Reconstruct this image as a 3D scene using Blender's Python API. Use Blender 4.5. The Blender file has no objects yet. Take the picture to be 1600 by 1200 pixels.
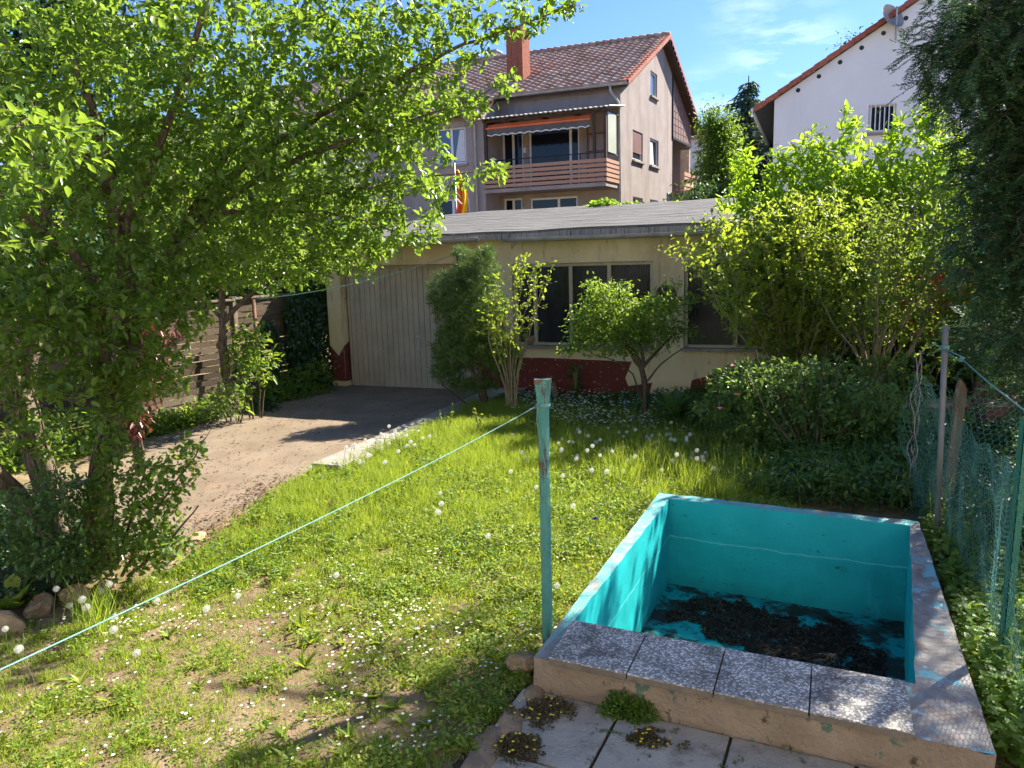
import bpy, bmesh, math, random
import numpy as np
from mathutils import noise as mnoise, Vector

# ------------------------------------------------------------------ camera, sky, sun, exposure
SC = bpy.context.scene
COL = SC.collection
PITCH, ROLL, CAMH, FPX = math.radians(9.3), math.radians(1.6), 2.1, 1179.0
_f = np.array([0, math.cos(PITCH), -math.sin(PITCH)])
_r0 = np.array([1.0, 0, 0]); _u0 = np.array([0, math.sin(PITCH), math.cos(PITCH)])
_R = math.cos(ROLL) * _r0 - math.sin(ROLL) * _u0
_U = math.cos(ROLL) * _u0 + math.sin(ROLL) * _r0
_O = np.array([0, 0, CAMH])
cam_d = bpy.data.cameras.new('camera'); cam = bpy.data.objects.new('camera', cam_d); COL.objects.link(cam)
cam_d.sensor_width = 36; cam_d.lens = 36 * FPX / 1600; cam_d.clip_start = 0.05; cam_d.clip_end = 2000
from mathutils import Matrix
cam.matrix_world = Matrix(((_R[0], _U[0], -_f[0], 0), (_R[1], _U[1], -_f[1], 0), (_R[2], _U[2], -_f[2], CAMH), (0, 0, 0, 1)))
SC.camera = cam

SUN_AZ, SUN_EL = math.radians(56.8), math.radians(42)
world = bpy.data.worlds.new('World'); SC.world = world; world.use_nodes = True
nt = world.node_tree; nt.nodes.clear()
def _n(t, typ, **kw):
    n = t.nodes.new(typ)
    for k, v in kw.items(): setattr(n, k, v)
    return n
sky = _n(nt, 'ShaderNodeTexSky', sky_type='NISHITA', sun_disc=False, sun_elevation=SUN_EL, sun_rotation=SUN_AZ)
sky.air_density = 1.0; sky.dust_density = 0.25; sky.ozone_density = 2.2
bg = _n(nt, 'ShaderNodeBackground'); bg.inputs[1].default_value = 0.084
wo = _n(nt, 'ShaderNodeOutputWorld')
tc = _n(nt, 'ShaderNodeTexCoord')
mp = _n(nt, 'ShaderNodeMapping'); mp.inputs['Scale'].default_value = (5, 5, 22)
cn = _n(nt, 'ShaderNodeTexNoise'); cn.inputs['Scale'].default_value = 1.6; cn.inputs['Detail'].default_value = 7; cn.inputs['Roughness'].default_value = .6
nt.links.new(tc.outputs['Generated'], mp.inputs[0]); nt.links.new(mp.outputs[0], cn.inputs[0])
def raydir(px, py):
    return _f + _R * (px - 800) / FPX - _U * (py - 600) / FPX
def cloud_mask(px, py, lo, hi):
    d = raydir(px, py); d = d / np.linalg.norm(d)
    dp = _n(nt, 'ShaderNodeVectorMath', operation='DISTANCE')
    nrm = _n(nt, 'ShaderNodeVectorMath', operation='NORMALIZE'); nt.links.new(tc.outputs['Generated'], nrm.inputs[0])
    nt.links.new(nrm.outputs[0], dp.inputs[0]); dp.inputs[1].default_value = tuple(d)
    mr = _n(nt, 'ShaderNodeMapRange'); mr.inputs['From Min'].default_value = hi; mr.inputs['From Max'].default_value = lo
    mr.interpolation_type = 'SMOOTHSTEP'
    nt.links.new(dp.outputs['Value'], mr.inputs[0]); return mr.outputs[0]
m1 = cloud_mask(1235, 92, 0.0, 0.085); m2 = cloud_mask(1155, 15, 0.0, 0.06); m3 = cloud_mask(1120, 165, 0.0, 0.07)
ad = _n(nt, 'ShaderNodeMath', operation='ADD'); nt.links.new(m1, ad.inputs[0])
mm = _n(nt, 'ShaderNodeMath', operation='MULTIPLY'); mm.inputs[1].default_value = .4; nt.links.new(m2, mm.inputs[0]); nt.links.new(mm.outputs[0], ad.inputs[1])
ad2 = _n(nt, 'ShaderNodeMath', operation='ADD'); mm3 = _n(nt, 'ShaderNodeMath', operation='MULTIPLY'); mm3.inputs[1].default_value = .5
nt.links.new(m3, mm3.inputs[0]); nt.links.new(ad.outputs[0], ad2.inputs[0]); nt.links.new(mm3.outputs[0], ad2.inputs[1])
cr = _n(nt, 'ShaderNodeMapRange'); cr.inputs['From Min'].default_value = .42; cr.inputs['From Max'].default_value = .78
nt.links.new(cn.outputs['Fac'], cr.inputs[0])
cm = _n(nt, 'ShaderNodeMath', operation='MULTIPLY'); nt.links.new(cr.outputs[0], cm.inputs[0]); nt.links.new(ad2.outputs[0], cm.inputs[1])
mx = _n(nt, 'ShaderNodeMix', data_type='RGBA'); mx.inputs['B'].default_value = (7.5, 8.2, 9.0, 1)
tint = _n(nt, 'ShaderNodeMix', data_type='RGBA', blend_type='MULTIPLY'); tint.inputs['Factor'].default_value = 1; tint.inputs['B'].default_value = (.50, .655, .95, 1)
nt.links.new(sky.outputs[0], tint.inputs['A'])
nt.links.new(cm.outputs[0], mx.inputs['Factor']); nt.links.new(tint.outputs['Result'], mx.inputs['A'])
nt.links.new(mx.outputs['Result'], bg.inputs[0]); nt.links.new(bg.outputs[0], wo.inputs[0])

sd = bpy.data.lights.new('sun', 'SUN'); sd.energy = 5.0; sd.angle = math.radians(.53); sd.color = (1, .935, .80)
so = bpy.data.objects.new('sun', sd); COL.objects.link(so)
SUNV = Vector((math.sin(SUN_AZ) * math.cos(SUN_EL), math.cos(SUN_AZ) * math.cos(SUN_EL), math.sin(SUN_EL)))
so.rotation_euler = (-SUNV).to_track_quat('-Z', 'Y').to_euler(); so.location = (20, 12, 20)
SC.view_settings.view_transform = 'Standard'; SC.view_settings.look = 'None'
SC.view_settings.exposure = 1.6; SC.view_settings.gamma = 1
SC.render.engine = 'CYCLES'
SC.cycles.use_denoising = True
SC.cycles.max_bounces = 7; SC.cycles.diffuse_bounces = 4; SC.cycles.glossy_bounces = 2; SC.cycles.transmission_bounces = 5
SC.cycles.transparent_max_bounces = 6; SC.cycles.use_adaptive_sampling = True; SC.cycles.adaptive_threshold = .02
SC.cycles.sample_clamp_indirect = 6; SC.cycles.caustics_reflective = False; SC.cycles.caustics_refractive = False

# ------------------------------------------------------------------ helpers: pixel rays -> world points
def GZ(px, py, z=0.0):
    d = raydir(px, py); return _O + d * (z - CAMH) / d[2]
def PY(px, py, y):
    d = raydir(px, py); return _O + d * y / d[1]
def on_plane(px, py, A, d):            # vertical plane through A (xy) along unit d (xy): returns s, z
    n = np.array([d[1], -d[0], 0]); r = raydir(px, py)
    t = ((A[0]) * n[0] + (A[1]) * n[1]) / (r @ n); P = _O + r * t
    return float((P[0] - A[0]) * d[0] + (P[1] - A[1]) * d[1]), float(P[2])
rng = np.random.default_rng(7); random.seed(7)
def nrm(v):
    v = np.asarray(v, float); return v / np.maximum(np.linalg.norm(v, axis=-1, keepdims=True), 1e-9)

# ------------------------------------------------------------------ materials
def newmat(name):
    m = bpy.data.materials.new(name); m.use_nodes = True; t = m.node_tree; t.nodes.clear()
    o = _n(t, 'ShaderNodeOutputMaterial'); return m, t, o
def ramp(t, stops):
    r = _n(t, 'ShaderNodeValToRGB'); e = r.color_ramp.elements
    while len(e) < len(stops): e.new(.5)
    for i, (p, c) in enumerate(stops): e[i].position = p; e[i].color = (*c, 1)
    return r
def noise_tex(t, scale, detail=4, rough=.55, stretch=None, coord='Object', dist=0):
    c = _n(t, 'ShaderNodeTexCoord'); n = _n(t, 'ShaderNodeTexNoise')
    n.inputs['Scale'].default_value = scale; n.inputs['Detail'].default_value = detail; n.inputs['Roughness'].default_value = rough
    n.inputs['Distortion'].default_value = dist
    if stretch:
        m = _n(t, 'ShaderNodeMapping'); m.inputs['Scale'].default_value = stretch
        t.links.new(c.outputs[coord], m.inputs[0]); t.links.new(m.outputs[0], n.inputs[0])
    else: t.links.new(c.outputs[coord], n.inputs[0])
    return n
def surf(name, stops, scale=4, rough=.8, bump=.2, bscale=40, stretch=None, spec=.3, over=None, metal=0, detail=5):
    """noise coloured surface; over = list of (stops_of_mask lo,hi, colour, scale, stretch)"""
    m, t, o = newmat(name); b = _n(t, 'ShaderNodeBsdfPrincipled')
    n = noise_tex(t, scale, detail, .6, stretch); r = ramp(t, stops); t.links.new(n.outputs['Fac'], r.inputs[0]); colr = r.outputs[0]
    for (lo, hi, c, sc, st) in over or []:
        n2 = noise_tex(t, sc, 6, .65, st); mr = _n(t, 'ShaderNodeMapRange'); mr.inputs['From Min'].default_value = lo; mr.inputs['From Max'].default_value = hi
        t.links.new(n2.outputs['Fac'], mr.inputs[0]); mx = _n(t, 'ShaderNodeMix', data_type='RGBA')
        t.links.new(mr.outputs[0], mx.inputs['Factor']); t.links.new(colr, mx.inputs['A']); mx.inputs['B'].default_value = (*c, 1); colr = mx.outputs['Result']
    t.links.new(colr, b.inputs['Base Color']); b.inputs['Roughness'].default_value = rough; b.inputs['Specular IOR Level'].default_value = spec
    b.inputs['Metallic'].default_value = metal
    if bump:
        nb = noise_tex(t, bscale, 5, .65); bp = _n(t, 'ShaderNodeBump'); bp.inputs['Strength'].default_value = bump; bp.inputs['Distance'].default_value = .02
        t.links.new(nb.outputs['Fac'], bp.inputs['Height']); t.links.new(bp.outputs[0], b.inputs['Normal'])
    t.links.new(b.outputs[0], o.inputs[0]); return m
def leafmat(name, stops, trans=(.25, .4, .05), tf=.4, rough=.45, spec=.35, big=None):
    m, t, o = newmat(name); g = _n(t, 'ShaderNodeNewGeometry'); r = ramp(t, stops)
    t.links.new(g.outputs['Random Per Island'], r.inputs[0]); c = r.outputs[0]
    b = _n(t, 'ShaderNodeBsdfPrincipled'); t.links.new(c, b.inputs['Base Color']); b.inputs['Roughness'].default_value = rough
    b.inputs['Specular IOR Level'].default_value = spec
    tr = _n(t, 'ShaderNodeBsdfTranslucent')
    mt = _n(t, 'ShaderNodeMix', data_type='RGBA'); mt.inputs['Factor'].default_value = .65; t.links.new(c, mt.inputs['A']); mt.inputs['B'].default_value = (*trans, 1)
    t.links.new(mt.outputs['Result'], tr.inputs[0])
    mx = _n(t, 'ShaderNodeMixShader'); mx.inputs[0].default_value = tf
    t.links.new(b.outputs[0], mx.inputs[1]); t.links.new(tr.outputs[0], mx.inputs[2]); t.links.new(mx.outputs[0], o.inputs[0]); return m
def island(name, stops, rough=.8, spec=.3, bump=0, bscale=30):
    m, t, o = newmat(name); g = _n(t, 'ShaderNodeNewGeometry'); r = ramp(t, stops)
    t.links.new(g.outputs['Random Per Island'], r.inputs[0]); b = _n(t, 'ShaderNodeBsdfPrincipled')
    n = noise_tex(t, bscale, 5, .6); mx = _n(t, 'ShaderNodeMix', data_type='RGBA', blend_type='MULTIPLY'); mx.inputs['Factor'].default_value = 1
    r2 = ramp(t, [(.3, (.62, .62, .62)), (.7, (1.15, 1.15, 1.15))]); t.links.new(n.outputs['Fac'], r2.inputs[0])
    t.links.new(r.outputs[0], mx.inputs['A']); t.links.new(r2.outputs[0], mx.inputs['B']); t.links.new(mx.outputs['Result'], b.inputs['Base Color'])
    b.inputs['Roughness'].default_value = rough; b.inputs['Specular IOR Level'].default_value = spec
    if bump:
        bp = _n(t, 'ShaderNodeBump'); bp.inputs['Strength'].default_value = bump; bp.inputs['Distance'].default_value = .01
        t.links.new(n.outputs['Fac'], bp.inputs['Height']); t.links.new(bp.outputs[0], b.inputs['Normal'])
    t.links.new(b.outputs[0], o.inputs[0]); return m
M = {}
M['apple'] = leafmat('apple_leaf', [(0, (.035, .085, .018)), (.5, (.085, .165, .028)), (.85, (.14, .23, .04)), (1, (.22, .30, .07))], (.46, .66, .05), .50, .36, .55)
M['plum'] = leafmat('plum_leaf', [(0, (.05, .10, .02)), (1, (.13, .22, .04))], (.50, .64, .06), .52)
M['bud'] = leafmat('bud_leaf', [(0, (.13, .20, .03)), (1, (.24, .30, .05))], (.62, .76, .05), .52)
M['laurel'] = leafmat('laurel_leaf', [(0, (.08, .19, .02)), (.7, (.20, .34, .035)), (1, (.32, .42, .05))], (.58, .80, .04), .56, .35, .5)
M['shrub'] = leafmat('shrub_leaf', [(0, (.04, .10, .02)), (1, (.12, .21, .035))], (.48, .62, .06), .5)
M['rose'] = leafmat('rose_leaf', [(0, (.06, .13, .035)), (1, (.17, .27, .07))], (.42, .60, .08), .45, .38, .5)
M['yew'] = leafmat('yew_needle', [(0, (.022, .07, .035)), (.7, (.06, .14, .06)), (1, (.16, .26, .09))], (.12, .28, .07), .25, .6, .18)
M['pine'] = leafmat('pine_needle', [(0, (.05, .10, .025)), (.7, (.12, .21, .045)), (1, (.26, .35, .08))], (.2, .3, .06), .3, .5)
M['spruce'] = leafmat('spruce_needle', [(0, (.03, .08, .05)), (1, (.08, .16, .08))], (.08, .16, .06), .2, .6)
M['birch'] = leafmat('birch_leaf', [(0, (.04, .10, .02)), (1, (.12, .22, .04))], (.4, .58, .06), .5)
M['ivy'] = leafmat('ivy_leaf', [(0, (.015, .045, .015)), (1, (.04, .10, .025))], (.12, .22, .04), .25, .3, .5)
M['box'] = leafmat('box_leaf', [(0, (.04, .10, .022)), (1, (.11, .20, .04))], (.30, .46, .06), .36, .32, .5)
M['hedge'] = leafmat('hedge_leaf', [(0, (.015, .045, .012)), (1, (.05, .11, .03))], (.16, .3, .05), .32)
M['red'] = leafmat('red_leaf', [(0, (.09, .025, .02)), (.6, (.16, .05, .035)), (1, (.28, .12, .09))], (.4, .08, .03), .25, .3, .6)
M['weed'] = leafmat('weed_leaf', [(0, (.07, .15, .02)), (.55, (.17, .28, .035)), (.88, (.31, .37, .05)), (1, (.40, .34, .14))], (.70, .74, .06), .42, .5)
M['grass'] = leafmat('grass_blade', [(0, (.11, .20, .022)), (.6, (.22, .33, .038)), (.86, (.31, .37, .06)), (.93, (.42, .36, .16)), (1, (.46, .40, .22))], (.64, .76, .05), .48, .5)
M['vine'] = leafmat('vine_leaf', [(0, (.08, .17, .03)), (1, (.18, .29, .05))], (.5, .66, .06), .5)
M['sedum'] = leafmat('sedum_leaf', [(0, (.06, .14, .015)), (1, (.13, .24, .03))], (.3, .4, .05), .2)
M['sedum_dark'] = leafmat('dark_sedum_leaf', [(0, (.05, .04, .015)), (.7, (.13, .085, .035)), (1, (.16, .17, .04))], (.2, .15, .05), .2)
M['petal'] = island('white_petal', [(0, (.75, .73, .68)), (1, (.9, .88, .84))], .6)
M['yellow'] = island('yellow_petal', [(0, (.75, .5, .02)), (1, (.85, .65, .05))], .6)
M['blue'] = island('blue_petal', [(0, (.05, .04, .3)), (1, (.1, .08, .4))], .6)
M['pink'] = island('pink_petal', [(0, (.7, .25, .4)), (1, (.85, .4, .5))], .6)
M['fluff'] = leafmat('seed_fluff', [(0, (.75, .74, .7)), (1, (.85, .84, .8))], (.8, .8, .76), .5)
M['stem'] = leafmat('flower_stem', [(0, (.12, .16, .06)), (1, (.2, .22, .09))], (.3, .35, .1), .2)
M['bark'] = surf('tree_bark', [(.25, (.045, .032, .022)), (.5, (.13, .095, .068)), (.75, (.27, .21, .16))], 6, .9, .9, 14, (9, 9, 1.3))
M['plank'] = island('weathered_plank', [(0, (.06, .045, .032)), (.5, (.13, .095, .068)), (1, (.21, .165, .12))], .9, .15, .4, 40)
M['fascia'] = surf('greyed_fascia_board', [(.3, (.26, .23, .20)), (.7, (.46, .42, .37))], 3, .9, .3, 30, (6, 6, .6), .15, [(.55, .64, (.12, .10, .085), 5, (9, 9, .5))])
M['yewtwig'] = surf('green_twig', [(.3, (.03, .04, .015)), (.7, (.06, .06, .025))], 20, .8, 0)
M['twig'] = surf('twig_bark', [(.3, (.06, .045, .03)), (.7, (.14, .11, .075))], 20, .85, .1)
M['paletwig'] = surf('pale_twig_bark', [(.3, (.20, .16, .085)), (.7, (.36, .31, .18))], 14, .8, .2)
M['plaster_yellow'] = surf('cream_plaster', [(.3, (.70, .57, .32)), (.7, (.82, .69, .42))], 1.6, .9, .3, 60, None, .15, [(.50, .75, (.50, .40, .22), 1.1, (1, 1, .35)), (.58, .72, (.36, .30, .2), 7, (1, 1, .15)), (.64, .68, (.30, .25, .16), 3, None)])
M['paint_red'] = surf('oxblood_paint', [(.3, (.15, .036, .029)), (.7, (.19, .05, .038))], 2, .8, .25, 60, None, .2, [(.61, .66, (.42, .34, .24), 18, None), (.55, .8, (.12, .03, .025), 2, None)])
M['plaster_grey'] = surf('grey_brown_render', [(.3, (.31, .26, .24)), (.7, (.40, .34, .315))], 1.2, .95, .5, 18, None, .1, [(.5, .8, (.24, .20, .185), 1.5, (1, 1, .12))])
M['plaster_white'] = surf('white_render', [(.3, (.78, .78, .79)), (.7, (.85, .85, .85))], .8, .9, .1, 40, None, .15, [(.55, .9, (.60, .61, .62), 1.2, (1, 1, .15))])
M['concrete'] = surf('old_concrete', [(.3, (.27, .24, .20)), (.7, (.42, .38, .32))], 5, .95, .5, 60, None, .15, [(.55, .7, (.16, .14, .11), 9, None)])
M['felt'] = surf('roofing_felt', [(.3, (.13, .125, .12)), (.7, (.20, .19, .18))], 3, .9, .3, 60, (1, 5, 1), .15, [(.52, .66, (.11, .105, .10), 1.5, (.6, 6, 1)), (.58, .75, (.32, .31, .30), 5, (1, 3, 1))])
M['house_cream'] = surf('cream_house_render', [(.3, (.78, .74, .67)), (.7, (.84, .80, .73))], 1.5, .9, .2, 40)
M['oldwood'] = surf('weathered_wood', [(.3, (.10, .075, .055)), (.7, (.26, .20, .15))], 3, .9, .4, 30, (6, 6, 1), .15, [(.55, .68, (.42, .40, .37), 4, (8, 8, 1))])
M['zinc'] = surf('zinc_gutter', [(.3, (.34, .33, .31)), (.7, (.50, .49, .46))], 5, .5, .1, 40, None, .4, None, .3)
M['white'] = surf('white_frame_paint', [(.3, (.72, .71, .69)), (.7, (.80, .79, .77))], 5, .5, 0)
M['cream_frame'] = surf('cream_frame_paint', [(.3, (.45, .38, .25)), (.7, (.56, .49, .34))], 8, .6, .2, 60, None, .3, [(.62, .7, (.24, .15, .08), 12, None)])
M['rust'] = surf('rusty_steel', [(.3, (.13, .06, .04)), (.7, (.24, .12, .08))], 12, .8, .3, 60)
M['greysteel'] = surf('galvanised_steel', [(.3, (.17, .165, .155)), (.7, (.27, .26, .245))], 9, .6, .2, 60, (1, 1, .3), .4, None, .3)
M['post_green'] = surf('turquoise_post_paint', [(.3, (.07, .25, .21)), (.7, (.12, .34, .29))], 5, .6, .4, 70, None, .3, [(.54, .60, (.13, .055, .04), 9, (1, 1, .25)), (.66, .7, (.3, .33, .3), 30, None)])
M['line'] = surf('clothes_line', [(.3, (.13, .29, .25)), (.7, (.21, .38, .34))], 60, .6, .3, 300)
M['net'] = surf('green_netting', [(.3, (.06, .20, .16)), (.7, (.12, .30, .25))], 10, .6, 0)
M['greenpost'] = surf('green_angle_iron', [(.3, (.03, .16, .11)), (.7, (.05, .22, .15))], 6, .5, .2, 60)
M['stone'] = surf('field_stone', [(.3, (.18, .125, .08)), (.7, (.42, .31, .20))], 6, .95, .8, 25, None, .15, [(.6, .7, (.08, .1, .04), 6, None)])
M['brick'] = surf('brick_red', [(.3, (.28, .09, .06)), (.7, (.38, .14, .09))], 8, .9, .4, 30)
M['tile'] = island('roof_tile', [(0, (.48, .27, .19)), (.6, (.58, .36, .26)), (1, (.64, .44, .33))], .85, .1, .3, 1.5)
M['redtile'] = island('red_verge_tile', [(0, (.36, .10, .06)), (1, (.46, .15, .09))], .7, .3, .3, 12)
M['darkwood'] = surf('dark_boarding', [(.3, (.05, .03, .025)), (.7, (.09, .055, .04))], 4, .7, .2, 30)
M['slate'] = surf('plum_slate_cladding', [(.3, (.17, .10, .095)), (.7, (.23, .14, .13))], 3, .8, .2, 20)
M['slat'] = surf('balcony_board', [(.3, (.40, .22, .14)), (.7, (.50, .29, .19))], 3, .7, .2, 20, (1, 1, 6))
M['awn'] = surf('orange_awning_cloth', [(.3, (.75, .13, .04)), (.7, (.85, .20, .07))], 3, .8, 0)
M['val'] = surf('grey_valance', [(.3, (.10, .09, .085)), (.7, (.14, .13, .12))], 3, .8, 0)
M['black'] = surf('dark_metal', [(.3, (.02, .02, .02)), (.7, (.04, .04, .04))], 3, .5, 0)
M['shutter'] = surf('brown_roller_shutter', [(.3, (.20, .10, .09)), (.7, (.26, .14, .12))], 3, .6, 0)
M['door'] = surf('cream_garage_door_paint', [(.3, (.40, .35, .265)), (.7, (.50, .44, .34))], 2.5, .55, .05, 40, None, .35, [(.5, .75, (.30, .265, .2), 1.6, (1, 1, .5)), (.66, .74, (.2, .16, .11), 14, (3, 3, .3))])
M['curtain'] = surf('white_curtain', [(.3, (.55, .56, .6)), (.7, (.7, .7, .74))], 3, .8, 0)
M['flagred'] = surf('red_flag_cloth', [(.3, (.70, .06, .03)), (.7, (.8, .1, .04))], 3, .8, 0)
M['flaggold'] = surf('gold_flag_cloth', [(.3, (.85, .52, .02)), (.7, (.9, .6, .04))], 3, .8, 0)
M['orange'] = surf('orange_curtain_cloth', [(.3, (.55, .10, .025)), (.7, (.68, .16, .05))], 3, .8, 0)
M['palestripe'] = surf('pale_curtain_cloth', [(.3, (.5, .36, .3)), (.7, (.6, .45, .38))], 3, .8, 0)
M['pinkpave'] = surf('pinkish_paving', [(.3, (.36, .23, .18)), (.7, (.48, .33, .27))], 4, .9, .3, 40)
M['soilflake'] = island('leaf_litter', [(0, (.018, .013, .010)), (.8, (.05, .037, .026)), (1, (.12, .085, .055))], .9, .15)
M['dryleaf'] = island('dry_brown_leaf', [(0, (.09, .045, .025)), (1, (.26, .15, .09))], .8)
def glass(name, c, rough=.06, spec=.7):
    m, t, o = newmat(name); b = _n(t, 'ShaderNodeBsdfPrincipled'); b.inputs['Base Color'].default_value = (*c, 1)
    b.inputs['Roughness'].default_value = rough; b.inputs['Specular IOR Level'].default_value = spec
    n = noise_tex(t, 2, 2); bp = _n(t, 'ShaderNodeBump'); bp.inputs['Strength'].default_value = .03; t.links.new(n.outputs['Fac'], bp.inputs['Height'])
    t.links.new(bp.outputs[0], b.inputs['Normal']); t.links.new(b.outputs[0], o.inputs[0]); return m
M['glass'] = glass('dark_window_glass', (.012, .014, .022), .08, .3); M['glass_blue'] = glass('sky_lit_glass', (.06, .10, .17), .08)
def ribbed():
    m, t, o = newmat('ribbed_window_glass'); b = _n(t, 'ShaderNodeBsdfPrincipled'); c = _n(t, 'ShaderNodeTexCoord'); s = _n(t, 'ShaderNodeSeparateXYZ'); t.links.new(c.outputs['Object'], s.inputs[0])
    w = _n(t, 'ShaderNodeMath', operation='MULTIPLY'); w.inputs[1].default_value = 190; t.links.new(s.outputs['X'], w.inputs[0]); q = _n(t, 'ShaderNodeMath', operation='SINE'); t.links.new(w.outputs[0], q.inputs[0])
    n = noise_tex(t, 1.6, 5, .65, (1, 1, .5)); r = ramp(t, [(.35, (.006, .008, .011)), (.7, (.045, .05, .055))]); t.links.new(n.outputs['Fac'], r.inputs[0]); t.links.new(r.outputs[0], b.inputs['Base Color'])
    b.inputs['Roughness'].default_value = .16; b.inputs['Specular IOR Level'].default_value = .32
    bp = _n(t, 'ShaderNodeBump'); bp.inputs['Strength'].default_value = .35; bp.inputs['Distance'].default_value = .002; t.links.new(q.outputs[0], bp.inputs['Height']); t.links.new(bp.outputs[0], b.inputs['Normal']); t.links.new(b.outputs[0], o.inputs[0]); return m
M['glass_rib'] = ribbed()
M['glass_rough'] = glass('ribbed_glass', (.014, .018, .022), .3, .12); M['acryl'] = surf('yellowed_side_panel', [(.3, (.42, .43, .33)), (.7, (.5, .5, .4))], 2, .4, 0)

# exposed aggregate slab, terrazzo-like pebbles
def m_pebble():
    m, t, o = newmat('exposed_pebble_concrete'); c = _n(t, 'ShaderNodeTexCoord')
    v = _n(t, 'ShaderNodeTexVoronoi'); v.inputs['Scale'].default_value = 82; t.links.new(c.outputs['Object'], v.inputs[0])
    sep = _n(t, 'ShaderNodeSeparateColor'); t.links.new(v.outputs['Color'], sep.inputs[0])
    r = ramp(t, [(0, (.20, .185, .17)), (.3, (.42, .40, .37)), (.6, (.70, .675, .63)), (1, (.90, .88, .84))]); t.links.new(sep.outputs[0], r.inputs[0])
    mr = _n(t, 'ShaderNodeMapRange'); mr.inputs['From Min'].default_value = .42; mr.inputs['From Max'].default_value = .62; t.links.new(v.outputs['Distance'], mr.inputs[0])
    mx = _n(t, 'ShaderNodeMix', data_type='RGBA'); t.links.new(mr.outputs[0], mx.inputs['Factor']); t.links.new(r.outputs[0], mx.inputs['A']); mx.inputs['B'].default_value = (.27, .25, .225, 1)
    n = noise_tex(t, 5, 5, .6); r2 = ramp(t, [(.36, (.42, .40, .38)), (.52, (.95, .93, .9)), (.7, (1.05, 1.03, 1))]); t.links.new(n.outputs['Fac'], r2.inputs[0])
    mu = _n(t, 'ShaderNodeMix', data_type='RGBA', blend_type='MULTIPLY'); mu.inputs['Factor'].default_value = 1
    t.links.new(mx.outputs['Result'], mu.inputs['A']); t.links.new(r2.outputs[0], mu.inputs['B'])
    b = _n(t, 'ShaderNodeBsdfPrincipled'); t.links.new(mu.outputs['Result'], b.inputs['Base Color']); b.inputs['Roughness'].default_value = .75
    bp = _n(t, 'ShaderNodeBump'); bp.inputs['Strength'].default_value = .7; bp.inputs['Distance'].default_value = .004; bp.invert = True
    t.links.new(v.outputs['Distance'], bp.inputs['Height']); t.links.new(bp.outputs[0], b.inputs['Normal']); t.links.new(b.outputs[0], o.inputs[0]); return m
M['pebble'] = m_pebble()
M['slabside'] = surf('slab_edge_concrete', [(.3, (.17, .14, .11)), (.7, (.27, .22, .17))], 20, .95, .5, 80)
M['pave'] = surf('grey_paving_slab', [(.3, (.34, .32, .27)), (.7, (.50, .47, .40))], 3, .95, .8, 70, None, .15, [(.50, .68, (.17, .14, .105), 3.5, None), (.60, .7, (.10, .11, .05), 9, None), (.60, .64, (.48, .45, .40), 55, None)])
TEAL = [(.3, (.010, .40, .42)), (.7, (.018, .50, .52))]
M['teal'] = surf('teal_pool_paint', TEAL, 2.2, .55, .12, 40, None, .35, [(.62, .9, (.01, .42, .42), 3, (1, 1, 4)), (.64, .70, (.02, .16, .15), 11, (1, 1, 2.5)), (.50, .80, (.01, .24, .25), 1.6, (1, 1, .5)), (.60, .72, (.06, .55, .56), 5, (1, 1, .25))])
_t = M['teal'].node_tree; _b = [x for x in _t.nodes if x.type == 'BSDF_PRINCIPLED'][0]; _c = _b.inputs['Base Color'].links[0].from_socket
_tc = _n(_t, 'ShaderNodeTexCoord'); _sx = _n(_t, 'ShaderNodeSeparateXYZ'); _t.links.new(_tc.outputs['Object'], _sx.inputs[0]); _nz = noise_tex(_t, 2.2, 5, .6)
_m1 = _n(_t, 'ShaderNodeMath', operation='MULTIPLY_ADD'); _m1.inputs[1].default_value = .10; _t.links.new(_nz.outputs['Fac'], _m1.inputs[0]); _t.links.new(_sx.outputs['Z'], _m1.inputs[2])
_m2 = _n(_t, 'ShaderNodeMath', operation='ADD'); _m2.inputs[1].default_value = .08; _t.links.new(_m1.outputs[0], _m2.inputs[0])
_m3 = _n(_t, 'ShaderNodeMath', operation='ABSOLUTE'); _t.links.new(_m2.outputs[0], _m3.inputs[0])
_m4 = _n(_t, 'ShaderNodeMapRange'); _m4.inputs['From Min'].default_value = .007; _m4.inputs['From Max'].default_value = .003; _m4.inputs['To Max'].default_value = .75; _t.links.new(_m3.outputs[0], _m4.inputs[0])
_mx = _n(_t, 'ShaderNodeMix', data_type='RGBA'); _t.links.new(_m4.outputs[0], _mx.inputs['Factor']); _t.links.new(_c, _mx.inputs['A']); _mx.inputs['B'].default_value = (.16, .66, .66, 1)
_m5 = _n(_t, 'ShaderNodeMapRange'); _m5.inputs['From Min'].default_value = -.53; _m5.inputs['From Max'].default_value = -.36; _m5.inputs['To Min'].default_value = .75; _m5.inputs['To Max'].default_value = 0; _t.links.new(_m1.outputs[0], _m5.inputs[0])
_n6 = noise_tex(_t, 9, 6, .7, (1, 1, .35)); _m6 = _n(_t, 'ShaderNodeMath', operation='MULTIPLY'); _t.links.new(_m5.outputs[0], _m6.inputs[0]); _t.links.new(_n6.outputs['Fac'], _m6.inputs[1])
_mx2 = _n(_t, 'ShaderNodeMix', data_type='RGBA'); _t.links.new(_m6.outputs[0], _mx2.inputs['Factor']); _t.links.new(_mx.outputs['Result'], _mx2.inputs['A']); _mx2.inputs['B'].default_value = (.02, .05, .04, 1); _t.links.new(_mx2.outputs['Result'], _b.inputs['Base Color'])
M['teal_floor'] = surf('teal_pool_floor', [(.3, (.008, .28, .28)), (.7, (.012, .38, .38))], 2.5, .7, .3, 30, None, .2, [(.46, .54, (.03, .034, .026), 3.5, None), (.52, .62, (.02, .08, .07), 11, None)])
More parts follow.
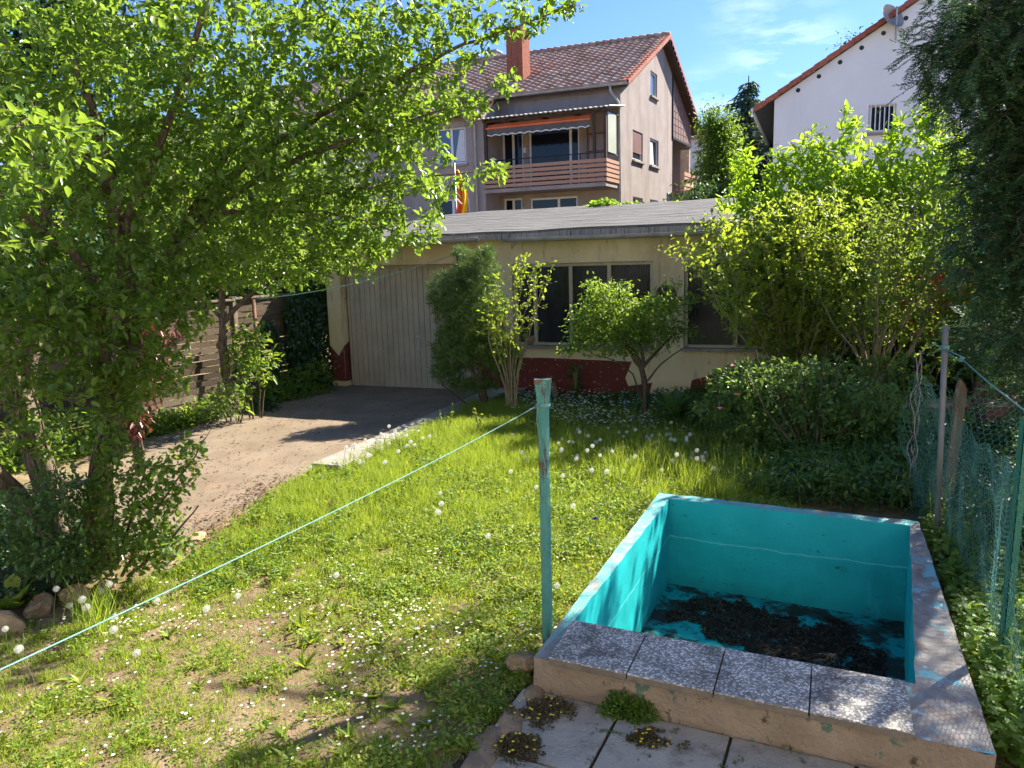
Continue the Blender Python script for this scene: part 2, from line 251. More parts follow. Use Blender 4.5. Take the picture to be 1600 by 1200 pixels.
M['rim_teal'] = surf('flaking_turquoise_rim', [(.3, (.11, .38, .38)), (.7, (.20, .50, .49))], 5, .8, .5, 50, None, .2, [(.50, .62, (.34, .36, .32), 7, None), (.58, .64, (.38, .34, .29), 16, None), (.62, .7, (.22, .2, .17), 22, None)])
M['rim_worn'] = surf('worn_rim_concrete', [(.3, (.25, .235, .22)), (.7, (.36, .335, .31))], 6, .9, .5, 50, None, .2, [(.5, .66, (.24, .19, .16), 9, None), (.56, .62, (.20, .46, .50), 3.2, None), (.6, .7, (.36, .5, .55), 14, None)])
M['pool_concrete'] = surf('raw_brown_concrete', [(.3, (.30, .225, .155)), (.7, (.43, .33, .24))], 6, .95, .8, 45, None, .1, [(.60, .68, (.10, .075, .05), 12, None), (.60, .64, (.13, .20, .15), 9, None), (.5, .8, (.22, .16, .11), 2, None)])

def m_ground():
    m, t, o = newmat('garden_soil'); b = _n(t, 'ShaderNodeBsdfPrincipled')
    n = noise_tex(t, 1.2, 8, .65); r = ramp(t, [(.3, (.15, .105, .06)), (.5, (.28, .195, .12)), (.7, (.42, .31, .21))]); t.links.new(n.outputs['Fac'], r.inputs[0])
    n2 = noise_tex(t, 14, 6, .7); mr = _n(t, 'ShaderNodeMapRange'); mr.inputs['From Min'].default_value = .5; mr.inputs['From Max'].default_value = .62; t.links.new(n2.outputs['Fac'], mr.inputs[0])
    mx = _n(t, 'ShaderNodeMix', data_type='RGBA'); t.links.new(mr.outputs[0], mx.inputs['Factor']); t.links.new(r.outputs[0], mx.inputs['A']); mx.inputs['B'].default_value = (.13, .17, .04, 1)
    g = _n(t, 'ShaderNodeTexNoise'); t.links.new(mx.outputs['Result'], b.inputs['Base Color']); b.inputs['Roughness'].default_value = .95; b.inputs['Specular IOR Level'].default_value = .1
    nb = noise_tex(t, 45, 6, .7); bp = _n(t, 'ShaderNodeBump'); bp.inputs['Strength'].default_value = .9; bp.inputs['Distance'].default_value = .03
    t.links.new(nb.outputs['Fac'], bp.inputs['Height']); t.links.new(bp.outputs[0], b.inputs['Normal']); t.links.new(b.outputs[0], o.inputs[0]); return m
M['ground'] = m_ground()
M['drive'] = surf('sandy_concrete_driveway', [(.3, (.19, .142, .098)), (.7, (.28, .222, .162))], 1.5, .95, .5, 70, None, .12, [(.55, .75, (.27, .19, .125), 3, None), (.58, .64, (.17, .11, .07), 14, None), (.66, .72, (.09, .06, .04), 30, None)])
M['darksoil'] = surf('dark_bed_soil', [(.3, (.035, .026, .018)), (.7, (.08, .06, .04))], 5, .95, .8, 40)

# ------------------------------------------------------------------ mesh helpers
def tag(o, label=None, cat=None, group=None, kind=None):
    if label: o['label'] = label
    if cat: o['category'] = cat
    if group: o['group'] = group
    if kind: o['kind'] = kind
    return o
def root(name, loc, label, cat, group=None):
    o = bpy.data.objects.new(name, None); COL.objects.link(o); o.location = tuple(float(c) for c in loc); o.empty_display_size = .1
    return tag(o, label, cat, group)
def link(name, me, parent=None, mat=None):
    o = bpy.data.objects.new(name, me); COL.objects.link(o)
    if parent: o.parent = parent
    if mat is not None:
        for m_ in (mat if isinstance(mat, (list, tuple)) else [mat]): me.materials.append(m_)
    return o
def ploc(parent):
    v = np.zeros(3); p = parent
    while p is not None: v += np.array(p.location); p = p.parent
    return v
def quads(name, V, Q, mat, parent=None, smooth=False, matidx=None):
    V = np.asarray(V, np.float32).reshape(-1, 3) - ploc(parent).astype(np.float32); Q = np.asarray(Q, np.int32)
    k = Q.shape[1]; me = bpy.data.meshes.new(name)
    me.vertices.add(len(V)); me.vertices.foreach_set('co', V.ravel())
    me.loops.add(Q.size); me.loops.foreach_set('vertex_index', Q.ravel())
    me.polygons.add(len(Q)); me.polygons.foreach_set('loop_start', np.arange(0, Q.size, k, dtype=np.int32)); me.polygons.foreach_set('loop_total', np.full(len(Q), k, np.int32))
    if smooth: me.polygons.foreach_set('use_smooth', np.ones(len(Q), bool))
    me.update(calc_edges=True); me.validate()
    return link(name, me, parent, mat)
class MB:
    def __init__(s): s.v = []; s.f = []; s.m = []
    def add(s, vs, fs, mi=0):
        b = len(s.v); s.v += [tuple(float(c) for c in v) for v in vs]; s.f += [tuple(b + i for i in f) for f in fs]; s.m += [mi] * len(fs)
    def box(s, fr, a0, a1, z0, z1, o0, o1, mi=0):
        P = [fr(a, z, o) for z in (z0, z1) for (a, o) in ((a0, o0), (a1, o0), (a1, o1), (a0, o1))]
        s.add(P, [(0, 3, 2, 1), (4, 5, 6, 7), (0, 1, 5, 4), (1, 2, 6, 5), (2, 3, 7, 6), (3, 0, 4, 7)], mi)
    def poly(s, pts, mi=0): s.add(pts, [tuple(range(len(pts)))], mi)
    def tube(s, pts, r, n=8, mi=0, cap=True):
        pts = np.asarray(pts, float); r = np.broadcast_to(np.asarray(r, float), (len(pts),))
        T = nrm(np.gradient(pts, axis=0)); ref = np.array([0, 0, 1.]) if abs(T[0][2]) < .9 else np.array([1., 0, 0])
        X = nrm(np.cross(T, ref)); Yv = np.cross(T, X); a = np.linspace(0, 2 * math.pi, n, endpoint=False)
        V = pts[:, None] + r[:, None, None] * (np.cos(a)[None, :, None] * X[:, None] + np.sin(a)[None, :, None] * Yv[:, None])
        V = V.reshape(-1, 3); F = [(i * n + j, i * n + (j + 1) % n, (i + 1) * n + (j + 1) % n, (i + 1) * n + j) for i in range(len(pts) - 1) for j in range(n)]
        if cap: F += [tuple(range(n))[::-1], tuple((len(pts) - 1) * n + j for j in range(n))]
        s.add(V, F, mi)
    def build(s, name, mat, parent=None, smooth=False, bevel=0):
        L = ploc(parent); me = bpy.data.meshes.new(name)
        me.from_pydata([tuple(np.array(v) - L) for v in s.v], [], s.f); me.update()
        o = link(name, me, parent, mat)
        if isinstance(mat, (list, tuple)): me.polygons.foreach_set('material_index', s.m)
        bm = bmesh.new(); bm.from_mesh(me); bmesh.ops.recalc_face_normals(bm, faces=bm.faces); bm.to_mesh(me); bm.free()
        if smooth: me.polygons.foreach_set('use_smooth', [True] * len(me.polygons))
        if bevel:
            b = o.modifiers.new('bevel', 'BEVEL'); b.width = bevel; b.segments = 2; b.limit_method = 'ANGLE'
        return o
def frame(A, d, n):              # A xy origin, d along, n outwards (unit xy)
    A = np.array(A, float); d = np.array(d, float); n = np.array(n, float)
    return lambda a, z, o=0.0: (A[0] + d[0] * a + n[0] * o, A[1] + d[1] * a + n[1] * o, z)
def wall(mb, fr, a0, a1, z0, z1, holes, depth, mi=0):
    xs = sorted({a0, a1, *[h[0] for h in holes], *[h[1] for h in holes]}); zs = sorted({z0, z1, *[h[2] for h in holes], *[h[3] for h in holes]})
    for i in range(len(xs) - 1):
        for j in range(len(zs) - 1):
            cx, cz = (xs[i] + xs[i + 1]) / 2, (zs[j] + zs[j + 1]) / 2
            if any(h[0] < cx < h[1] and h[2] < cz < h[3] for h in holes): continue
            mb.poly([fr(xs[i], zs[j]), fr(xs[i + 1], zs[j]), fr(xs[i + 1], zs[j + 1]), fr(xs[i], zs[j + 1])], mi)
    for h in holes:
        for (p, q) in (((h[0], h[2]), (h[1], h[2])), ((h[1], h[2]), (h[1], h[3])), ((h[1], h[3]), (h[0], h[3])), ((h[0], h[3]), (h[0], h[2]))):
            mb.poly([fr(*p), fr(*q), fr(q[0], q[1], -depth), fr(p[0], p[1], -depth)], mi)
def inpoly(P, poly):
    P = np.asarray(P); poly = np.asarray(poly)[:, :2]; x, y = P[:, 0], P[:, 1]; c = np.zeros(len(P), bool); j = len(poly) - 1
    for i in range(len(poly)):
        xi, yi = poly[i]; xj, yj = poly[j]
        c ^= ((yi > y) != (yj > y)) & (x < (xj - xi) * (y - yi) / (yj - yi + 1e-12) + xi); j = i
    return c
# vectorised cheap value noise for masks
_pt = rng.random((256, 256))
def vnoise(x, y, s):
    x = np.asarray(x) * s + 1000; y = np.asarray(y) * s + 1000; xi = np.floor(x).astype(int); yi = np.floor(y).astype(int); fx = x - xi; fy = y - yi
    fx = fx * fx * (3 - 2 * fx); fy = fy * fy * (3 - 2 * fy); g = lambda a, b: _pt[a % 256, b % 256]
    return (g(xi, yi) * (1 - fx) + g(xi + 1, yi) * fx) * (1 - fy) + (g(xi, yi + 1) * (1 - fx) + g(xi + 1, yi + 1) * fx) * fy
def fnoise(x, y, s): return .55 * vnoise(x, y, s) + .3 * vnoise(x, y, s * 2.3) + .15 * vnoise(x, y, s * 5.1)

# ------------------------------------------------------------------ leaves
LEAF = (np.array([(0, 0, 0), (.3, .46, .07), (.68, .40, .06), (1, 0, -.1), (.68, -.40, .06), (.3, -.46, .07)]), np.array([(0, 1, 2, 3), (0, 3, 4, 5)]))
ROUND = (np.array([(0, 0, 0), (.2, .45, .05), (.75, .48, .05), (1, 0, -.04), (.75, -.48, .05), (.2, -.45, .05)]), np.array([(0, 1, 2, 3), (0, 3, 4, 5)]))
NEEDLE = (np.array([(0, 0, 0), (.5, .5, 0), (1, 0, 0), (.5, -.5, 0)]), np.array([(0, 1, 2, 3)]))
BLADE = (np.array([(0, .5, 0), (.5, .42, .12), (1, .06, -.1), (1, -.06, -.1), (.5, -.42, .12), (0, -.5, 0)]), np.array([(0, 1, 4, 5), (1, 2, 3, 4)]))
LOBED = (np.array([(0, 0, 0), (.05, .5, .03), (.55, .3, .04), (1, 0, -.08), (.55, -.3, .04), (.05, -.5, .03)]), np.array([(0, 1, 2, 3), (0, 3, 4, 5)]))
def leafverts(tmpl, P, A, N, L, W):
    T, F = tmpl; P = np.asarray(P, float); k = len(P); A = nrm(A); Yv = nrm(np.cross(N, A)); Z = np.cross(A, Yv)
    L = np.broadcast_to(L, (k,)); W = np.broadcast_to(W, (k,))
    V = P[:, None] + (L[:, None] * T[None, :, 0])[..., None] * A[:, None] + (W[:, None] * T[None, :, 1])[..., None] * Yv[:, None] + (L[:, None] * T[None, :, 2])[..., None] * Z[:, None]
    Q = (np.arange(k) * len(T))[:, None, None] + F[None]; return V.reshape(-1, 3), Q.reshape(-1, F.shape[1])
def leaves(name, mat, tmpl, P, A, N, L, W, parent=None):
    V, Q = leafverts(tmpl, P, A, N, L, W); return quads(name, V, Q, mat, parent)
def rdir(n, up=0.0):
    v = rng.normal(size=(n, 3)); v[:, 2] += up; return nrm(v)

def grow(limbs, targets, seg=.14, lift=.15, wob=.25, twr=.010, tipr=.0018, maxd=None):
    """limbs: list of [(x,y,z,r),...]; every target gets a twig from the nearest wood already there"""
    paths = []; NP = []; NR = []
    for L in limbs:
        L = np.array(L, float); d = np.concatenate([[0], np.cumsum(np.linalg.norm(np.diff(L[:, :3], axis=0), axis=1))])
        n = max(2, int(d[-1] / seg) + 1); t = np.linspace(0, d[-1], n); Q = np.stack([np.interp(t, d, L[:, k]) for k in range(4)], 1)
        if n > 4:
            for _ in range(2): Q[1:-1, :3] = (Q[:-2, :3] + 2 * Q[1:-1, :3] + Q[2:, :3]) / 4
            Q[1:-1, :3] += rng.normal(size=(n - 2, 3)) * .05 * seg
        paths.append((Q[:, :3], Q[:, 3])); NP.append(Q[:, :3]); NR.append(Q[:, 3])
    nlimb = len(paths)
    base = np.concatenate(NP); T = np.asarray(targets, float)
    dd = np.array([np.min(np.sum((base - t) ** 2, 1)) for t in T]); T = T[np.argsort(dd + rng.random(len(T)) * .3 * dd.max())]
    cap = 60000; nodes = np.empty((cap, 3)); rad = np.empty(cap); c = len(base); nodes[:c] = base; rad[:c] = np.concatenate(NR)
    for t in T:
        D = np.sum((nodes[:c] - t) ** 2, 1); i = int(np.argmin(D)); p = nodes[i]; dist = math.sqrt(D[i])
        if dist < .03 or (maxd and dist > maxd): continue
        n = max(3, int(dist / seg) + 2); s = np.linspace(0, 1, n)[:, None]
        ctrl = (p + t) / 2 + np.array([0, 0, -lift * dist]) + rng.normal(size=3) * wob * dist * .5
        Q = (1 - s) ** 2 * p + 2 * s * (1 - s) * ctrl + s ** 2 * t
        r0 = min(rad[i] * .75, twr * (.35 + dist)); R_ = np.linspace(max(r0, tipr), tipr, n)
        paths.append((Q, R_))
        if c + n < cap: nodes[c:c + n - 1] = Q[1:]; rad[c:c + n - 1] = R_[1:]; c += n - 1
    return paths, nlimb
def wood(name, paths, mat, parent, n0=9, n1=4, nlimb=0):
    V = []; Q = []; b = 0
    for k, (pts, r) in enumerate(paths):
        n = n0 if k < nlimb else n1
        T = nrm(np.gradient(pts, axis=0)); ref = np.array([0, 0, 1.]) if abs(T[0][2]) < .8 else np.array([1., 0, 0])
        X = nrm(np.cross(T, ref)); Yv = np.cross(T, X); a = np.linspace(0, 2 * math.pi, n, endpoint=False)
        rr = r[:, None] * np.ones(n)[None]
        if k < nlimb: rr = rr * (1 + .22 * np.sin(3 * a + k)[None] + .12 * np.sin(7 * a)[None] + .08 * rng.normal(size=rr.shape))
        P = pts[:, None] + rr[..., None] * (np.cos(a)[None, :, None] * X[:, None] + np.sin(a)[None, :, None] * Yv[:, None])
        V.append(P.reshape(-1, 3)); i = np.arange(len(pts) - 1)[:, None]; j = np.arange(n)[None]; j2 = (j + 1) % n
        Q.append((b + np.stack([i * n + j, i * n + j2, (i + 1) * n + j2, (i + 1) * n + j], -1)).reshape(-1, 4)); b += len(pts) * n
    return quads(name, np.concatenate(V), np.concatenate(Q), mat, parent, smooth=True)
def along(paths, per_m, tail, jit=.02, start=0):
    """points and tangents on the last `tail` metres of each twig"""
    P = []; T = []
    for pts, r in paths[start:]:
        d = np.concatenate([[0], np.cumsum(np.linalg.norm(np.diff(pts, axis=0), axis=1))]); L = d[-1]
        a = max(0, L - tail); n = max(2, int((L - a) * per_m)); s = a + (L - a) * (np.arange(n) + rng.random(n) * .6) / n
        s = np.append(s, L); Q = np.stack([np.interp(s, d, pts[:, k]) for k in range(3)], 1); t = nrm(pts[-1] - pts[-2])
        P.append(Q); T.append(np.repeat(t[None], len(Q), 0))
    P = np.concatenate(P); T = np.concatenate(T); return P + rng.normal(size=P.shape) * jit, T
def ell(c, r, n):
    v = rng.normal(size=(n, 3)); v = nrm(v) * (rng.random((n, 1)) ** (1 / 2.4)); return np.array(c) + v * np.array(r)
def crown_targets(spec, k=1):
    return np.concatenate([ell(PY(px, py, y), r, int(n * k)) for (px, py, y, r, n) in spec])
def leafy(rt, paths, start, mat, tmpl, size, per_m, tail, wr=.55, droop=.25, upn=1.0, jit=.012, name='crown', spread=1.0, sv=.40):
    P, T = along(paths, per_m, tail, jit, start); n = len(P)
    side = rdir(n); A = nrm(T * .7 + side * spread + np.array([0, 0, -droop])); N = nrm(rdir(n) * .75 + np.array([0, 0, upn]))
    L = size * (1 + sv * rng.normal(size=n)).clip(.45, 1.7)
    return leaves(name, mat, tmpl, P, A, N, L, L * wr, rt)
def limb(*pts): return [(*PY(px, py, y), r) for (px, py, y, r) in pts]

# ================================================================== GROUND, DRIVEWAY, PAVING
RZ = 0.19                                                   # height of the pool rim
PO = [GZ(1030, 770, RZ), GZ(1436, 815, RZ), GZ(1557, 1180, RZ), GZ(834, 1027, RZ)]     # BL BR FR FL outer
PI_ = [GZ(1046, 779, RZ), GZ(1421.6, 821, RZ), GZ(1431, 1068, RZ), GZ(897, 970, RZ)]   # inner
e1 = nrm((PO[2] - PO[3])[:2]); e2 = np.array([-e1[1], e1[0]])       # along the pool front (to the right), and away from camera
PI_[3] = np.array([*(PI_[3][:2]), RZ]); PI_[2] = np.array([*(PI_[2][:2]), RZ])
_near = np.arange(-7.5, 7.5, .07)
gx = np.concatenate([[-600, -200, -80, -40, -25, -18, -13, -10, -8.5], _near, [8, 9, 11, 14, 18, 25, 40, 80, 200, 600]])
gy = np.concatenate([[-300, -60, -20, -8, -3, -1, 0], np.arange(.8, 13.2, .07), [14, 15, 17, 20, 25, 30, 40, 60, 100, 200, 500, 1500]])
X, Y_ = np.meshgrid(gx, gy); Zg = (fnoise(X, Y_, .8) - .5) * .05 + (fnoise(X, Y_, 6) - .5) * .025
cx, cy = (PO[0] + PO[2])[:2] / 2
Zg *= np.clip((np.hypot(X - cx, Y_ - cy) - 1.2) / 1.5, .15, 1); Zg[(np.abs(X) > 7.6) | (Y_ > 13.3)] = -.05
def gz(x, y):
    return ((fnoise(x, y, .8) - .5) * .05 + (fnoise(x, y, 6) - .5) * .025) * np.clip((np.hypot(x - cx, y - cy) - 1.2) / 1.5, .15, 1)
V = np.stack([X, Y_, Zg], -1).reshape(-1, 3); ny, nx = X.shape
I = np.arange(nx * ny).reshape(ny, nx); Q = np.stack([I[:-1, :-1], I[:-1, 1:], I[1:, 1:], I[1:, :-1]], -1).reshape(-1, 4)
ins = inpoly(V, np.array(PI_)); Q = Q[~ins[Q].any(1)]
g = quads('ground', V, Q, M['ground'], smooth=True); tag(g, kind='structure')

def strip_poly(name, poly, z, mat, thick=None, res=.12, zn=.004):
    """sheet cut to a ground polygon, as a fine grid clipped by polygon through bmesh"""
    bm = bmesh.new(); vs = [bm.verts.new((float(p[0]), float(p[1]), z)) for p in poly]; f = bm.faces.new(vs)
    if thick:
        r = bmesh.ops.extrude_face_region(bm, geom=[f]); 
        for v in r['geom']:
            if isinstance(v, bmesh.types.BMVert): v.co.z -= thick
    bmesh.ops.recalc_face_normals(bm, faces=bm.faces); bmesh.ops.triangulate(bm, faces=bm.faces)
    me = bpy.data.meshes.new(name); bm.to_mesh(me); bm.free(); return link(name, me, None, mat)
gd = np.array([.927, -.375]); gb = np.array([.375, .927]); GA = np.array([-2.688, 12.811])
gf = frame(GA, gd, -gb)                                    # garage front plane, n towards the camera
DR_A = [GZ(488, 724, .13)[:2], GZ(640, 660, .13)[:2], np.array(gf(2.45, 0, 0)[:2])]      # driveway right edge on top of its kerb
dw = [np.array(gf(-.3, 0, -.1)[:2]), np.array(gf(2.5, 0, -.1)[:2]), DR_A[1], DR_A[0], GZ(430, 770)[:2], GZ(300, 845)[:2], GZ(120, 860)[:2], GZ(40, 850)[:2], GZ(60, 775)[:2], GZ(210, 712)[:2], GZ(330, 665)[:2], GZ(430, 628)[:2], GZ(505, 612)[:2]]
DRIVE = np.array(dw)
# irregular near edge
def rough_edge(poly, amp=.08, step=.15, closed=True):
    out = [] if closed else []
    for i in range(len(poly) - (0 if closed else 1)):
        a, b = np.array(poly[i]), np.array(poly[(i + 1) % len(poly)]); L = np.linalg.norm(b - a); n = max(1, int(L / step)); d = nrm(b - a); pn = np.array([-d[1], d[0]])
        for k in range(n):
            p = a + (b - a) * k / n; out.append(p + (pn * rng.normal() * amp * .4 if k else 0))
    return out
o = strip_poly('driveway', rough_edge(dw[3:] + dw[:1], .1, closed=False) + [dw[0]] + [dw[1], dw[2]], .034, M['drive'], .2); tag(o, kind='structure')
# kerb slab along the lawn side of the driveway
kr = nrm(DR_A[1] - DR_A[0]); kn = np.array([kr[1], -kr[0]])
mb = MB(); kf = frame(DR_A[0], kr, kn); LK = np.linalg.norm(DR_A[2] - DR_A[0])
k0 = 0
for k1 in (1.15, 2.3, 3.5, LK - .1):
    mb.box(kf, k0 + .006, k1 - .006, -.2, .13 + rng.normal() * .003, -.02, .33); k0 = k1
o = mb.build('driveway_kerb', M['concrete'], None, bevel=.012); tag(o, 'pale concrete kerb slab along the lawn edge of the driveway', 'kerb')
# paved strip in front of the pool
FLp = PO[3][:2]
pf = frame(FLp, e1, -e2)                                  # a along the pool front, o towards camera
mb = MB(); edge = []
offs = [-.55, -.06, .44, .94, 1.44, 1.94, 2.44]
for row in range(3):
    for i in range(6):
        a0, a1 = offs[i] + row * .05 + .006, offs[i + 1] + row * .05 - .008
        if row == 0 and i == 0: a0 = -.10 if False else max(a0, -.12)
        if row >= 1: a0 = max(a0, [0, -.05, -.03][row])
        if a1 - a0 < .08: continue
        mb.box(pf, a0, a1, -.06, .022 + rng.normal() * .004, .012 + row * .5, .5 + row * .5 - .006)
pv = mb.build('paving', M['pave'], None, bevel=.006); tag(pv, kind='structure')
mb = MB(); mb.poly([pf(-.10, .008, .0), pf(2.6, .008, .0), pf(2.6, .008, 1.6), pf(-.12, .008, 1.6)]); o = mb.build('paving_bed', M['darksoil']); tag(o, kind='structure')
PAVEPOLY = np.array([pf(-.06, 0, -.1)[:2], pf(2.6, 0, -.1)[:2], pf(2.6, 0, 1.7)[:2], pf(-.10, 0, 1.7)[:2]])

def rock(name, c, r, seed, label, cat='stone', group=None, flat=1.0, yaw=0, mat=None):
    bm = bmesh.new(); bmesh.ops.create_icosphere(bm, subdivisions=3, radius=1)
    rs = random.Random(seed); pl = [(Vector((rs.gauss(0, 1), rs.gauss(0, 1), rs.gauss(0, 1) * .7)).normalized(), rs.uniform(.55, .85)) for _ in range(9)]
    for v in bm.verts:
        for n_, d_ in pl:
            k = v.co.dot(n_)
            if k > d_: v.co -= n_ * (k - d_)
        v.co += v.co.normalized() * mnoise.noise(v.co * 2.5 + Vector((seed, 0, 0))) * .12
        v.co = Vector((v.co.x * r[0], v.co.y * r[1], v.co.z * r[2] * flat))
    me = bpy.data.meshes.new(name); bm.to_mesh(me); bm.free(); me.materials.append(mat or M['stone'])
    o = bpy.data.objects.new(name, me); COL.objects.link(o); o.location = tuple(map(float, c)); o.rotation_euler = (0, 0, yaw); return tag(o, label, cat, group)
# rough stone kerb left of the paving
ya = math.atan2(-e2[1], -e2[0])
for i, (px, py, rr, lb) in enumerate([(838, 1092, (.12, .07, .05), 'small brown edging stone at the pool corner, by the yellow flowers'), (806, 1128, (.17, .085, .055), 'grey edging stone between daisies and first yellow flower clump'), (768, 1178, (.2, .1, .06), 'lichen spotted edging stone at the bottom edge beside the lawn'), (730, 1225, (.2, .1, .06), 'nearest edging stone of the paving, cut by the picture edge')]):
    rock('edging_stone', (*GZ(px, py, .0)[:2], .0), rr, 20 + i, lb, 'stone', 'edging stones beside the paving', yaw=ya + .25)
rock('broken_stone', (*GZ(818, 1036, .06)[:2], .07), (.10, .06, .06), 31, 'dark broken stone wedged against the left pool corner', yaw=.1)

# ================================================================== POOL
PD = .72
pool = root('garden_pool', (cx, cy, 0), 'empty turquoise painted concrete garden pool with pebble slabs on its front wall', 'pool')
def gridq(mb, a, b, c, d, nu, nv, mi=0, jit=0.0, nrmv=None):
    a, b, c, d = [np.array(q, float) for q in (a, b, c, d)]; V = []; 
    for j in range(nv + 1):
        for i in range(nu + 1):
            u, v = i / nu, j / nv; p = (a * (1 - u) + b * u) * (1 - v) + (d * (1 - u) + c * u) * v
            if jit and 0 < i < nu or (jit and 0 < j < nv):
                q = Vector(p * 9); p = p + np.array([mnoise.noise(q), mnoise.noise(q + Vector((9, 2, 1))), mnoise.noise(q + Vector((1, 7, 5)))]) * jit
            V.append(p)
    mb.add(V, [(j * (nu + 1) + i, j * (nu + 1) + i + 1, (j + 1) * (nu + 1) + i + 1, (j + 1) * (nu + 1) + i) for j in range(nv) for i in range(nu)], mi)
zz = lambda p, z: np.array([p[0], p[1], z])
mb = MB(); OR = PO; IN = PI_
for i in range(4):                                       # inner walls
    j = (i + 1) % 4; gridq(mb, IN[i], IN[j], zz(IN[j], RZ - PD), zz(IN[i], RZ - PD), 40, 14, 0, .006)
mb.build('inner_wall', M['teal'], pool, smooth=True)
mb = MB(); gridq(mb, zz(IN[0], RZ - PD), zz(IN[1], RZ - PD), zz(IN[2], RZ - PD), zz(IN[3], RZ - PD), 30, 36, 0, .008); mb.build('floor', M['teal_floor'], pool, smooth=True)
mb = MB()
for i in (3, 0):                                          # rim: left and back are painted
    j = (i + 1) % 4; gridq(mb, OR[i], OR[j], IN[j], IN[i], 40, 3, 0, .006)
mb.build('painted_rim', M['rim_teal'], pool)
mb = MB(); gridq(mb, OR[1], OR[2], IN[2], IN[1], 40, 4, 0, .006); mb.build('worn_rim', M['rim_worn'], pool)
mb = MB(); gridq(mb, OR[2] - [0, 0, .0], OR[3], IN[3], IN[2], 40, 4, 0, .004); mb.build('front_wall_top', M['rim_worn'], pool)
mb = MB()
for i in range(4):
    j = (i + 1) % 4; gridq(mb, OR[i], OR[j], zz(OR[j], -.1), zz(OR[i], -.1), 50, 8, 0, .012)
mb.build('outer_wall', M['pool_concrete'], pool)
# four pebble slabs on the front wall
S0 = GZ(855, 1028, RZ + .035)[:2]; S1 = GZ(1430, 1147, RZ + .035)[:2]; sd_ = nrm(S1 - S0); sn = np.array([-sd_[1], sd_[0]]); LS = np.linalg.norm(S1 - S0) / 4
BK = nrm(GZ(900, 963, RZ + .035)[:2] - S0); 
for k in range(4):
    mb = MB(); dep = .40; t_ = RZ + .037 + rng.normal() * .002; sh = S0 + sd_ * LS * k
    fr = lambda a, z, o: (*(sh + sd_ * a + (BK * .75 + sn * .25) / np.linalg.norm(BK * .75 + sn * .25) * o), z)
    mb.box(fr, .003, LS - .003, RZ + .001, t_ - .008, 0, dep, 1); mb.box(fr, .003, LS - .003, t_ - .008, t_, 0, dep, 0)
    o = mb.build('coping_slab', [M['pebble'], M['slabside']], pool, bevel=.003)
# dirt lying on the pool floor
c_ = np.array([(PI_[0] * .42 + PI_[1] * .58)[:2], PI_[2][:2], PI_[3][:2]])
P = []; n = 52000; u = rng.random(n); v = rng.random(n); fz = RZ - PD + .006
A0, A1, A2, A3 = [p[:2] for p in PI_]
pts = ((A0 * (1 - u)[:, None] + A1 * u[:, None]) * (1 - v)[:, None] + (A3 * (1 - u)[:, None] + A2 * u[:, None]) * v[:, None])
nz = fnoise(pts[:, 0] + 3, pts[:, 1], 3.2); band = np.exp(-((v - (.15 + .27 * u)) / (.17 + .14 * u)) ** 2) * np.clip((u - .04) / .1, 0, 1) * np.clip((.97 - u) / .05, 0, 1)
nz = .55 * nz + .45 * fnoise(pts[:, 0], pts[:, 1] + 9, 8); keep = (nz * 1.25 + band * .52 + .06 * rng.random(n)) > 1.0; pts = pts[keep]; k = len(pts)
P = np.column_stack([pts, fz - .004 + rng.random(k) * .006]); nn = nrm(rdir(k) * .3 + [0, 0, 1]); aa = nrm(rdir(k) * [1, 1, .25])
o = leaves('leaf_litter', M['soilflake'], ROUND, P, aa, nn, .014 + .016 * rng.random(k), .012); tag(o, 'dark rotting leaves and mud scattered over the pool floor', 'leaf litter', kind='stuff')

# ================================================================== GARAGE
gar = root('garage', (*gf(4, 0, -2.5)[:2], 0), 'low cream garage with dark red painted base and grey felt roof', 'garage')
GE = 8.2; WH = 2.50
holes = [(-.19, 2.42, -.1, 2.075), (2.95, 5.12, .77, 2.04), (5.56, 7.7, .77, 2.04)]
mb = MB(); wall(mb, gf, -.47, GE, -.1, WH, holes, .17)
for a in (-.47, GE): mb.poly([gf(a, -.1, 0), gf(a, WH, 0), gf(a, WH + .66, -4.85), gf(a, -.1, -4.85)])
mb.poly([gf(-.47, -.1, -4.85), gf(GE, -.1, -4.85), gf(GE, WH + .66, -4.85), gf(-.47, WH + .66, -4.85)])
mb.build('wall', M['plaster_yellow'], gar)
mb = MB()
def wp(px, py): s_, z_ = on_plane(px, py, GA, gd); return s_, z_
gpb = gar
pl = [(-.47, .12), (-.47, .74), (-.30, .56), (-.19, .72), (-.19, .12)]
mb.poly([gf(a, z, .003) for a, z in pl])
mb.poly([gf(-.187, .12, 0), gf(-.187, .72, 0), gf(-.187, .80, -.165), gf(-.187, .12, -.165)])
mb.build('painted_base', M['paint_red'], gar); mb = MB()
D = [(2.43, .05), (2.43, .60), wp(850, 559), wp(987.5, 565), wp(977, 590.6), wp(982, 603.4), wp(1019.4, 597.8), (wp(1012, 622)[0], .05)]
mb.poly([gf(a, z, .003) for a, z in D])
mb.build('painted_base', M['paint_red'], gar); mb = MB()
tri = [wp(1081, 594), (GE, .30), (GE, .05), (wp(1074.7, 619.7)[0], .05)]
mb.poly([gf(tri[0][0], tri[0][1], .003), gf(6.6, .62, .003), gf(GE, .62, .003), gf(GE, .05, .003), gf(tri[3][0], .05, .003)])
mb.build('painted_base', M['paint_red'], gar)
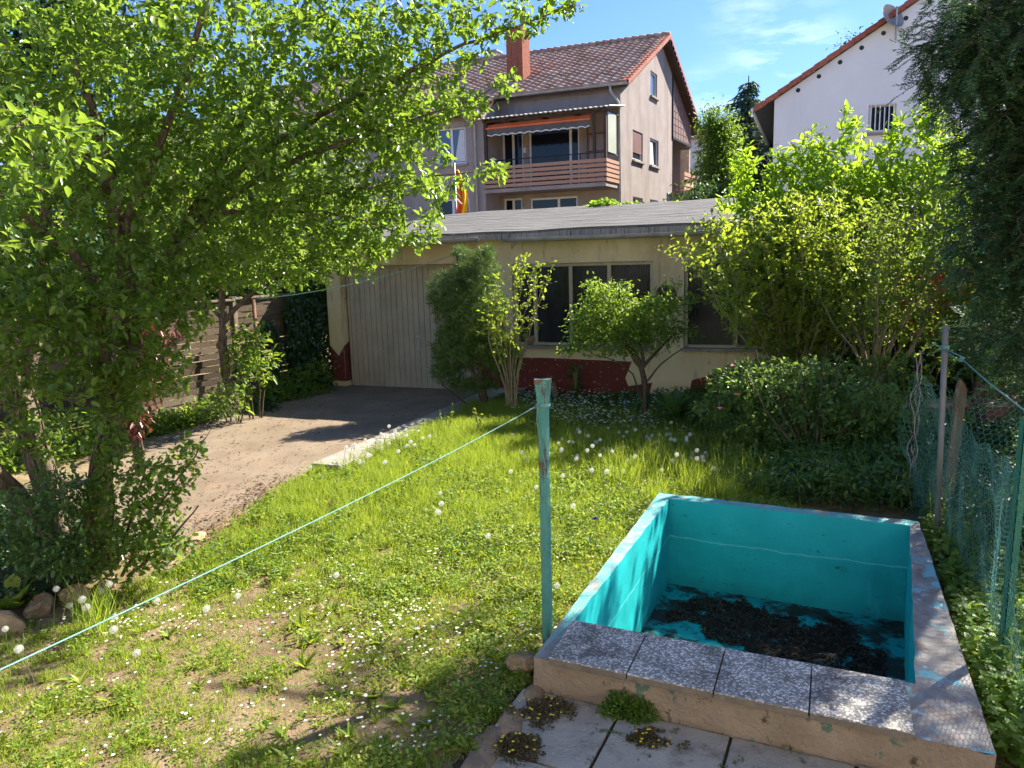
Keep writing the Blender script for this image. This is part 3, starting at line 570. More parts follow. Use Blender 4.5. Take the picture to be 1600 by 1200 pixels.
# roof: felt sheet, fascia
mb = MB(); rs = .0; RO = .24
def roofz(o): return 2.555 + (RO + (-o if o < 0 else -o)) * .128
nU, nV = 60, 24; a0, a1 = -.62, GE + .3
V = []
for j in range(nV + 1):
    for i in range(nU + 1):
        a = a0 + (a1 - a0) * i / nU; oo = RO - (RO + 4.95) * j / nV
        z = 2.535 + (RO - oo) * .128 + .02 * mnoise.noise(Vector((a * 1.3, oo * 1.3, 0))) + (-.03 * max(0, 1 - i / 6) if True else 0)
        V.append(gf(a, z, oo))
mb.add(V, [(j * (nU + 1) + i, j * (nU + 1) + i + 1, (j + 1) * (nU + 1) + i + 1, (j + 1) * (nU + 1) + i) for j in range(nV) for i in range(nU)])
rf = mb.build('roof', M['felt'], gar)
so_ = rf.modifiers.new('thick', 'SOLIDIFY'); so_.thickness = .035; so_.offset = -1
for k in range(13):                                       # overlapping felt lap strips
    oo = RO - .25 - k * .37; mbx = mb
mb = MB()
for k in range(12):
    oo = RO - .22 - k * .4
    V = []; n_ = 40
    for i in range(n_ + 1):
        a = a0 + .04 + (a1 - a0 - .1) * i / n_; 
        for o2, zo in ((oo + .02 * math.sin(i * .9 + k) + .01 * math.sin(i * 2.7), .005), (oo - .03, .001)):
            V.append(gf(a, 2.545 + (RO - o2) * .128 + .02 * mnoise.noise(Vector((a * 1.3, o2 * 1.3, 0))) + zo, o2))
    mb.add(V, [(2 * i, 2 * i + 2, 2 * i + 3, 2 * i + 1) for i in range(n_)])
mb.build('felt_laps', M['felt'], gar)
mb = MB()
for (x0, x1) in ((-.6, .9), (.905, 3.0), (3.005, 5.1), (5.105, GE + .28)):
    mb.box(gf, x0, x1, 2.415, 2.515, RO - .045, RO - .012)
mb.build('fascia_board', M['fascia'], gar)
mb = MB(); mb.box(gf, -.5, GE, 2.44, 2.47, 0.002, RO - .05); mb.build('soffit', M['oldwood'], gar)
def gutter(a0, a1, z0, z1, n=24):
    mb = MB(); V = []; m_ = 10; r = .055
    for i in range(n + 1):
        t = i / n; a = a0 + (a1 - a0) * t; z = z0 + (z1 - z0) * t - .02 * math.sin(math.pi * t)
        for j in range(m_ + 1):
            an = math.pi + math.pi * j / m_; V.append(gf(a, z + r * math.sin(an), RO + .055 + r * math.cos(an)))
        V.append(gf(a, z + .006, RO + .055 + r + .006))
    w = m_ + 2
    mb.add(V, [(i * w + j, (i + 1) * w + j, (i + 1) * w + j + 1, i * w + j + 1) for i in range(n) for j in range(w - 1)])
    for t in np.linspace(.08, .92, 4):
        a = a0 + (a1 - a0) * t; z = z0 + (z1 - z0) * t - .02 * math.sin(math.pi * t)
        mb.tube([gf(a, z + r * 1.03 * math.sin(an), RO + .055 + r * 1.06 * math.cos(an)) for an in np.linspace(math.pi, 2 * math.pi, 8)], .007, 5)
    o = mb.build('gutter', M['zinc'], gar, smooth=True); s_ = o.modifiers.new('thick', 'SOLIDIFY'); s_.thickness = .003; return o
gutter(-.62, 2.55, 2.43, 2.45); gutter(2.95, GE + .3, 2.42, 2.45)
# garage door: corrugated tilting door
mb = MB(); V = []; d0, d1 = -.16, 2.40; nr = 24; prof = []
for k in range(nr):
    a = d0 + .05 + (d1 - d0 - .1) * k / nr; w_ = (d1 - d0 - .1) / nr
    prof += [(a, -.155), (a + w_ * .80, -.155), (a + w_ * .86, -.170), (a + w_ * .94, -.170)]
prof.append((d1 - .05, -.155)); V = [gf(a, z, o) for (a, o) in prof for z in (.06, 2.03)]
mb.add(V, [(2 * i, 2 * i + 2, 2 * i + 3, 2 * i + 1) for i in range(len(prof) - 1)])
for (b0, b1, z0, z1) in ((d0, d0 + .045, .03, 2.07), (d1 - .045, d1, .03, 2.07), (d0 + .045, d1 - .045, 2.03, 2.07), (d0 + .045, d1 - .045, .03, .06)):
    mb.box(gf, b0, b1, z0, z1, -.172, -.145)
gdoor = mb.build('garage_door', M['door'], gar)
mb = MB(); mb.box(gf, 1.145, 1.215, .66, .92, -.150, -.142); mb.tube([gf(1.18, .86, -.14), gf(1.18, .86, -.08), gf(1.18, .72, -.08)], .014, 8); mb.build('handle', M['zinc'], gdoor)
mb = MB(); mb.poly([gf(-.19, -.1, -.2), gf(2.42, -.1, -.2), gf(2.42, 2.08, -.2), gf(-.19, 2.08, -.2)]); mb.box(gf, d0, d1, .0, .028, -.19, -.15); mb.build('threshold', M['black'], gar)
for (w0, w1, mul) in ((2.95, 5.12, [3.3, 3.872, 4.465]), (5.56, 7.7, [6.27, 6.98])):
    mb = MB(); t = .028
    mb.box(gf, w0 + .003, w0 + .05, .80, 2.037, -.11, -.045); mb.box(gf, w1 - .05, w1 - .003, .80, 2.037, -.11, -.045)
    mb.box(gf, w0 + .05, w1 - .05, 1.99, 2.037, -.11, -.045); mb.box(gf, w0 + .05, w1 - .05, .80, .84, -.11, -.045)
    for m_ in mul: mb.box(gf, m_ - t, m_ + t, .84, 1.99, -.105, -.05)
    wf = mb.build('window', M['cream_frame'], gar, bevel=.004)
    mb = MB(); mb.poly([gf(w0, .8, -.09), gf(w1, .8, -.09), gf(w1, 2.03, -.09), gf(w0, 2.03, -.09)]); mb.build('pane', M['glass_rib'], wf)
    mb = MB(); mb.box(gf, w0 - .04, w1 + .04, .755, .795, -.16, .045); mb.build('sill', M['concrete'], wf, bevel=.004)
mb = MB(); mb.box(gf, 5.2, GE, -.1, .11, .004, .06); mb.build('plinth_block', M['concrete'], gar, bevel=.01)
mb = MB(); a_ = np.linspace(0, math.pi, 14); c0 = wp(1041, 462)
mb.poly([gf(c0[0] + .15 * math.cos(t), c0[1] + .16 * math.sin(t), .012) for t in a_] + [gf(c0[0] - .15, c0[1] - .18, .012), gf(c0[0] + .15, c0[1] - .18, .012)])
o = mb.build('wall_plaque', M['darkwood']); s_ = o.modifiers.new('t', 'SOLIDIFY'); s_.thickness = .01; tag(o, 'dark round topped plaque hung between the two garage windows', 'plaque')
# ivy hump on the garage roof
rt = root('roof_creeper', gf(3.6, 3.1, -4.6), 'bright green creeper spilling over the back edge of the garage roof', 'plant')
def flatc(c, r, n): return ell(c, r, n)
P = np.concatenate([ell(gf(3.15, 3.16, -4.8), (.33, .28, .13), 900), ell(gf(3.75, 3.12, -4.8), (.3, .2, .07), 500), ell(gf(2.8, 3.1, -4.8), (.16, .2, .06), 200), ell(gf(4.65, 3.11, -4.8), (.16, .12, .03), 120)])
n = len(P); leaves('crown', M['laurel'], ROUND, P, nrm(rdir(n) + [0, 0, -.2]), nrm(rdir(n) * .7 + [-.1, -.5, .8]), .075, .06, rt)

# ================================================================== FENCE on the left
FA = np.array([-3.30, 12.95]); FB = np.array([-5.75, 7.9]); fd = nrm(FB - FA); fn = np.array([-fd[1], fd[0]])
if fn[0] < 0: fn = -fn
ff = frame(FA, fd, fn); FLEN = 9.6
fen = root('plank_fence', (*ff(4, 0)[:2], 0), 'weathered woven plank fence along the left side of the driveway', 'fence')
mbp = MB(); a = .0
pa = []
while a < FLEN:
    pa.append(a); a += 1.83
for k, a in enumerate(pa):
    mb = MB(); mb.box(ff, a - .04, a + .04, -.1, 1.68, -.075, .005); mb.build('post', M['oldwood'], fen, bevel=.006)
    if a + 1.8 > FLEN + .3: continue
    mb = MB(); nrow = 17; hgt = 1.62 + rng.normal() * .015; sag = rng.normal() * .015
    for r_ in range(nrow):
        zb = .06 + (hgt - .06) * r_ / nrow; h_ = (hgt - .06) / nrow * .93; n_ = 18; V = []
        tl = rng.normal() * .006; th = .008
        for i in range(n_ + 1):
            t = i / n_; aa = a + .045 + 1.74 * t; oo = .009 * math.sin(t * math.pi * 4 + (math.pi if r_ % 2 else 0)) - .03; z = zb + sag * math.sin(t * 3) + tl * t + rng.normal() * .0015
            V += [ff(aa, z, oo), ff(aa, z + h_, oo + .006), ff(aa, z + h_, oo + .006 - th), ff(aa, z, oo - th)]
        F = []
        for i in range(n_):
            for j in range(4): F.append((i * 4 + j, (i + 1) * 4 + j, (i + 1) * 4 + (j + 1) % 4, i * 4 + (j + 1) % 4))
        mb.add(V, F)
    mb.build('panel', M['plank'], fen)
    mb = MB(); mb.box(ff, a, a + 1.83, hgt + .005, hgt + .035, -.07, .02); mb.build('top_rail', M['oldwood'], fen, bevel=.003)
# rusty metal post by the small tree
b = GZ(408, 640, 0); t_ = PY(396, 468, b[1]); mb = MB(); mb.tube([(b[0], b[1], -.1), tuple(t_)], .028, 8); o = mb.build('rusty_post', M['rust'], None, smooth=True); tag(o, 'rusty round steel post leaning by the fence', 'post')
RPT = t_

# ================================================================== BED BESIDE THE GARAGE (dark soil)
BED = [gf(2.48, 0, .02)[:2], gf(GE + .4, 0, .02)[:2], GZ(1500, 700)[:2], GZ(1440, 800)[:2], GZ(1300, 762)[:2], GZ(1100, 730)[:2], GZ(960, 672)[:2], GZ(800, 655)[:2], GZ(700, 650)[:2]]
o = strip_poly('bed_soil', rough_edge([np.array(p) for p in BED], .1), .026, M['darksoil']); tag(o, kind='structure')
BED = np.array(BED)
for i, (s_, o_, rr, lb) in enumerate([(3.05, .1, (.12, .07, .1), 'round pale stone left of the others at the garage wall'), (3.62, .12, (.1, .07, .17), 'tall brown stone leaning on the red garage base'), (4.55, .2, (.14, .09, .09), 'rough stone in the bed near the round shrub'), (4.2, .16, (.08, .07, .06), 'small stone half buried in white flowers'), (5.0, .15, (.1, .08, .08), 'stone under the plinth corner below the second window')]):
    rock('bed_stone', (*gf(s_, 0, o_)[:2], rr[2] * .5), rr, 50 + i, lb, 'stone', 'stones along the garage wall', yaw=i)
rock('window_stone', gf(3.22, .87, -.04), (.10, .05, .085), 61, 'pale rounded stone standing on the garage window sill', yaw=.2)

# ================================================================== GREY HOUSE
HA = np.array([4.417, 30.0]); hg = np.array([math.sin(math.radians(27)), math.cos(math.radians(27))]); hf = np.array([-.927, .375])
hrt = root('apartment_house', (*HA, 0), 'grey brown rendered apartment house with tiled gable roof and slatted balcony', 'house')
def HP(u, z, v=0.0): return (HA[0] + hf[0] * u + hg[0] * v, HA[1] + hf[1] * u + hg[1] * v, z)
def hs(px, py, v=0.0): return on_plane(px, py, HA + hg * v, hf)          # -> u, z on the front-parallel plane at depth v
def gs(px, py): return on_plane(px, py, HA, hg)                           # -> v, z on the gable plane
fF = lambda v0: (lambda a, z, o=0.0: HP(a, z, v0 - o))                    # front planes, o towards camera
fG = lambda a, z, o=0.0: (HA[0] + hg[0] * a - hf[0] * o, HA[1] + hg[1] * a - hf[1] * o, z)
def zroof(v): return 11.52 - .51 * abs(v - 5.5)
W3 = lambda x, y: (900 + x / 4, 40 + y / 4)
W2 = lambda x, y: (650 + x / 4, 40 + y / 4)
def rect_g(a, b): (v0, z1), (v1, z0) = gs(*a), gs(*b); return (v0, v1, z0, z1)
gw = [(3.95, 4.95, 8.86, 9.86), (1.5, 2.85, 5.98, 7.13), (3.9, 5.2, 6.0, 7.12), (1.5, 2.85, 3.3, 4.52), (3.9, 5.2, 3.3, 4.55)]
mb = MB(); GW = 11.0
# gable wall: rectangle to eave height then slanted cells
wall(mb, fG, 0, 7.5, 0, 8.60, [h for h in gw if h[3] < 8.6], .14)
# upper triangle with attic window: columns
cols = [0, 3.95, 4.95, 5.5, 7.5]
for c0, c1 in zip(cols[:-1], cols[1:]):
    if (c0, c1) == (3.95, 4.95):
        mb.poly([fG(c0, 8.6), fG(c1, 8.6), fG(c1, 8.86), fG(c0, 8.86)]); mb.poly([fG(c0, 9.86), fG(c1, 9.86), fG(c1, zroof(c1) - .1), fG(c0, zroof(c0) - .1)])
        for (p, q) in (((c0, 8.86), (c1, 8.86)), ((c1, 8.86), (c1, 9.86)), ((c1, 9.86), (c0, 9.86)), ((c0, 9.86), (c0, 8.86))): mb.poly([fG(*p), fG(*q), fG(*q, -.14), fG(*p, -.14)])
    else:
        mb.poly([fG(c0, 8.6), fG(c1, 8.6), fG(c1, zroof(c1) - .1)] + ([fG(c0, zroof(c0) - .1)]))
# loggia at the far side
mb.poly([fG(7.5, 0), fG(11, 0), fG(11, 5.05), fG(7.5, 5.05)]); mb.poly([fG(10.75, 5.05), fG(11, 5.05), fG(11, 7.6), fG(10.75, 7.6)])
mb.poly([fG(7.5, 5.05), fG(7.5, 7.6), fG(7.5, 7.6, -2), fG(7.5, 5.05, -2)]); mb.poly([fG(7.5, 5.05, -2), fG(7.5, 7.6, -2), fG(11, 7.6, -2), fG(11, 5.05, -2)]); mb.poly([fG(7.5, 5.05), fG(11, 5.05), fG(11, 5.05, -2), fG(7.5, 5.05, -2)])
mb.poly([HP(0, 0, 11), HP(22, 0, 11), HP(22, 8.6, 11), HP(0, 8.6, 11)]); mb.poly([fG(11, 0), fG(11, zroof(11) - .1), fG(11, zroof(11) - .1, -.5), fG(11, 0, -.5)])
mb.build('gable_wall', M['plaster_grey'], hrt)
# cladding above the loggia
mb = MB(); mb.poly([fG(7.5, 7.6, .02), fG(11.0, 7.6, .02), fG(11, zroof(11) - .1, .02), fG(7.5, zroof(7.5) - .1, .02)])
nrw = 6
for k in range(1, 9):
    z = 7.6 + k * .30; vmax = min(11, 5.5 + (11.42 - z) / .51)
    if vmax > 7.6: mb.box(fG, 7.5, vmax, z - .012, z + .012, .02, .035)
for v in np.arange(8.0, 11, .5): mb.box(fG, v - .01, v + .01, 7.62, max(7.64, zroof(v) - .12), .02, .034)
cl = mb.build('slate_cladding', M['slate'], hrt)
mb = MB(); mb.box(fG, 7.42, 7.5, 7.5, zroof(7.5) - .12, 0.002, .06); mb.box(fG, 7.42, 11.02, 7.5, 7.6, .002, .06); mb.build('cladding_trim', M['black'], hrt)
# loggia balcony on the gable side
mb = MB()
for k in range(4):
    z = 5.12 + k * .23; mb.box(fG, 7.5, 10.3, z, z + .17, .55, .58); 
    mb.box(lambda a, zz_, o=0: fG(10.3 + o, zz_, a), .0, .58, z, z + .17, .0, .03)
mb.box(fG, 7.4, 10.4, 4.98, 5.08, 0, .6); mb.build('side_balcony', M['slat'], hrt)
P = ell(fG(10.0, 6.12, .5), (.28, .28, .10), 700); n = len(P); leaves('balcony_plant', M['ivy'], LEAF, P, rdir(n), rdir(n, .5), .1, .05, hrt)
# windows on the gable
def window(fr, h, parent, kind='plain', depth=.12, mat='white', gl='glass', mull=None):
    a0, a1, z0, z1 = h; mb = MB(); w = .07
    mb.box(fr, a0, a0 + w, z0, z1, -depth, -depth + .06); mb.box(fr, a1 - w, a1, z0, z1, -depth, -depth + .06); mb.box(fr, a0 + w, a1 - w, z1 - w, z1, -depth, -depth + .06); mb.box(fr, a0 + w, a1 - w, z0, z0 + w, -depth, -depth + .06)
    for m_ in (mull or []): mb.box(fr, a0 + (a1 - a0) * m_ - .05, a0 + (a1 - a0) * m_ + .05, z0 + w, z1 - w, -depth, -depth + .055)
    o = mb.build('window', M[mat], parent)
    mb = MB(); mb.poly([fr(a0, z0, -depth + .02), fr(a1, z0, -depth + .02), fr(a1, z1, -depth + .02), fr(a0, z1, -depth + .02)]); mb.build('pane', M[gl], o)
    mb = MB(); mb.box(fr, a0 - .07, a1 + .07, z0 - .09, z0 - .01, -.1, .1); mb.build('sill', M['plaster_grey'], o)
    return o
window(fG, gw[0], hrt, gl='glass_blue')
w_ = window(fG, gw[1], hrt); mb = MB()
for k in range(16): mb.box(fG, gw[1][0] + .02, gw[1][1] - .02, 6.28 + k * .053, 6.28 + k * .053 + .045, -.05, -.035)
mb.build('roller_shutter', M['shutter'], w_)
w_ = window(fG, gw[2], hrt, mull=[.12]); mb = MB(); mb.poly([fG(4.2, 6.1, -.085), fG(4.75, 6.1, -.085), fG(4.55, 7.0, -.085), fG(4.2, 7.0, -.085)]); mb.build('curtain', M['curtain'], w_)
window(fG, gw[3], hrt, gl='glass_blue', mull=[.5]); window(fG, gw[4], hrt, gl='glass_blue', mull=[.5])
# front wall, recessed part (u 0..USTEP) and the wing
US = 4.75; WV = -1.5
mb = MB(); fr0 = fF(0.0)
h0 = [(1.65, 3.75, 4.75, 7.2), (4.0, 4.9, 4.75, 7.2), (1.75, 3.75, 3.0, 4.55), (4.1, 4.9, 3.0, 4.6)]
US2 = 5.35
wall(mb, fr0, 0, US2, 0, 8.56, h0, .15)
frw = fF(WV); ulo, zlo = hs(681, 202, WV); uhi, zhi = hs(729, 255, WV)
hw = [(uhi + .0, ulo + .0, zhi, zlo)]
h1 = (hs(733, 312, WV)[0], hs(681, 312, WV)[0], 3.2, 4.6)
wall(mb, frw, 4.93, 21, 0, 8.02, [hw[0], h1], .15)
mb.poly([HP(4.93, 0, WV), HP(4.93, 0, .0), HP(4.93, 8.62, 0), HP(4.93, 8.0, WV)])
mb.poly([HP(21, 0, WV), HP(21, 0, 11), HP(21, 8.62, 11), HP(21, 11.4, 5.5), HP(21, 8.0, WV)])
mb.build('front_wall', M['plaster_grey'], hrt)
window(fr0, h0[0], hrt, mull=[.18]); wd = window(fr0, h0[1], hrt, mull=[.5]); window(fr0, h0[2], hrt, mull=[.4]); window(fr0, h0[3], hrt, mull=[.5])
w_ = window(frw, hw[0], hrt, gl='glass_blue', mull=[.5]); a0, a1, z0, z1 = hw[0]
mb = MB(); mb.poly([frw(a0 + .1, z0 + .1, -.09), frw(a0 + .55, z0 + .1, -.09), frw(a0 + .3, z1 - .1, -.09), frw(a0 + .1, z1 - .1, -.09)]); mb.build('curtain', M['curtain'], w_)
mb = MB(); mb.box(frw, a0, a1, z1 - .02, z1 + .22, .0, .03); mb.build('shutter_box', M['plaster_grey'], w_)
window(frw, h1, hrt, gl='glass', mull=[.5])
# balcony
BV = -1.55; frb = fF(BV); bu1, bz1 = hs(767, 260, BV); bu0 = .05
mb = MB(); mb.box(lambda a, z, o: HP(a, z, o), bu0, 4.92, 4.72, 4.86, BV, -.02); mb.build('balcony_slab', M['plaster_grey'], hrt)
zt = 5.74; nb_ = 5; mb = MB()
for k in range(nb_):
    z0 = 4.90 + k * .172; mb.box(lambda a, z, o: HP(a, z, o), bu0 - .02, 4.90, z0, z0 + .120, BV - .05, BV - .02)
    mb.box(lambda a, z, o: HP(a, z, o), bu0 - .05, bu0 - .02, z0, z0 + .120, BV - .05, -.05)
bp = mb.build('balcony_boards', M['slat'], hrt)
mb = MB()
for u in np.linspace(bu0, 4.85, 6): mb.tube([HP(u, 4.86, BV), HP(u, 5.93, BV)], .018, 5)
mb.tube([HP(bu0, 5.93, BV), HP(4.88, 5.93, BV)], .022, 6); mb.tube([HP(bu0, 5.93, BV), HP(bu0, 5.93, -.1)], .022, 6)
for u in np.arange(.2, 2.3, .28): mb.tube([HP(u, 5.74, BV), HP(u, 5.92, BV)], .01, 5)
mb.build('railing', M['black'], bp)
mb = MB(); V = []; nn_ = 90; 
for i in range(nn_ + 1):
    u = -.18 + 5.25 * i / nn_; wv = .02 * math.cos(i * 1.9)
    V += [HP(u, 7.50 + wv, BV - .25), HP(u, 7.78 + wv, -.0)]
mb.add(V, [(2 * i, 2 * i + 2, 2 * i + 3, 2 * i + 1) for i in range(nn_)]); o = mb.build('balcony_roof', M['zinc'], hrt); s_ = o.modifiers.new('t', 'SOLIDIFY'); s_.thickness = .03
mb = MB(); 
for u in (.05, 1.3, 2.6, 3.9, 4.85): mb.box(lambda a, z, o: HP(a, z, o), u - .04, u + .04, 7.38, 7.46, BV - .1, -.05)
mb.box(lambda a, z, o: HP(a, z, o), .0, 4.9, 7.36, 7.44, BV - .03, BV + .05)
mb.box(lambda a, z, o: HP(a, z, o), .02, .12, 4.86, 7.36, BV - .02, BV + .08); mb.box(lambda a, z, o: HP(a, z, o), 4.78, 4.88, 5.9, 7.36, BV - .02, BV + .08); mb.box(lambda a, z, o: HP(a, z, o), .45, .53, 5.9, 7.36, BV - .02, BV + .04)
mb.build('balcony_posts', M['darkwood'], hrt)
mb = MB(); mb.box(lambda a, z, o: HP(a, z, o), -.0, .03, 5.95, 7.36, BV + .15, -.5); mb.build('side_screen', M['acryl'], hrt)
mb = MB(); 
mb.poly([HP(.62, 7.30, BV + .1), HP(4.72, 7.30, BV + .1), HP(4.72, 7.16, BV - .05), HP(.62, 7.16, BV - .05)]); mb.box(lambda a, z, o: HP(a, z, o), .6, 4.75, 7.10, 7.16, BV - .1, BV - .03)
aw = mb.build('awning', M['awn'], hrt)
mb = MB(); V = []; n_ = 96
for i in range(n_ + 1):
    u = .62 + 4.1 * i / n_; V += [HP(u, 7.11, BV - .06), HP(u, 6.86 + .05 * abs(math.cos(i * math.pi / 8)), BV - .06)]
mb.add(V, [(2 * i, 2 * i + 2, 2 * i + 3, 2 * i + 1) for i in range(n_)]); mb.build('valance', M['val'], aw)
mb = MB(); 
for i in range(n_): 
    u = .62 + 4.1 * i / n_; u2 = u + 4.1 / n_; z = lambda k: 6.86 + .05 * abs(math.cos(k * math.pi / 8)); mb.poly([HP(u, z(i), BV - .065), HP(u2, z(i + 1), BV - .065), HP(u2, z(i + 1) - .035, BV - .065), HP(u, z(i) - .035, BV - .065)])
mb.build('valance_trim', M['white'], aw)
mb = MB()                                                # wall trellis on the balcony
for u in (.55, 1.0, 1.3): mb.box(fr0, u - .02, u + .02, 5.0, 7.1, .02, .05)
for z in (5.6, 6.2, 6.85): mb.box(fr0, .5, 1.35, z - .02, z + .02, .02, .05)
mb.build('trellis', M['rust'], hrt)
mb = MB(); mb.box(fr0, 3.86, 3.96, 6.35, 6.55, .01, .06); mb.build('wall_lamp', M['white'], hrt)
# tiled roof
def tiles(name, fr3, nu, nv, tw, tl, mat, parent, seed=1, skip=None):
    """fr3(a, b, h): a along the eave, b up the slope, h off the slope"""
    V = []; Q = []; b_ = 0; rs = np.random.default_rng(seed); m_ = 6
    for j in range(nv):
        for i in range(nu):
            if skip and skip((i + .5) * tw, (j + .5) * tl): continue
            dz = rs.normal() * .004
            for t in range(m_ + 1):
                a = (i + t / m_) * tw; hh = .05 * (math.cos(2 * math.pi * t / m_) * .5 + .5) ** 1.5
                V += [fr3(a, j * tl - .03, hh + .045 + dz), fr3(a, (j + 1) * tl, hh + .008 + dz)]
            V += [fr3((i + t_ / m_) * tw, j * tl - .03, .0 + dz) for t_ in range(m_ + 1)]
            for t in range(m_):
                Q.append((b_ + 2 * t, b_ + 2 * t + 2, b_ + 2 * t + 3, b_ + 2 * t + 1)); Q.append((b_ + 14 + t, b_ + 15 + t, b_ + 2 * t + 2, b_ + 2 * t))
            b_ += 21
    return quads(name, V, Q, mat, parent)
cs, sn_ = math.cos(math.atan(.51)), math.sin(math.atan(.51))
v_e = -1.85; 
def RF(a, b, h): v = v_e + b * cs; return HP(-.38 + a, 11.55 - .51 * (5.5 - v) + h * cs, v - h * sn_)
NU = 64; NVt = int((5.5 - v_e) / cs / .34)
roof = tiles('roof', RF, NU, NVt + 1, .34, (5.5 - v_e) / cs / (NVt + 1), M['tile'], hrt, 3, skip=lambda a, b: (v_e + b * cs < -.32) and a - .38 < 4.86)
mb = MB()
def slab(u0, u1, v0, v1, t0=.02, t1=.2):
    za, zb = 11.55 - .51 * abs(5.5 - v0), 11.55 - .51 * abs(5.5 - v1)
    P = [HP(u0, za - t0, v0), HP(u1, za - t0, v0), HP(u1, zb - t0, v1), HP(u0, zb - t0, v1), HP(u0, za - t1, v0), HP(u1, za - t1, v0), HP(u1, zb - t1, v1), HP(u0, zb - t1, v1)]
    mb.add(P, [(0, 1, 2, 3), (7, 6, 5, 4), (0, 4, 5, 1), (1, 5, 6, 2), (2, 6, 7, 3), (3, 7, 4, 0)])
slab(-.36, 4.86, -.36, 5.5); slab(4.86, 21.2, -1.86, 5.5); slab(-.36, 21.2, 5.5, 11.7)
mb.build('roof_boarding', M['darkwood'], roof)
mb = MB()
for i in range(66):                                       # ridge tiles
    u = -.4 + i * .33; mb.tube([HP(u, 11.60, 5.5), HP(u + .36, 11.64, 5.5)], .10, 8)
mb.build('ridge_tiles', M['tile'], roof, smooth=True)
mb = MB()
for sgn, vv0, vv1 in ((1, -.38, 5.5), (-1, 11.7, 5.5)):
    n_ = 20
    for i in range(n_):
        va, vb = vv0 + (vv1 - vv0) * i / n_, vv0 + (vv1 - vv0) * (i + 1) / n_; z_ = lambda v: 11.55 - .51 * abs(5.5 - v)
        lo, hi = .05, -.02
        P = [HP(-.44, z_(va) + .07, va), HP(-.44, z_(vb) + .05, vb), HP(-.44, z_(vb) - .12, vb), HP(-.44, z_(va) - .10, va), HP(-.2, z_(va) + .08, va), HP(-.2, z_(vb) + .06, vb)]
        mb.add(P, [(0, 1, 2, 3), (0, 4, 5, 1)])
mb.build('verge_tiles', M['redtile'], roof)
mb = MB()
def gut(u0, u1, v, z):
    for (r_, c0, c1) in ((.075, math.pi, 2 * math.pi),):
        V = []; n_ = 8
        for u in (u0, u1):
            for j in range(n_ + 1): an = c0 + (c1 - c0) * j / n_; V.append(HP(u, z + r_ * math.sin(an), v + r_ * math.cos(an)))
        mb.add(V, [(j, j + 1, n_ + 2 + j, n_ + 1 + j) for j in range(n_)])
gut(-.4, 4.86, -.44, 8.52); gut(4.86, 21, -1.94, 7.76)
mb.box(lambda a, z, o: HP(a, z, o), -.4, 4.86, 8.46, 8.54, -.38, -.35); mb.box(lambda a, z, o: HP(a, z, o), 4.86, 21, 7.7, 7.78, -1.88, -1.85)
mb.build('roof_gutter', M['zinc'], roof)
mb = MB(); mb.tube([HP(.25, 8.5, -.44), HP(.25, 8.3, -.42), HP(.05, 7.9, -.1), HP(.02, 7.7, -.09), HP(-.0, 0, -.09)], .05, 8); mb.build('downpipe', M['zinc'], hrt, smooth=True)
mb = MB(); mb.tube([HP(5.5, 7.75, -1.9), HP(5.5, 7.55, -1.85), HP(5.25, 7.3, -1.62), HP(5.25, 0, -1.62)], .05, 8); mb.build('downpipe', M['zinc'], hrt, smooth=True)
# chimneys
def bricks(name, u, v, w, z0, z1, mat, parent):
    mb = MB(); nrow = int((z1 - z0) / .085)
    for k in range(nrow):
        zz0 = z0 + k * .085
        mb.box(lambda a, z, o: HP(u + a, z, v + o), -w / 2 + .006, w / 2 - .006, zz0, zz0 + .012, -w / 2 + .006, w / 2 - .006)
        for s_ in range(3):
            off = (.5 if k % 2 else 0) * w / 3
            a0 = -w / 2 + s_ * w / 3 + off - (w / 6 if k % 2 else 0); a1 = a0 + w / 3 - .012
            mb.box(lambda a, z, o: HP(u + a, z, v + o), max(a0, -w / 2), min(a1, w / 2), zz0 + .012, zz0 + .085, -w / 2, w / 2)
    return mb.build(name, mat, parent)
cu, cz = hs(810, 110, 1.6)
bricks('chimney', cu, 1.6, .72, 9.2, hs(810, 52, 1.6)[1] + .25, M['brick'], roof)
for px in (736, 770):
    cu2, cz2 = hs(px, 96, 5.9); mb = MB(); mb.box(lambda a, z, o: HP(cu2 + a, z, 5.9 + o), -.3, .3, 10.8, 11.95, -.25, .25); mb.box(lambda a, z, o: HP(cu2 + a, z, 5.9 + o), -.38, .38, 11.95, 12.02, -.33, .33); mb.build('chimney', M['zinc'], roof)
# ================================================================== FLAG
fp = PY(711, 262, 25.0); fl = root('flag', (fp[0], fp[1], 0), 'limp red and gold flag hanging from a thin pole behind the garage roof', 'flag')
mb = MB(); mb.tube([(fp[0], fp[1], 0), (fp[0] - .02, fp[1], fp[2] + .15)], .03, 8); mb.build('pole', M['zinc'], fl, smooth=True)
for nm, mat, s0, s1 in (('red_stripe', 'flagred', 0, .42), ('gold_stripe', 'flaggold', .42, 1), ):
    mb = MB(); V = []; nu_, nv_ = 10, 22
    for j in range(nv_ + 1):
        t = j / nv_; wd_ = .12 + .42 * math.sin(min(1, t * 1.4) * math.pi / 2) * (1 - .25 * t)
        for i in range(nu_ + 1):
            s_ = s0 + (s1 - s0) * i / nu_; V.append((fp[0] + .02 + s_ * wd_ * .75 + .05 * math.sin(t * 5), fp[1] - .1 + .09 * math.sin(s_ * 14 + t * 3), fp[2] - .08 - t * 1.75 + .25 * s_ * t * (1 if s_ < .5 else -.4)))
    mb.add(V, [(j * (nu_ + 1) + i, j * (nu_ + 1) + i + 1, (j + 1) * (nu_ + 1) + i + 1, (j + 1) * (nu_ + 1) + i) for j in range(nv_) for i in range(nu_)])
    mb.build(nm, M[mat], fl, smooth=True)

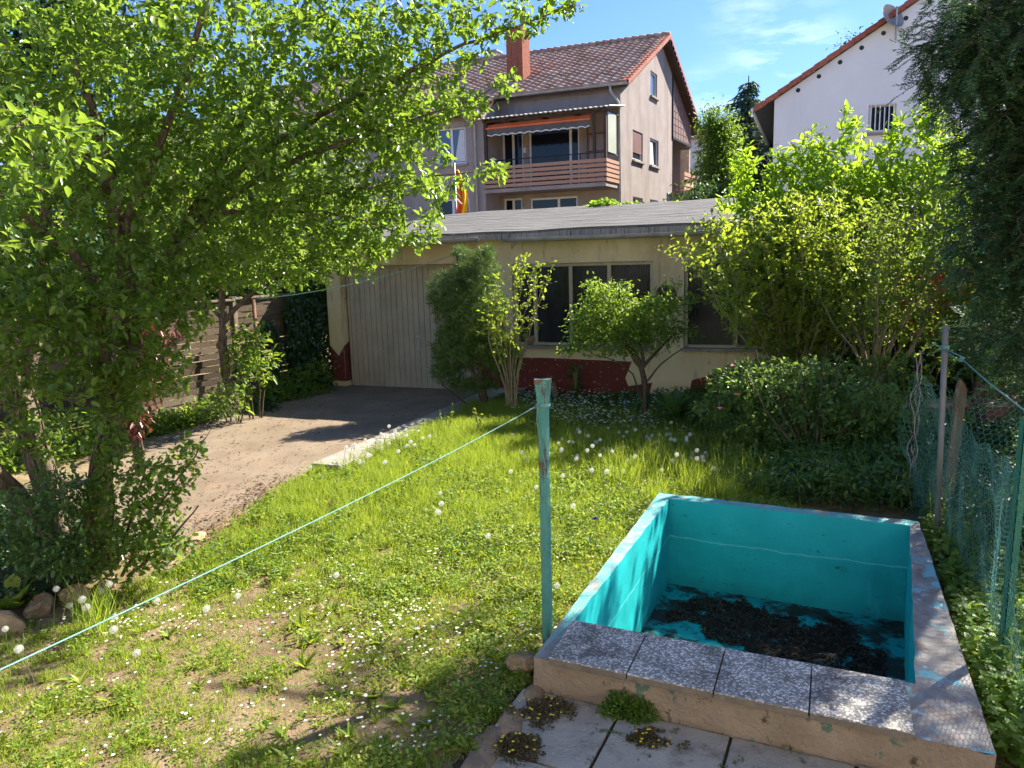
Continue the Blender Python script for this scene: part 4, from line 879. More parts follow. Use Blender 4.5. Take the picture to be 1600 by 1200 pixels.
# ================================================================== WHITE HOUSE
WA = np.array([8.22, 24.0]); wd2 = np.array([math.sin(math.radians(104)), math.cos(math.radians(104))]); wn = -np.array([math.sin(math.radians(22)), math.cos(math.radians(22))])
fW = frame(WA, wd2, wn)
wrt = root('white_house', (*WA, 0), 'white rendered house with red verge tiles, round vents and a barred window', 'house')
z1_ = lambda x, y: on_plane(1070 + x / 3, y / 3, WA, wd2)
sl = .632; zv = lambda s_: 6.80 + sl * (s_ + .0)
wh = (2.66, 3.42, 5.56, 6.36)
mb = MB(); PKS = 7.2
mb.poly([fW(0, 0), fW(wh[0], 0), fW(wh[0], zv(wh[0]) - .06), fW(0, zv(0) - .06)]); mb.poly([fW(wh[0], 0), fW(wh[1], 0), fW(wh[1], wh[2]), fW(wh[0], wh[2])]); mb.poly([fW(wh[0], wh[3]), fW(wh[1], wh[3]), fW(wh[1], zv(wh[1]) - .06), fW(wh[0], zv(wh[0]) - .06)])
mb.poly([fW(wh[1], 0), fW(PKS, 0), fW(PKS, zv(PKS) - .06), fW(wh[1], zv(wh[1]) - .06)]); mb.poly([fW(PKS, 0), fW(2 * PKS, 0), fW(2 * PKS, zv(0) - .06), fW(PKS, zv(PKS) - .06)])
for (p, q) in (((wh[0], wh[2]), (wh[1], wh[2])), ((wh[1], wh[2]), (wh[1], wh[3])), ((wh[1], wh[3]), (wh[0], wh[3])), ((wh[0], wh[3]), (wh[0], wh[2]))): mb.poly([fW(*p), fW(*q), fW(*q, -.14), fW(*p, -.14)])
mb.poly([fW(0, 0), fW(0, 6.74), fW(0, 6.74, -10), fW(0, 0, -10)]); mb.poly([fW(2 * PKS, 0), fW(2 * PKS, 6.74), fW(2 * PKS, 6.74, -10), fW(2 * PKS, 0, -10)])
mb.build('wall', M['plaster_white'], wrt)
mb = MB()
for s0, s1 in ((-.55, PKS), (2 * PKS + .55, PKS)):
    za, zb = zv(s0) if s0 < PKS else zv(-.55), zv(PKS)
    P = [fW(s0, za + .02, .1), fW(s1, zb + .02, .1), fW(s1, zb + .02, -10.2), fW(s0, za + .02, -10.2), fW(s0, za - .12, .1), fW(s1, zb - .12, .1), fW(s1, zb - .12, -10.2), fW(s0, za - .12, -10.2)]
    mb.add(P, [(0, 1, 2, 3), (7, 6, 5, 4), (0, 4, 5, 1), (1, 5, 6, 2), (2, 6, 7, 3), (3, 7, 4, 0)])
rf2 = mb.build('roof', M['black'], wrt)
mb = MB(); n_ = 23
for i in range(n_):
    sa = -.6 + (PKS + .6) * i / n_; sb = sa + (PKS + .6) / n_ + .04; h = .05
    P = [fW(sa, zv(sa) - .09, .16), fW(sb, zv(sb) - .12, .15), fW(sb, zv(sb) + .055, .15), fW(sa, zv(sa) + .085, .16)]
    P += [fW(sa, zv(sa) + .09, -.15), fW(sb, zv(sb) + .06, -.15)]
    mb.add(P, [(0, 1, 2, 3), (3, 2, 5, 4)])
    P = [fW(sa, zv(sa) - .09, .16), fW(sa, zv(sa) + .085, .16), fW(sa, zv(sa) + .09, -.15), fW(sa, zv(sa) - .09, -.15)]; mb.add(P, [(0, 1, 2, 3)])
mb.build('verge_tiles', M['redtile'], rf2)
mb = MB(); mb.tube([fW(-.62, zv(-.6) + .0, .12), fW(-.62, zv(-.6), -10)], .07, 8); mb.build('roof_gutter', M['white'], rf2, smooth=True)
for i in range(7):
    s_ = .667 + i * .575 if i < 6 else 4.15; mb = MB(); z_ = 6.92 + (s_ - .667) * .612
    mb.tube([fW(s_, z_, -.08), fW(s_, z_, .012)], .065, 14); mb.build('round_vent', M['black'], wrt)
mb = MB(); mb.poly([fW(wh[0], wh[2], -.10), fW(wh[1], wh[2], -.10), fW(wh[1], wh[3], -.10), fW(wh[0], wh[3], -.10)]); 
wn_ = window(fW, wh, wrt, depth=.13)
mb2 = MB()
for k in range(6): a = wh[0] + .07 + k * .124; mb2.box(fW, a - .015, a + .015, wh[2] + .01, wh[3] - .01, -.02, .01)
mb2.box(fW, wh[0], wh[1], wh[3] - .03, wh[3], .0, .03); mb2.box(fW, wh[0], wh[1], wh[2], wh[2] + .03, .0, .03); mb2.build('window_bars', M['white'], wn_)
ds = on_plane(1403, 13, WA, wd2); sat = root('satellite_dish', fW(ds[0], ds[1], .3), 'grey satellite dish peeking over the white house roof near the top edge', 'satellite dish')
bm = bmesh.new(); bmesh.ops.create_uvsphere(bm, u_segments=24, v_segments=16, radius=.55); bmesh.ops.delete(bm, geom=[v for v in bm.verts if v.co.z > -.32], context='VERTS')
me = bpy.data.meshes.new('reflector'); bm.to_mesh(me); bm.free(); o = link('reflector', me, sat, M['zinc']); o.rotation_euler = (math.radians(65), 0, .4); o.location = (0, -.3, -.1)
mb = MB(); q = np.array(fW(ds[0], ds[1], .3)); mb.tube([q + [0, .1, -.9], q + [0, .1, 0]], .03, 6); mb.build('mast', M['zinc'], sat)

# far house behind the trees
fA = PY(1085, 200, 44.0); fh = root('far_house', (fA[0], fA[1], 0), 'distant pale house with brown tiled roof between the two houses', 'house')
fdx = frame(fA[:2], (.985, -.17), (-.17, -.985)); zt_ = PY(1150, 185, 44)[2]; ze_ = PY(1150, 213, 44)[2]
mb = MB(); mb.poly([fdx(-4, 0), fdx(9, 0), fdx(9, ze_), fdx(-4, ze_)]); mb.poly([fdx(-4, 0, -6), fdx(9, 0, -6), fdx(9, ze_, -6), fdx(-4, ze_, -6)])
for a in (-4, 9): mb.poly([fdx(a, 0), fdx(a, ze_), fdx(a, zt_, -3), fdx(a, ze_, -6), fdx(a, 0, -6)])
mb.build('wall', M['plaster_white'], fh)
slp = (zt_ - ze_) / 3.2; an = math.atan(slp); tl_ = .36
def FR(a, b, h): return fdx(-4.3 + a, ze_ - .05 + b * math.sin(an) + h * math.cos(an), .3 - b * math.cos(an) + h * math.sin(an))
fr_ = tiles('roof', FR, 44, int(3.5 / math.cos(an) / tl_), .31, tl_, M['tile'], fh, 8)
mb = MB(); P = [fdx(-4.3, ze_ - .07, .3), fdx(9.3, ze_ - .07, .3), fdx(9.3, zt_, -3), fdx(-4.3, zt_, -3), fdx(-4.3, ze_ - .07, -6.3), fdx(9.3, ze_ - .07, -6.3)]; mb.add(P, [(0, 1, 2, 3), (3, 2, 5, 4)]); mb.build('roof_boarding', M['darkwood'], fr_)
# neighbour house far left, seen only through gaps of the trees
lA = PY(-250, 300, 30.0); lh = root('left_neighbour_house', (lA[0], lA[1], 0), 'pinkish house glimpsed through the leaves at the far left', 'house')
lf = frame(lA[:2], (.98, .2), (.2, -.98)); mb = MB()
for (p, q, o0, o1) in (((0, 0), (7, 0), 0, 0), ((0, -6), (7, -6), 0, 0)): mb.poly([lf(p[0], 0, p[1]), lf(q[0], 0, q[1]), lf(q[0], 4.2, q[1]), lf(p[0], 4.2, p[1])])
for a in (0, 7): mb.poly([lf(a, 0, 0), lf(a, 4.2, 0), lf(a, 6.2, -3), lf(a, 4.2, -6), lf(a, 0, -6)])
mb.build('wall', M['pinkpave'], lh)
mb = MB(); P = [lf(-.3, 4.0, .4), lf(7.3, 4.0, .4), lf(7.3, 6.25, -3), lf(-.3, 6.25, -3), lf(-.3, 4.0, -6.4), lf(7.3, 4, -6.4)]; mb.add(P, [(0, 1, 2, 3), (3, 2, 5, 4)]); o = mb.build('roof', M['brick'], lh); s_ = o.modifiers.new('t', 'SOLIDIFY'); s_.thickness = .12

# ================================================================== the photographer's own house behind the camera
oh = root('terrace_house', (0, -1.2, 0), 'sunlit cream house with terrace door behind the viewpoint', 'house')
of = frame((-7, -1.2), (1, 0), (0, 1)); oholes = [(5.4, 7.6, .3, 2.5), (1.5, 3.2, 1.2, 2.5), (9.6, 11.3, 1.2, 2.5), (1.5, 3.2, 4.0, 5.3), (5.7, 7.4, 4.0, 5.3), (9.6, 11.3, 4.0, 5.3)]
mb = MB(); wall(mb, of, 0, 13.5, -.1, 6.2, oholes, .15)
for a in (0, 13.5): mb.poly([of(a, -.1), of(a, 6.2), of(a, 9.4, -4.5), of(a, 6.2, -9), of(a, -.1, -9)])
mb.poly([of(0, -.1, -9), of(13.5, -.1, -9), of(13.5, 6.2, -9), of(0, 6.2, -9)]); mb.build('wall', M['house_cream'], oh)
for h in oholes: window(of, h, oh, mull=[.5], mat='white', gl='glass')
mb = MB(); P = [of(-.4, 6.0, .45), of(13.9, 6.0, .45), of(13.9, 9.5, -4.5), of(-.4, 9.5, -4.5), of(-.4, 6.0, -9.45), of(13.9, 6.0, -9.45)]; mb.add(P, [(0, 1, 2, 3), (3, 2, 5, 4)]); o = mb.build('roof', M['redtile'], oh); s_ = o.modifiers.new('t', 'SOLIDIFY'); s_.thickness = .15
mb = MB(); mb.box(of, 4.2, 9.2, -.1, .28, .0, .95); mb.build('terrace_step', M['concrete'], oh, bevel=.01)

# ================================================================== POSTS, LINES, NET
b = GZ(856, 1008, .02); t_ = PY(848, 592, b[1]); H_ = t_[2]
cp = root('clothes_post', (b[0], b[1], 0), 'flaking turquoise clothes post standing in the lawn at the left pool corner', 'post')
mb = MB(); bf = lambda z: np.array([b[0] + (t_[0] - b[0]) * z / H_, b[1], z])
V = []; zs = [-.1, .3, .7, 1.1, H_ - .14, H_ - .10, H_ - .05, H_]; ws = [.028, .028, .028, .028, .029, .034, .040, .046]
for z, w in zip(zs, ws):
    c = bf(z); V += [c + [-w, -.02, 0], c + [-w * .25, -.030, 0], c + [w * .35, -.030, 0], c + [w, -.012, 0], c + [w, .02, 0], c + [-w, .02, 0]]
mb.add(V, [(i * 6 + j, i * 6 + (j + 1) % 6, (i + 1) * 6 + (j + 1) % 6, (i + 1) * 6 + j) for i in range(len(zs) - 1) for j in range(6)] + [tuple(range(42, 48))])
mb.build('shaft', M['post_green'], cp, bevel=.003)
mb = MB(); top = bf(H_); mb.add([top + [-.046, -.0205, -.028], top + [-.02, -.031, -.016], top + [.02, -.031, -.03], top + [.046, -.013, -.018], top + [.046, -.012, .001], top + [.0, -.032, .001], top + [-.046, -.0205, .001]], [tuple(range(7))]); mb.build('rusty_top', M['rust'], cp)
mb = MB(); c = bf(H_ - .135)
for k in range(3): mb.tube([c + [.036 * math.cos(a), .03 * math.sin(a), .006 * k - .006 + .004 * math.sin(a * 2)] for a in np.linspace(0, 6.28, 14)], .0032, 5)
mb.tube([c + [-.03, -.032, .01], c + [-.036, -.034, -.08], c + [-.022, -.034, -.18], c + [-.004, -.035, -.28], c + [.004, -.035, -.33]], .0028, 5)
mb.build('line_knot', M['line'], cp)
# line from the post to a point beside the camera
e0 = c + [-.03, -.02, 0]; e1_ = PY(0, 1030, 1.25); dirn = e1_ - e0; e2_ = e1_ + dirn * .25
pts = []
for s_ in np.linspace(0, 1, 40):
    p = e0 + (e2_ - e0) * s_; p = p - np.array([0, 0, .03 * 4 * s_ * (1 - s_)]); pts.append(p)
mb = MB(); mb.tube(pts, .0018, 8); o = mb.build('clothes_line', M['line'], None, smooth=True); tag(o, 'pale green clothes line running from the turquoise post down to the lower left corner', 'clothes line')
q1 = PY(712, 397, 11.6); q0 = RPT.copy(); pts = []
for s_ in np.linspace(0, 1, 30): p = q0 + (q1 - q0) * s_ - np.array([0, 0, .10 * 4 * s_ * (1 - s_)]); pts.append(p)
mb = MB(); mb.tube(pts, .006, 6); o = mb.build('clothes_line', M['line'], None, smooth=True); tag(o, 'thin line stretched across the garage door from the rusty post', 'clothes line')
# grey steel pole
b = GZ(1463, 862, .0); t_ = PY(1478, 508, b[1] - .02)
gp = root('steel_pole', (b[0], b[1], 0), 'grey galvanised steel pole behind the back right pool corner', 'pole')
mb = MB(); mb.tube([(b[0], b[1], -.1), tuple(t_)], .019, 12); mb.build('shaft', M['greysteel'], gp, smooth=True)
mb = MB(); kz = b + (t_ - b) * .90
for k in range(4): mb.tube([kz + [.024 * math.cos(a), .024 * math.sin(a), .007 * k] for a in np.linspace(0, 6.28, 12)], .004, 5)
mb.build('line_knot', M['line'], gp)
k2 = PY(1503, 561, 4.35); k3 = PY(1600, 641, 3.3); k4 = k3 + (k3 - k2) * .9
mb = MB(); mb.tube([kz, k2 + [0, 0, .012], k2], .004, 6); mb.tube([kz + [0, 0, -.012], k2 + [-.01, 0, -.014], k2], .004, 6); mb.tube([k2, (k2 + k3) / 2 - [0, 0, .008], k3, k4], .0042, 6)
mb.tube([kz, kz + [-.06, .02, .03], kz + [-.09, .03, .01]], .004, 6)
for s_ in range(5): a = rdir(1)[0] * .014; mb.tube([k2 + a, k2 - a * .5 + rdir(1)[0] * .008, k2 - a], .007, 6)
o = mb.build('clothes_line', M['line'], None, smooth=True); tag(o, 'knotted pale green line leading from the grey pole to the right edge', 'clothes line')
# green angle iron post (leans)
b = GZ(1561, 1068, .0); gpt = PY(1600, 672, b[1] - .0); GPB = b
mb = MB(); d_ = nrm(gpt - b); xa = np.array([1, 0, 0.]); ya_ = np.array([0, 1., 0]); w = .035
for (u, v) in (((0, 0), (1, 0)), ((0, 0), (0, 1))):
    a = xa if v == (1, 0) else ya_; nn = ya_ if v == (1, 0) else xa
    P = []
    for p in (b - d_ * .1, gpt + d_ * .05):
        P += [p, p + a * w, p + a * w + nn * .004, p + nn * .004]
    mb.add(P, [(0, 1, 5, 4), (1, 2, 6, 5), (2, 3, 7, 6), (3, 0, 4, 7), (4, 5, 6, 7), (3, 2, 1, 0)])
o = mb.build('angle_iron_post', M['greenpost']); tag(o, 'dark green angle iron post leaning right beside the pool, carrying the net', 'post')
b = GZ(1487, 830, 0); wt = PY(1503, 590, 5.6); wb_ = np.array([wt[0] - .06, 5.6, -.05]); mb = MB()
P = []
for p, w in ((wb_, .04), (wt - [0, 0, .1], .04), (wt, .022)): P += [p + [-w, -.012, 0], p + [w, -.012, 0], p + [w, .012, 0], p + [-w, .012, 0]]
P[9] = P[9] - np.array([0, 0, .05]); P[10] = P[10] - np.array([0, 0, .05])
mb.add(P, [(i * 4 + j, i * 4 + (j + 1) % 4, (i + 1) * 4 + (j + 1) % 4, (i + 1) * 4 + j) for i in range(2) for j in range(4)] + [(8, 9, 10, 11)]); o = mb.build('wooden_stake', M['oldwood']); tag(o, 'old wooden stake behind the net at the back right pool corner', 'stake')

def netting(name, surfn, U, Vn, cell, mat, label, rr=.0015):
    """hexagonal net on the surface surfn(u, v) -> point ; u, v in metres"""
    nu, nv = int(U / cell), int(Vn / (cell * 1.5)); E = []
    def pt(i, j, k):
        u = (i + (.5 if j % 2 else 0)) * cell; v = j * cell * .9 + (cell * .25 if k else -cell * .25); return (u, v)
    for j in range(int(Vn / (cell * .9))):
        for i in range(nu):
            a = pt(i, j, 0); b_ = pt(i, j, 1); E.append((a, b_))
            k0 = (i + (0 if j % 2 else -1)); 
            E.append((b_, pt(k0, j + 1, 0))); E.append((b_, pt(k0 + 1, j + 1, 0)))
    E = np.array(E); A = surfn(E[:, 0, 0], E[:, 0, 1]); B = surfn(E[:, 1, 0], E[:, 1, 1])
    ok = np.isfinite(A).all(1) & np.isfinite(B).all(1); A, B = A[ok], B[ok]
    T = nrm(B - A); X = nrm(np.cross(T, np.array([.3, .5, .8]))); Yv = np.cross(T, X); a = np.array([0, 2.094, 4.189])
    ring = rr * (np.cos(a)[None, :, None] * X[:, None] + np.sin(a)[None, :, None] * Yv[:, None])
    V = np.concatenate([A[:, None] + ring, B[:, None] + ring], 1).reshape(-1, 3); base = np.arange(len(A))[:, None, None] * 6
    F = np.array([[0, 1, 4, 3], [1, 2, 5, 4], [2, 0, 3, 5]])[None]; return tag(quads(name, V, (base + F).reshape(-1, 4), mat), label, 'net')
# net hung between back post, green post and beyond the right edge
N0 = PY(1436, 600, 5.5); N1 = PY(1515, 668, 5.0); N2 = gpt - d_ * .03; N3 = gpt + np.array([-.35, -1.1, .15])
ctrl_t = np.array([PY(1432, 575, 5.6), PY(1478, 622, 5.15), PY(1520, 675, 4.8), PY(1560, 705, 4.1), PY(1597, 722, b[1]*0+GPB[1] - .02), np.array([2.25, 2.75, 1.12]), np.array([2.10, 2.0, 1.25])])
ctrl_b = np.array([GZ(1425, 800), GZ(1462, 855), GZ(1480, 880), GZ(1530, 975), GPB, np.array([2.02, 2.75, 0]), np.array([1.85, 2.0, 0])])
tt = np.concatenate([[0], np.cumsum(np.linalg.norm(np.diff(ctrl_t[:, :2], axis=0), axis=1))]); NL = tt[-1]
def nets(u, v):
    un = np.clip(u, 0, NL * 1.02); T_ = np.stack([np.interp(un, tt, ctrl_t[:, k]) for k in range(3)], 1); B_ = np.stack([np.interp(un, tt, ctrl_b[:, k]) for k in range(3)], 1)
    f = (v / 1.35); P = B_ * (1 - f[:, None]) + T_ * f[:, None]
    bulge = .04 * np.sin(un * 5) * np.sin(np.clip(f, 0, 1) * 3.1) + .010 * np.sin(un * 17 + v * 9) + .04 * (fnoise(un, v, 3) - .5)
    P[:, 0] += bulge + .012 * (fnoise(un + 5, v, 9) - .5); P[:, 1] += bulge * .5; P[:, 2] += .02 * np.sin(un * 11)
    P[(f > 1.0)] = np.nan; return P
netting('plastic_netting', nets, NL, 1.36, .036, M['net'], 'sagging green mesh net along the right side of the pool')
def nets2(u, v):
    un = np.clip(u, 0, 2.6); f = v / 1.1; A_ = PY(1452, 640, 5.4); P = np.stack([A_[0] + un * .45 + .05 * np.sin(v * 7), A_[1] - un * 1.0 + .3 + .04 * np.sin(un * 9), v + .0 * un], 1)
    P[:, 0] += .04 * np.sin(un * 13 + v * 5); P[(v > 1.12 - .12 * un)] = np.nan; return P
netting('plastic_netting', nets2, 2.5, 1.2, .036, M['net'], 'second layer of green mesh net hanging behind the first')
# bundled black and white rope net
mb = MB(); tp = PY(1438, 548, 6.2); bt = PY(1425, 745, 6.2)
for k in range(7):
    x0 = rng.normal() * .03; pts = []
    for s_ in np.linspace(0, 1, 30): p = tp + (bt - tp) * s_; pts.append(p + [x0 * .7 + .010 * math.sin(s_ * 14 + k * 2) + .007 * math.sin(s_ * 31 + k), .03 * math.cos(s_ * 17 + k), 0])
    mb.tube(pts, .0035, 5, mi=k % 2)
o = mb.build('rope_bundle', [M['palestripe'], M['black']], None, smooth=True); tag(o, 'bunched black and pale rope hanging left of the green net', 'rope')

# orange striped curtain behind the bushes, neighbour terrace
oc = root('striped_curtain', (*PY(1480, 600, 9.4)[:2], 0), 'orange curtain with pale stripes hanging behind the right hand bushes', 'curtain')
A_ = PY(1385, 460, 9.7); B_ = PY(1590, 480, 8.9)
for nm, mat, rngs in (('orange_cloth', 'orange', [(0, .28), (.33, .52), (.57, .74), (.79, .84), (.86, 1)]), ('pale_stripe', 'palestripe', [(.28, .33), (.52, .57), (.74, .79), (.84, .86)])):
    mb = MB()
    for (s0, s1) in rngs:
        V = []; n_ = max(4, int((s1 - s0) * 90))
        for i in range(n_ + 1):
            s_ = s0 + (s1 - s0) * i / n_; p = A_ + (B_ - A_) * s_; w_ = .05 * math.sin(s_ * 75) + .02 * math.sin(s_ * 31)
            V += [(p[0], p[1] + w_, .35), (p[0], p[1] + w_ * .6, 1.85)]
        mb.add(V, [(2 * i, 2 * i + 2, 2 * i + 3, 2 * i + 1) for i in range(n_)])
    mb.build(nm, M[mat], oc, smooth=True)
for p in (A_, B_):
    mb = MB(); mb.tube([(p[0], p[1], 0), (p[0], p[1], 1.95)], .02, 8); mb.build('pole', M['greysteel'], oc)
mb = MB(); mb.tube([(A_[0], A_[1], 1.88), (B_[0], B_[1], 1.88)], .015, 6); mb.build('rail', M['greysteel'], oc)
o = strip_poly('neighbour_path', [GZ(1500, 640), GZ(1530, 690), GZ(1900, 690), GZ(1900, 590), GZ(1500, 590)], .03, M['pinkpave']); tag(o, kind='structure')
lw = root('low_wall', (*PY(1500, 650, 7.9)[:2], 0), 'low pinkish wall beyond the net below the orange curtain', 'wall'); mb = MB(); wf_ = frame(GZ(1395, 690)[:2], nrm(np.array([1, -.1])), nrm(np.array([-.1, -1])))
mb.box(wf_, 0, 4.2, 0, .38, -.2, 0); mb.build('masonry', M['brick'], lw, bevel=.01); mb = MB(); mb.box(wf_, -.03, 4.2, .383, .43, -.24, .03); mb.build('coping', M['pinkpave'], lw, bevel=.006)

# ================================================================== BIG TREE on the left
t1 = root('apple_tree', (*GZ(140, 880)[:2], 0), 'large spreading broadleaf tree with grooved trunks filling the left of the garden', 'tree')
limbs = [
 limb((155, 905, 5.1, 0.0840), (150, 850, 5.12, 0.0735), (152, 780, 5.15, 0.0700), (162, 700, 5.15, 0.0630), (185, 620, 5.2, 0.0595), (205, 540, 5.3, 0.0525), (200, 450, 5.3, 0.0420), (180, 370, 5.2, 0.0350), (170, 250, 5.1, 0.0280), (120, 100, 5.0, 0.0210)),
 limb((170, 640, 5.2, 0.0490), (165, 560, 5.1, 0.0385), (158, 460, 5.0, 0.0350), (140, 415, 5.0, 0.0315), (90, 380, 4.8, 0.0210), (30, 330, 4.4, 0.0140)),
 limb((98, 880, 5.6, 0.0980), (80, 770, 5.6, 0.0875), (52, 690, 5.6, 0.0805), (30, 610, 5.55, 0.0770), (10, 560, 5.5, 0.0630), (-40, 480, 5.4, 0.0490), (-90, 350, 5.3, 0.0350)),
 limb((35, 620, 5.6, 0.0560), (55, 540, 5.6, 0.0420), (60, 440, 5.6, 0.0350), (80, 300, 5.5, 0.0280), (60, 150, 5.4, 0.0210)),
 limb((70, 815, 5.75, 0.0595), (35, 780, 5.6, 0.0560), (0, 742, 5.4, 0.0525), (-70, 690, 5.2, 0.0420), (-150, 600, 5.0, 0.0350)),
 limb((195, 560, 5.3, 0.0420), (240, 430, 5.5, 0.0350), (300, 330, 5.7, 0.0294), (400, 240, 5.8, 0.0238), (520, 170, 5.7, 0.0182), (677, 92, 5.5, 0.0126), (790, 45, 5.35, 0.0070), (900, 8, 5.2, 0.0028)),
 limb((240, 430, 5.5, 0.0280), (340, 320, 5.7, 0.0238), (430, 265, 5.7, 0.0196), (500, 232, 5.6, 0.0154), (590, 210, 5.5, 0.0119), (657, 183, 5.45, 0.0084), (730, 160, 5.35, 0.0056), (775, 135, 5.3, 0.0028)),
 limb((180, 400, 5.2, 0.0315), (230, 280, 5.2, 0.0252), (290, 120, 5.1, 0.0196), (330, -40, 5.0, 0.0140), (380, -200, 5.0, 0.0098)),
 limb((300, 330, 5.7, 0.0245), (380, 200, 5.9, 0.0196), (450, 60, 6.0, 0.0140), (520, -80, 6.0, 0.0098)),
 limb((300, 335, 5.7, 0.0210), (400, 330, 5.9, 0.0168), (500, 330, 6.0, 0.0126), (580, 345, 6.0, 0.0084), (640, 375, 5.9, 0.0042)),
 limb((400, 330, 5.9, 0.0140), (520, 300, 5.9, 0.0098), (620, 285, 5.7, 0.0070), (700, 272, 5.5, 0.0049), (785, 266, 5.35, 0.0021)),
 limb((170, 300, 5.1, 0.0210), (120, 220, 4.4, 0.0140), (60, 180, 3.6, 0.0084), (20, 200, 3.2, 0.0042)),
 limb((200, 470, 5.3, 0.0210), (130, 480, 4.8, 0.0140), (60, 500, 4.5, 0.0084)),
]
spec = [
 (60, 90, 5.2, (1.1, 1.3, .75), 300), (230, 110, 5.3, (.95, 1.2, .7), 300), (400, 120, 5.6, (.85, 1.1, .65), 260), (560, 90, 5.6, (.65, .8, .5), 150), (690, 55, 5.45, (.42, .5, .25), 70), (800, 30, 5.3, (.28, .35, .15), 36), (880, 8, 5.2, (.12, .2, .08), 14),
 (90, 300, 5.1, (.9, 1.1, .55), 260), (290, 270, 5.5, (.8, 1.0, .5), 250), (450, 250, 5.7, (.75, .9, .42), 190), (610, 200, 5.5, (.38, .5, .22), 60), (725, 160, 5.35, (.22, .3, .10), 30), (790, 130, 5.25, (.12, .2, .06), 10),
 (80, 430, 5.0, (.8, .9, .35), 150), (190, 480, 5.1, (.6, .7, .25), 90), (60, 520, 4.8, (.45, .6, .18), 45), (230, 560, 5.2, (.32, .4, .14), 26), (170, 640, 4.95, (.18, .2, .10), 12),
 (480, 350, 5.9, (.7, .7, .3), 110), (590, 380, 5.9, (.32, .4, .16), 34), (660, 290, 5.6, (.40, .4, .10), 34), (560, 300, 5.8, (.4, .5, .25), 60), (765, 268, 5.35, (.15, .2, .05), 12), (620, 110, 5.8, (.35, .5, .4), 60), (640, 220, 5.8, (.35, .5, .3), 60), (560, 60, 5.8, (.5, .6, .4), 60), (570, 200, 5.9, (.45, .6, .35), 70), (660, 150, 5.6, (.25, .3, .25), 30), (520, 400, 6.1, (.45, .5, .25), 60), (420, 420, 6.1, (.5, .5, .2), 50), (640, 350, 5.9, (.3, .4, .2), 40), (330, 420, 5.7, (.5, .6, .22), 60),
 (40, 590, 4.9, (.45, .5, .22), 34), (20, 480, 4.6, (.5, .5, .35), 40), (70, 640, 5.2, (.28, .2, .2), 14), (190, 640, 4.9, (.2, .16, .16), 24), (165, 690, 5.0, (.14, .16, .16), 20), (60, 690, 5.4, (.2, .2, .2), 20), (150, 760, 5.0, (.12, .12, .12), 10), (250, 600, 5.3, (.22, .3, .12), 24), (60, 560, 4.9, (.5, .5, .22), 40), (140, 600, 4.9, (.3, .4, .14), 34), (200, 560, 5.0, (.4, .4, .2), 50), (110, 480, 4.8, (.7, .6, .25), 80), (270, 490, 5.4, (.4, .4, .2), 40), (330, 380, 5.6, (.6, .6, .3), 70),
 (50, 215, 3.5, (.36, .5, .20), 45), (10, 330, 3.8, (.3, .4, .25), 25),
 (60, -150, 5.2, (1.8, 1.6, .7), 70), (380, -120, 5.6, (1.3, 1.3, .6), 50), (640, -60, 5.5, (.6, .7, .3), 20), (-200, 250, 5.2, (1.0, 1.4, 1.3), 90)]
paths, nl = grow(limbs, crown_targets(spec, 1.35), .13, .05, .3, .0075, .0016)
wood('trunk', paths, M['bark'], t1, 13, 4, nl)
mb = MB()
for li, k_ in ((0, 6), (2, 6), (4, 3)):
    L_ = np.array(limbs[li]); zz_ = np.linspace(0, 1, len(L_)); 
    for q in range(k_):
        ph = rng.random() * 6.28; tw = rng.normal() * 3; s_ = np.linspace(0, .62 + .3 * rng.random(), 26); C_ = np.stack([np.interp(s_, zz_, L_[:, i]) for i in range(4)], 1); C_[0, 2] = 0
        R2 = C_[:, 3] * (1.05 + .12 * np.sin(s_ * 9 + q)); a_ = ph + tw * s_ + .3 * np.sin(s_ * 11 + q * 2)
        mb.tube(C_[:, :3] + np.stack([R2 * np.cos(a_), R2 * np.sin(a_), 0 * a_], 1), .007 + .007 * rng.random(), 5)
mb.build('climbing_stems', M['bark'], t1, smooth=True)
leafy(t1, paths, nl, M['apple'], LEAF, .046, 100, .55, .56, .25, 1.0, .02)

# second tree by the fence
t2 = root('plum_tree', (*GZ(350, 640)[:2], 0), 'small pale leaved tree with forked stems in front of the plank fence', 'tree')
D2 = 10.2
limbs = [limb((372, 640, D2 + .3, 0.0595), (352, 592, D2 + .1, 0.0560), (348, 520, D2, 0.0490), (350, 480, D2, 0.0420), (345, 440, D2, 0.0350), (330, 400, D2, 0.0280), (300, 350, D2, 0.0210), (280, 280, D2, 0.0140)),
 limb((350, 500, D2, 0.0315), (320, 475, D2 - .1, 0.0245), (290, 440, D2 - .2, 0.0140), (260, 400, D2 - .2, 0.0098)),
 limb((352, 500, D2, 0.0350), (372, 478, D2, 0.0280), (385, 462, D2 + .1, 0.0350), (400, 445, D2 + .1, 0.0315), (430, 430, D2, 0.0210), (470, 410, D2, 0.0140), (510, 390, D2, 0.0084)),
 limb((345, 440, D2, 0.0245), (380, 380, D2, 0.0175), (420, 330, D2, 0.0140), (450, 280, D2, 0.0084))]
spec = [(380, 370, D2, (1.2, 1.0, .55), 260), (460, 390, D2, (.75, .8, .35), 150), (300, 330, D2, (1.0, 1.0, .7), 160), (420, 290, D2 + .3, (1.0, 1.0, .6), 180), (340, 430, D2, (.7, .6, .28), 70), (250, 420, D2 - .3, (.6, .7, .45), 70), (520, 400, D2 + .3, (.4, .4, .25), 50), (560, 330, D2 + .6, (.55, .6, .35), 80), (600, 330, D2 + .6, (.3, .4, .25), 30), (390, 520, D2 + .1, (.25, .25, .3), 16)]
paths, nl = grow(limbs, crown_targets(spec, 1.6), .2, .1, .3, .009, .002)
wood('trunk', paths, M['bark'], t2, 9, 4, nl); leafy(t2, paths, nl, M['plum'], LEAF, .070, 44, .5, .55, .2, 1.0, .03)

